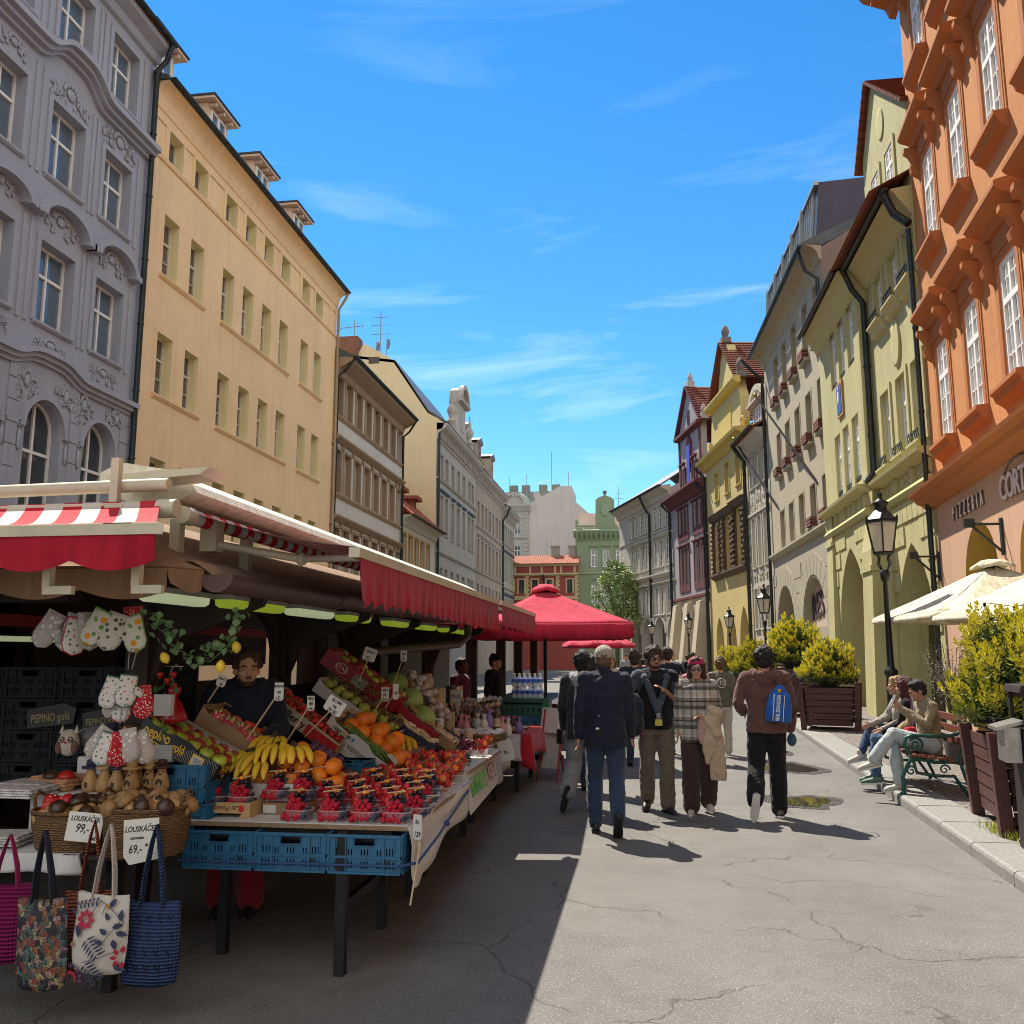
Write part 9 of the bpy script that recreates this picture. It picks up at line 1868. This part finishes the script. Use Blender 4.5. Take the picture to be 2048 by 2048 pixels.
def shrub_mesh(seed,rx,ry,h,tips,inner,L=.055,lump=.35):
 r=random.Random(seed);m=MB();st=MB();off=Vector((seed*3.1,0,0))
 def surf(a,e):
  d=Vector((math.cos(a)*math.cos(e),math.sin(a)*math.cos(e),math.sin(e)));q=1+lump*(noise.noise(d*1.7+off)+.5*noise.noise(d*4.2+off));return Vector((d.x*rx*q,d.y*ry*q,h*.42+d.z*h*.58*q if d.z>0 else h*.42+d.z*h*.42))
 for i in range(tips):
  a=r.uniform(0,6.283);e=math.asin(r.uniform(-.55,1));p=surf(a,e)*1.0;f=r.uniform(.72,1.04);c=Vector((0,0,h*.42));p=c+(p-c)*f;up_=(p-c).normalized()*.55+Vector((0,0,.9));yel=p.z>h*.3 and f>.84 and r.random()<.62+.5*(p.z/h)
  for k in range(11):
   b_=k*2.4;side=Vector((math.cos(b_),math.sin(b_),0));tw=.2+.07*k;leaf(m,p-up_.normalized()*.011*k,up_.normalized()*(1.1-tw)+side*tw,L*r.uniform(.7,1.15),L*.22,(0 if k<6 else 1)if yel else(1 if f>.85 and k<6 else 2),r)
  if i%6==0:st.tube([Vector((r.uniform(-.3,.3)*rx,r.uniform(-.3,.3)*ry,0)),c+(p-c)*.5,p],[.008,.006,.003],4)
 for i in range(inner):
  a=r.uniform(0,6.283);e=math.asin(r.uniform(-.9,1));c=Vector((0,0,h*.42));p=c+(surf(a,e)-c)*r.uniform(.35,.9);leaf(m,p,(r.uniform(-1,1),r.uniform(-1,1),r.uniform(-.2,1)),L*1.1,L*.26,2,r)
 return m.mesh('foliage',[yleaf,mleaf,gleaf2]),st.mesh('stems',bark)
plank=wood('red_brown_planks',(.085,.036,.03),1,.55,1.,.4);plank2=wood('red_brown_planks_across',(.085,.036,.03),0,.55,1.,.4)
def planter(label,c,w_,d_,h,rz,sh,slabel,z0=.112,sz=1.):
 t_=thing('wooden_planter',label,'planter',(c[0],c[1],z0),rz);tp=1.0
 m=MB();m9=MB();n_=6;hb_=(h-.12)/n_
 for k in range(n_):
  z=.10+k*hb_;q=1+.10*(z/h)
  for s_ in(-1,1):(m if s_<0 else m9).box(-w_/2*q+.05,s_*(d_/2*q)-.014,z,w_/2*q-.05,s_*(d_/2*q)+.014,z+hb_-.014)
 m.build('long_boards',plank2,t_);m9.build('long_boards',plank2,t_);m=MB();m9=MB()
 for k in range(n_):
  z=.10+k*hb_;q=1+.10*(z/h)
  for s_ in(-1,1):(m if s_<0 else m9).box(s_*(w_/2*q)-.014,-d_/2*q+.05,z,s_*(w_/2*q)+.014,d_/2*q-.05,z+hb_-.014)
 m.build('end_boards',plank,t_);m9.build('end_boards',plank,t_)
 for sx_ in(-1,1):
  for sy_ in(-1,1):
   m=MB();vs=[(sx_*(w_/2*q+.03)+a*.055,sy_*(d_/2*q+.03)+b_*.055,z)for z,q in((0,1.),(h+.04,1.11))for a,b_ in((-1,-1),(1,-1),(1,1),(-1,1))]
   m.add(vs,[(0,3,2,1),(4,5,6,7),(0,1,5,4),(1,2,6,5),(2,3,7,6),(3,0,4,7)]);m.build('corner_post',plank,t_)
 m=MB();m.box(-w_/2,-d_/2,h-.14,w_/2,d_/2,h-.10);m.build('soil',simple('dark_soil',(.03,.022,.016),.95,0,.3,30),t_)
 m=MB();W_,D_=w_/2*1.12,d_/2*1.12
 for z in(h+.05,h+.16):m.tube([(-W_,-D_,z),(W_,-D_,z),(W_,D_,z),(-W_,D_,z),(-W_,-D_,z)],.008,5)
 for s_ in(-1,1):
  for i in range(int(w_/.11)):x=-W_+.11*(i+.5)*1.1;scroll(m,x,h+.105,.05,1.2,1,s_*D_,.007)
 for s_ in(-1,1):
  for i in range(int(d_/.11)):
   y=-D_+.11*(i+.5)*1.1;q=MB();scroll(q,0,h+.105,.05,1.2,1,0,.007);m.add(q.v,q.f,0,True,LT(s_*W_,y,0,rad(90)))
 m.build('iron_rail',blackm,t_)
 b_=thing('yellow_green_shrub',slabel,'shrub',(c[0],c[1],z0+h-.12),rz,'yellow green shrubs in planters');obj('foliage',sh[0],b_,Matrix.Scale(sz,4));obj('stems',sh[1],b_,Matrix.Scale(sz,4))
s1=shrub_mesh(3,.80,.72,1.36,1500,7000,.062);s2=shrub_mesh(5,.78,.72,1.5,1000,4500,.085)
planter('wooden planter with tapering red brown boards nearest at the right edge',(3.72,9.35),1.0,1.15,.86,rad(-8),s1,'large yellow green shrub in the planter nearest to the camera')
planter('wooden planter with red brown boards in front of the sand coloured restaurant',(3.98,20.9),1.0,1.1,.92,rad(-14),s2,'bushy yellow green shrub in the second planter from the camera',.112,.76)
planter('taller dark wooden planter standing behind the second planter',(3.95,25.4),1.1,1.1,1.25,rad(-14),s2,'yellow green shrub just behind and left of the second planter',.112,.95)
planter('farther wooden planter near the yellow gabled house',(3.75,32.5),1.2,1.2,.8,rad(-10),s2,'yellow green shrub farther down beside the hooded man',.112,.95)
planter('farthest wooden planter near the far lamp posts',(3.55,37.5),1.2,1.2,.8,rad(-10),s1,'farthest dull green shrub of the pavement row',.112,.95)
bg_=simple('green_cast_iron',(.012,.075,.065),.4,.2,.2,12);slat=wood('red_bench_slats',(.16,.055,.035),1,.5)
bn=thing('park_bench','park bench with green cast iron scroll ends and red brown slats facing the street','bench',(3.28,12.05,.112),rad(-2))
for k in range(5):m=MB();m.box(-.26+.10*k,-.85,.43-.012*k,-.18+.10*k,.85,.46-.012*k);m.build('seat_slat',slat,bn,None,.006)
for k in range(3):m=MB();m.box(.27+.035*k,-.85,.56+.12*k,.295+.035*k,.85,.65+.12*k);m.build('back_slat',slat,bn,None,.006)
for y in(-.80,.80):
 m=MB();T=Matrix.Translation((0,y,0))@Matrix.Rotation(0,4,'Z')
 tb=lambda pts,r_=.02:m.tube([(x,0,z)for x,z in pts],r_,7,0,True,T)
 tb([(-.36,0),(-.35,.12),(-.36,.2),(-.30,.33),(-.24,.43)],.023);tb([(-.24,.42),(0,.37),(.24,.38),(.3,.48),(.36,.9)],.022);tb([(-.24,.42),(-.20,.25),(0,.22),(.2,.22),(.34,0)],.02);tb([(-.24,.43),(-.32,.55),(-.30,.64),(-.22,.67),(.0,.66),(.2,.67),(.32,.72)],.021);tb([(.27,.38),(.32,.2),(.40,.0)],.02)
 q=MB();scroll(q,-.19,.56,.085,1.7,-1,0,.016,2.4);scroll(q,-.26,.27,.06,1.4,1,0,.014);scroll(q,.1,.29,.06,1.3,1,0,.012);m.add(q.v,q.f,0,True,T);m.ell((-.36,y,.02),(.04,.03,.02),8,5);m.build('cast_iron_end',bg_,bn)
bi=thing('litter_bin','dark timber litter bin with open hood and small metal ashtray at right edge','litter bin',(3.30,8.15,.112),rad(-8))
dkp=wood('black_brown_boards',(.025,.018,.018),2,.6);m=MB();m.box(-.27,-.25,0,.27,.25,.98);m.box(-.25,-.23,1.24,.27,.25,1.30);m.box(.2,-.25,.98,.27,.25,1.3);m.box(-.27,-.27,.98,-.24,-.22,1.28);m.box(-.27,.20,.98,-.24,.25,1.28);m.build('bin_body',dkp,bi,None,.006)
m=MB();m.prism([(-.30,1.28),(.30,1.28),(.28,1.36),(-.28,1.34)],-.28,.28);m.build('hood',dkp,bi,None,.005);m=MB();m.box(-.40,-.14,.72,-.28,.14,1.0);m.add([(-.46,-.17,1.0),(-.26,-.17,1.06),(-.26,.17,1.06),(-.46,.17,1.0),(-.46,-.17,.975),(-.26,-.17,1.03),(-.26,.17,1.03),(-.46,.17,.975)],[(0,1,2,3),(7,6,5,4),(0,4,5,1),(1,5,6,2),(2,6,7,3),(3,7,4,0)]);m.ell((-.402,0,.86),(.012,.02,.02),8,5);m.build('ashtray',simple('galvanised_metal',(.34,.33,.31),.35,.8,.2,12),bi)
lampg=clear('lantern_glass',(.62,.58,.48),.62,.25);lampi=simple('blackened_iron',(.012,.018,.02),.4,.3,.2,15)
def lamp(label,x,y,H,z0=.112,grp='black street lamps along the pavement'):
 t_=thing('street_lamp',label,'street lamp',(x,y,z0),.3,grp);s_=H/4.5;c=3.15
 m=MB();m.lathe([(.17,0),(.17,.08),(.13,.12),(.12,.5),(.10,.56),(.095,1.3),(.12,1.33),(.12,1.4),(.07,1.44),(.062,1.5),(.045,3.0),(.07,3.02),(.085,3.12),(.085,3.2),(.05,3.22)],14);m.build('post',lampi,t_,Matrix.Scale(s_,4))
 m=MB()
 for k in range(4):a=k*math.pi/2+.4;m.tube([(.05*math.cos(a),.05*math.sin(a),3.2),(.14*math.cos(a),.14*math.sin(a),3.32),(.11*math.cos(a),.11*math.sin(a),3.45),(.17*math.cos(a),.17*math.sin(a),3.52)],.014,5)
 n_=6;
 m.lathe([(.185,3.50),(.2,3.52),(.19,3.55)],n_,sm=False);m.lathe([(.29,4.08),(.32,4.1),(.32,4.14),(.24,4.2),(.15,4.30),(.11,4.33)],n_,sm=False)
 for k in range(n_):a=k*math.pi/3;m.tube([(.185*math.cos(a),.185*math.sin(a),3.52),(.295*math.cos(a),.295*math.sin(a),4.1)],.015,5);scroll(m,.0,0,.001)if 0 else m.lathe([(.03,0),(.02,.05),(.001,.08)],6,(.3*math.cos(a),.3*math.sin(a),4.14))
 m.lathe([(.11,4.32),(.11,4.42),(.14,4.44),(.14,4.48),(.06,4.52),(.03,4.58),(.05,4.62),(.015,4.68),(.001,4.74)],10);m.build('lantern_frame',lampi,t_,Matrix.Scale(s_,4))
 m=MB();m.lathe([(.18,3.55),(.285,4.08)],n_,sm=False);m.build('lantern_glass',lampg,t_,Matrix.Scale(s_,4));m=MB();m.tube([(0,0,3.6),(0,0,3.95)],.03,8);m.build('burner',simple('milk_glass_burner',(.6,.58,.5),.4),t_,Matrix.Scale(s_,4))
 return t_
lamp('tall black street lamp with a six sided lantern before the lime green house',4.15,16.45,4.25)
for px,py,Y,lb in((1440,1100,31.5,'black street lamp in front of the narrow rococo house'),(1375,1143,42,'black street lamp in front of the yellow gabled house'),(1298,1153,56,'black street lamp in front of the burgundy gabled house'),(1229,1167,60,'black street lamp in front of the white round arches')):
 p_=at(px,py,Y);lamp(lb,p_.x,p_.y,p_.z-.3)
def tree(label,c,crown,rx,rz_,n_,seed,ls=.2):
 t_=thing('leafy_tree',label,'tree',(c[0],c[1],0));r=random.Random(seed);m=MB();m.tube([(0,0,0),(.05,0,crown*.5),(0,.05,crown)],[.2,.15,.08],8)
 for i in range(9):a=i*2.4;m.tube([(0,0,crown*.5+.12*i),(rx*.5*math.cos(a),rx*.5*math.sin(a),crown*.7+.3*i),(rx*.8*math.cos(a),rx*.8*math.sin(a),crown*.8+.42*i)],[.07,.05,.02],5)
 m.build('trunk',bark,t_);m=MB();off=Vector((seed,0,0));cl=[]
 for i in range(150):
  d=Vector((r.gauss(0,1),r.gauss(0,1),r.gauss(0,1))).normalized();q=(.5+.5*r.random()**.5)*(1+.35*noise.noise(d*2+off));cl.append(Vector((d.x*rx*q,d.y*rx*q,crown+d.z*rz_*q)))
 for i in range(n_):
  p_=cl[i%150]+Vector((r.gauss(0,1),r.gauss(0,1),r.gauss(0,1)))*.26;leaf(m,p_,(r.uniform(-1,1),r.uniform(-1,1),r.uniform(-.6,.8)),ls*r.uniform(.7,1.2),ls*.35,0 if(i%150)%3 else 1,r)
 m.build('crown',[fruit_mat('tree_leaf',(.13,.20,.06),(.18,.26,.08),.5,2),fruit_mat('tree_leaf_light',(.28,.34,.11),(.34,.40,.14),.5,2)],t_)
tree('leafy green tree at the end of the street before the sage green building',(-2.25,75.),6.0,1.75,3.2,7000,4)
ob=thing('olive_bush','thin silvery potted bush with bare twigs behind the bench','shrub',(4.55,14.6,.112));r=random.Random(9);m=MB();lv=MB()
for i in range(60):
 a=r.uniform(0,6.28);q=r.uniform(.1,.6);h=r.uniform(.9,1.75)*(1-.3*q);pts=[(0,0,.55),(q*.35*math.cos(a),q*.35*math.sin(a),.55+h*.35),(q*math.cos(a),q*math.sin(a),.5+h*.8)];m.tube(pts,[.009,.006,.0025],4)
 for k in range(34):f=r.uniform(.3,1);p_=Vector(pts[1]).lerp(Vector(pts[2]),(f-.3)/.7);leaf(lv,p_+Vector((r.gauss(0,.04),r.gauss(0,.04),r.gauss(0,.04))),(r.uniform(-1,1),r.uniform(-1,1),r.uniform(0,1)),.035,.006,0,r)
m.tube([(0,0,.35),(0,0,.6)],.02,6);m.build('twigs',bark,ob);lv.build('leaves',fruit_mat('silvery_leaf',(.22,.22,.17),(.30,.29,.24),.4,20),ob);m=MB();m.lathe([(.15,0),(.2,.38),(.19,.4),(.17,.38),(.001,.36)],16);m.build('pot',simple('dark_pot',(.06,.05,.05),.7),ob)
sl=thing('string_lights','string of clear bulbs hung along the edge of the cream parasol','string lights',(0,0,0));P=[Vector((4.15+.33*i,11.9-.03*i,2.33-.05*math.sin(i*math.pi/2.2)**2-.06*(i==3)))for i in range(8)]
m=MB();m.tube(P,.005,5);m.build('wire',blackm,sl)
for i,p_ in enumerate(P):
 m=MB();m.lathe([(.018,0),(.018,-.05),(.001,-.05)],8,p_,0);m.build('bulb_socket',blackm,sl);m=MB();m.ell(p_+Vector((0,0,-.085)),(.03,.03,.04),10,7);m.build('bulb',jarg,sl)
m=MB();r=random.Random(12)
for i in range(260):x,y=3.12+r.gauss(0,.05),8.95+r.gauss(0,.22);leaf(m,(x,y,.112),(r.uniform(-.6,.6),r.uniform(-.6,.6),1),r.uniform(.04,.11),.004,0,r)
w_=m.build('grass',mleaf);w_['kind']='stuff';tag(w_,'tuft of grass at the foot of the near planter','grass',None,'stuff')
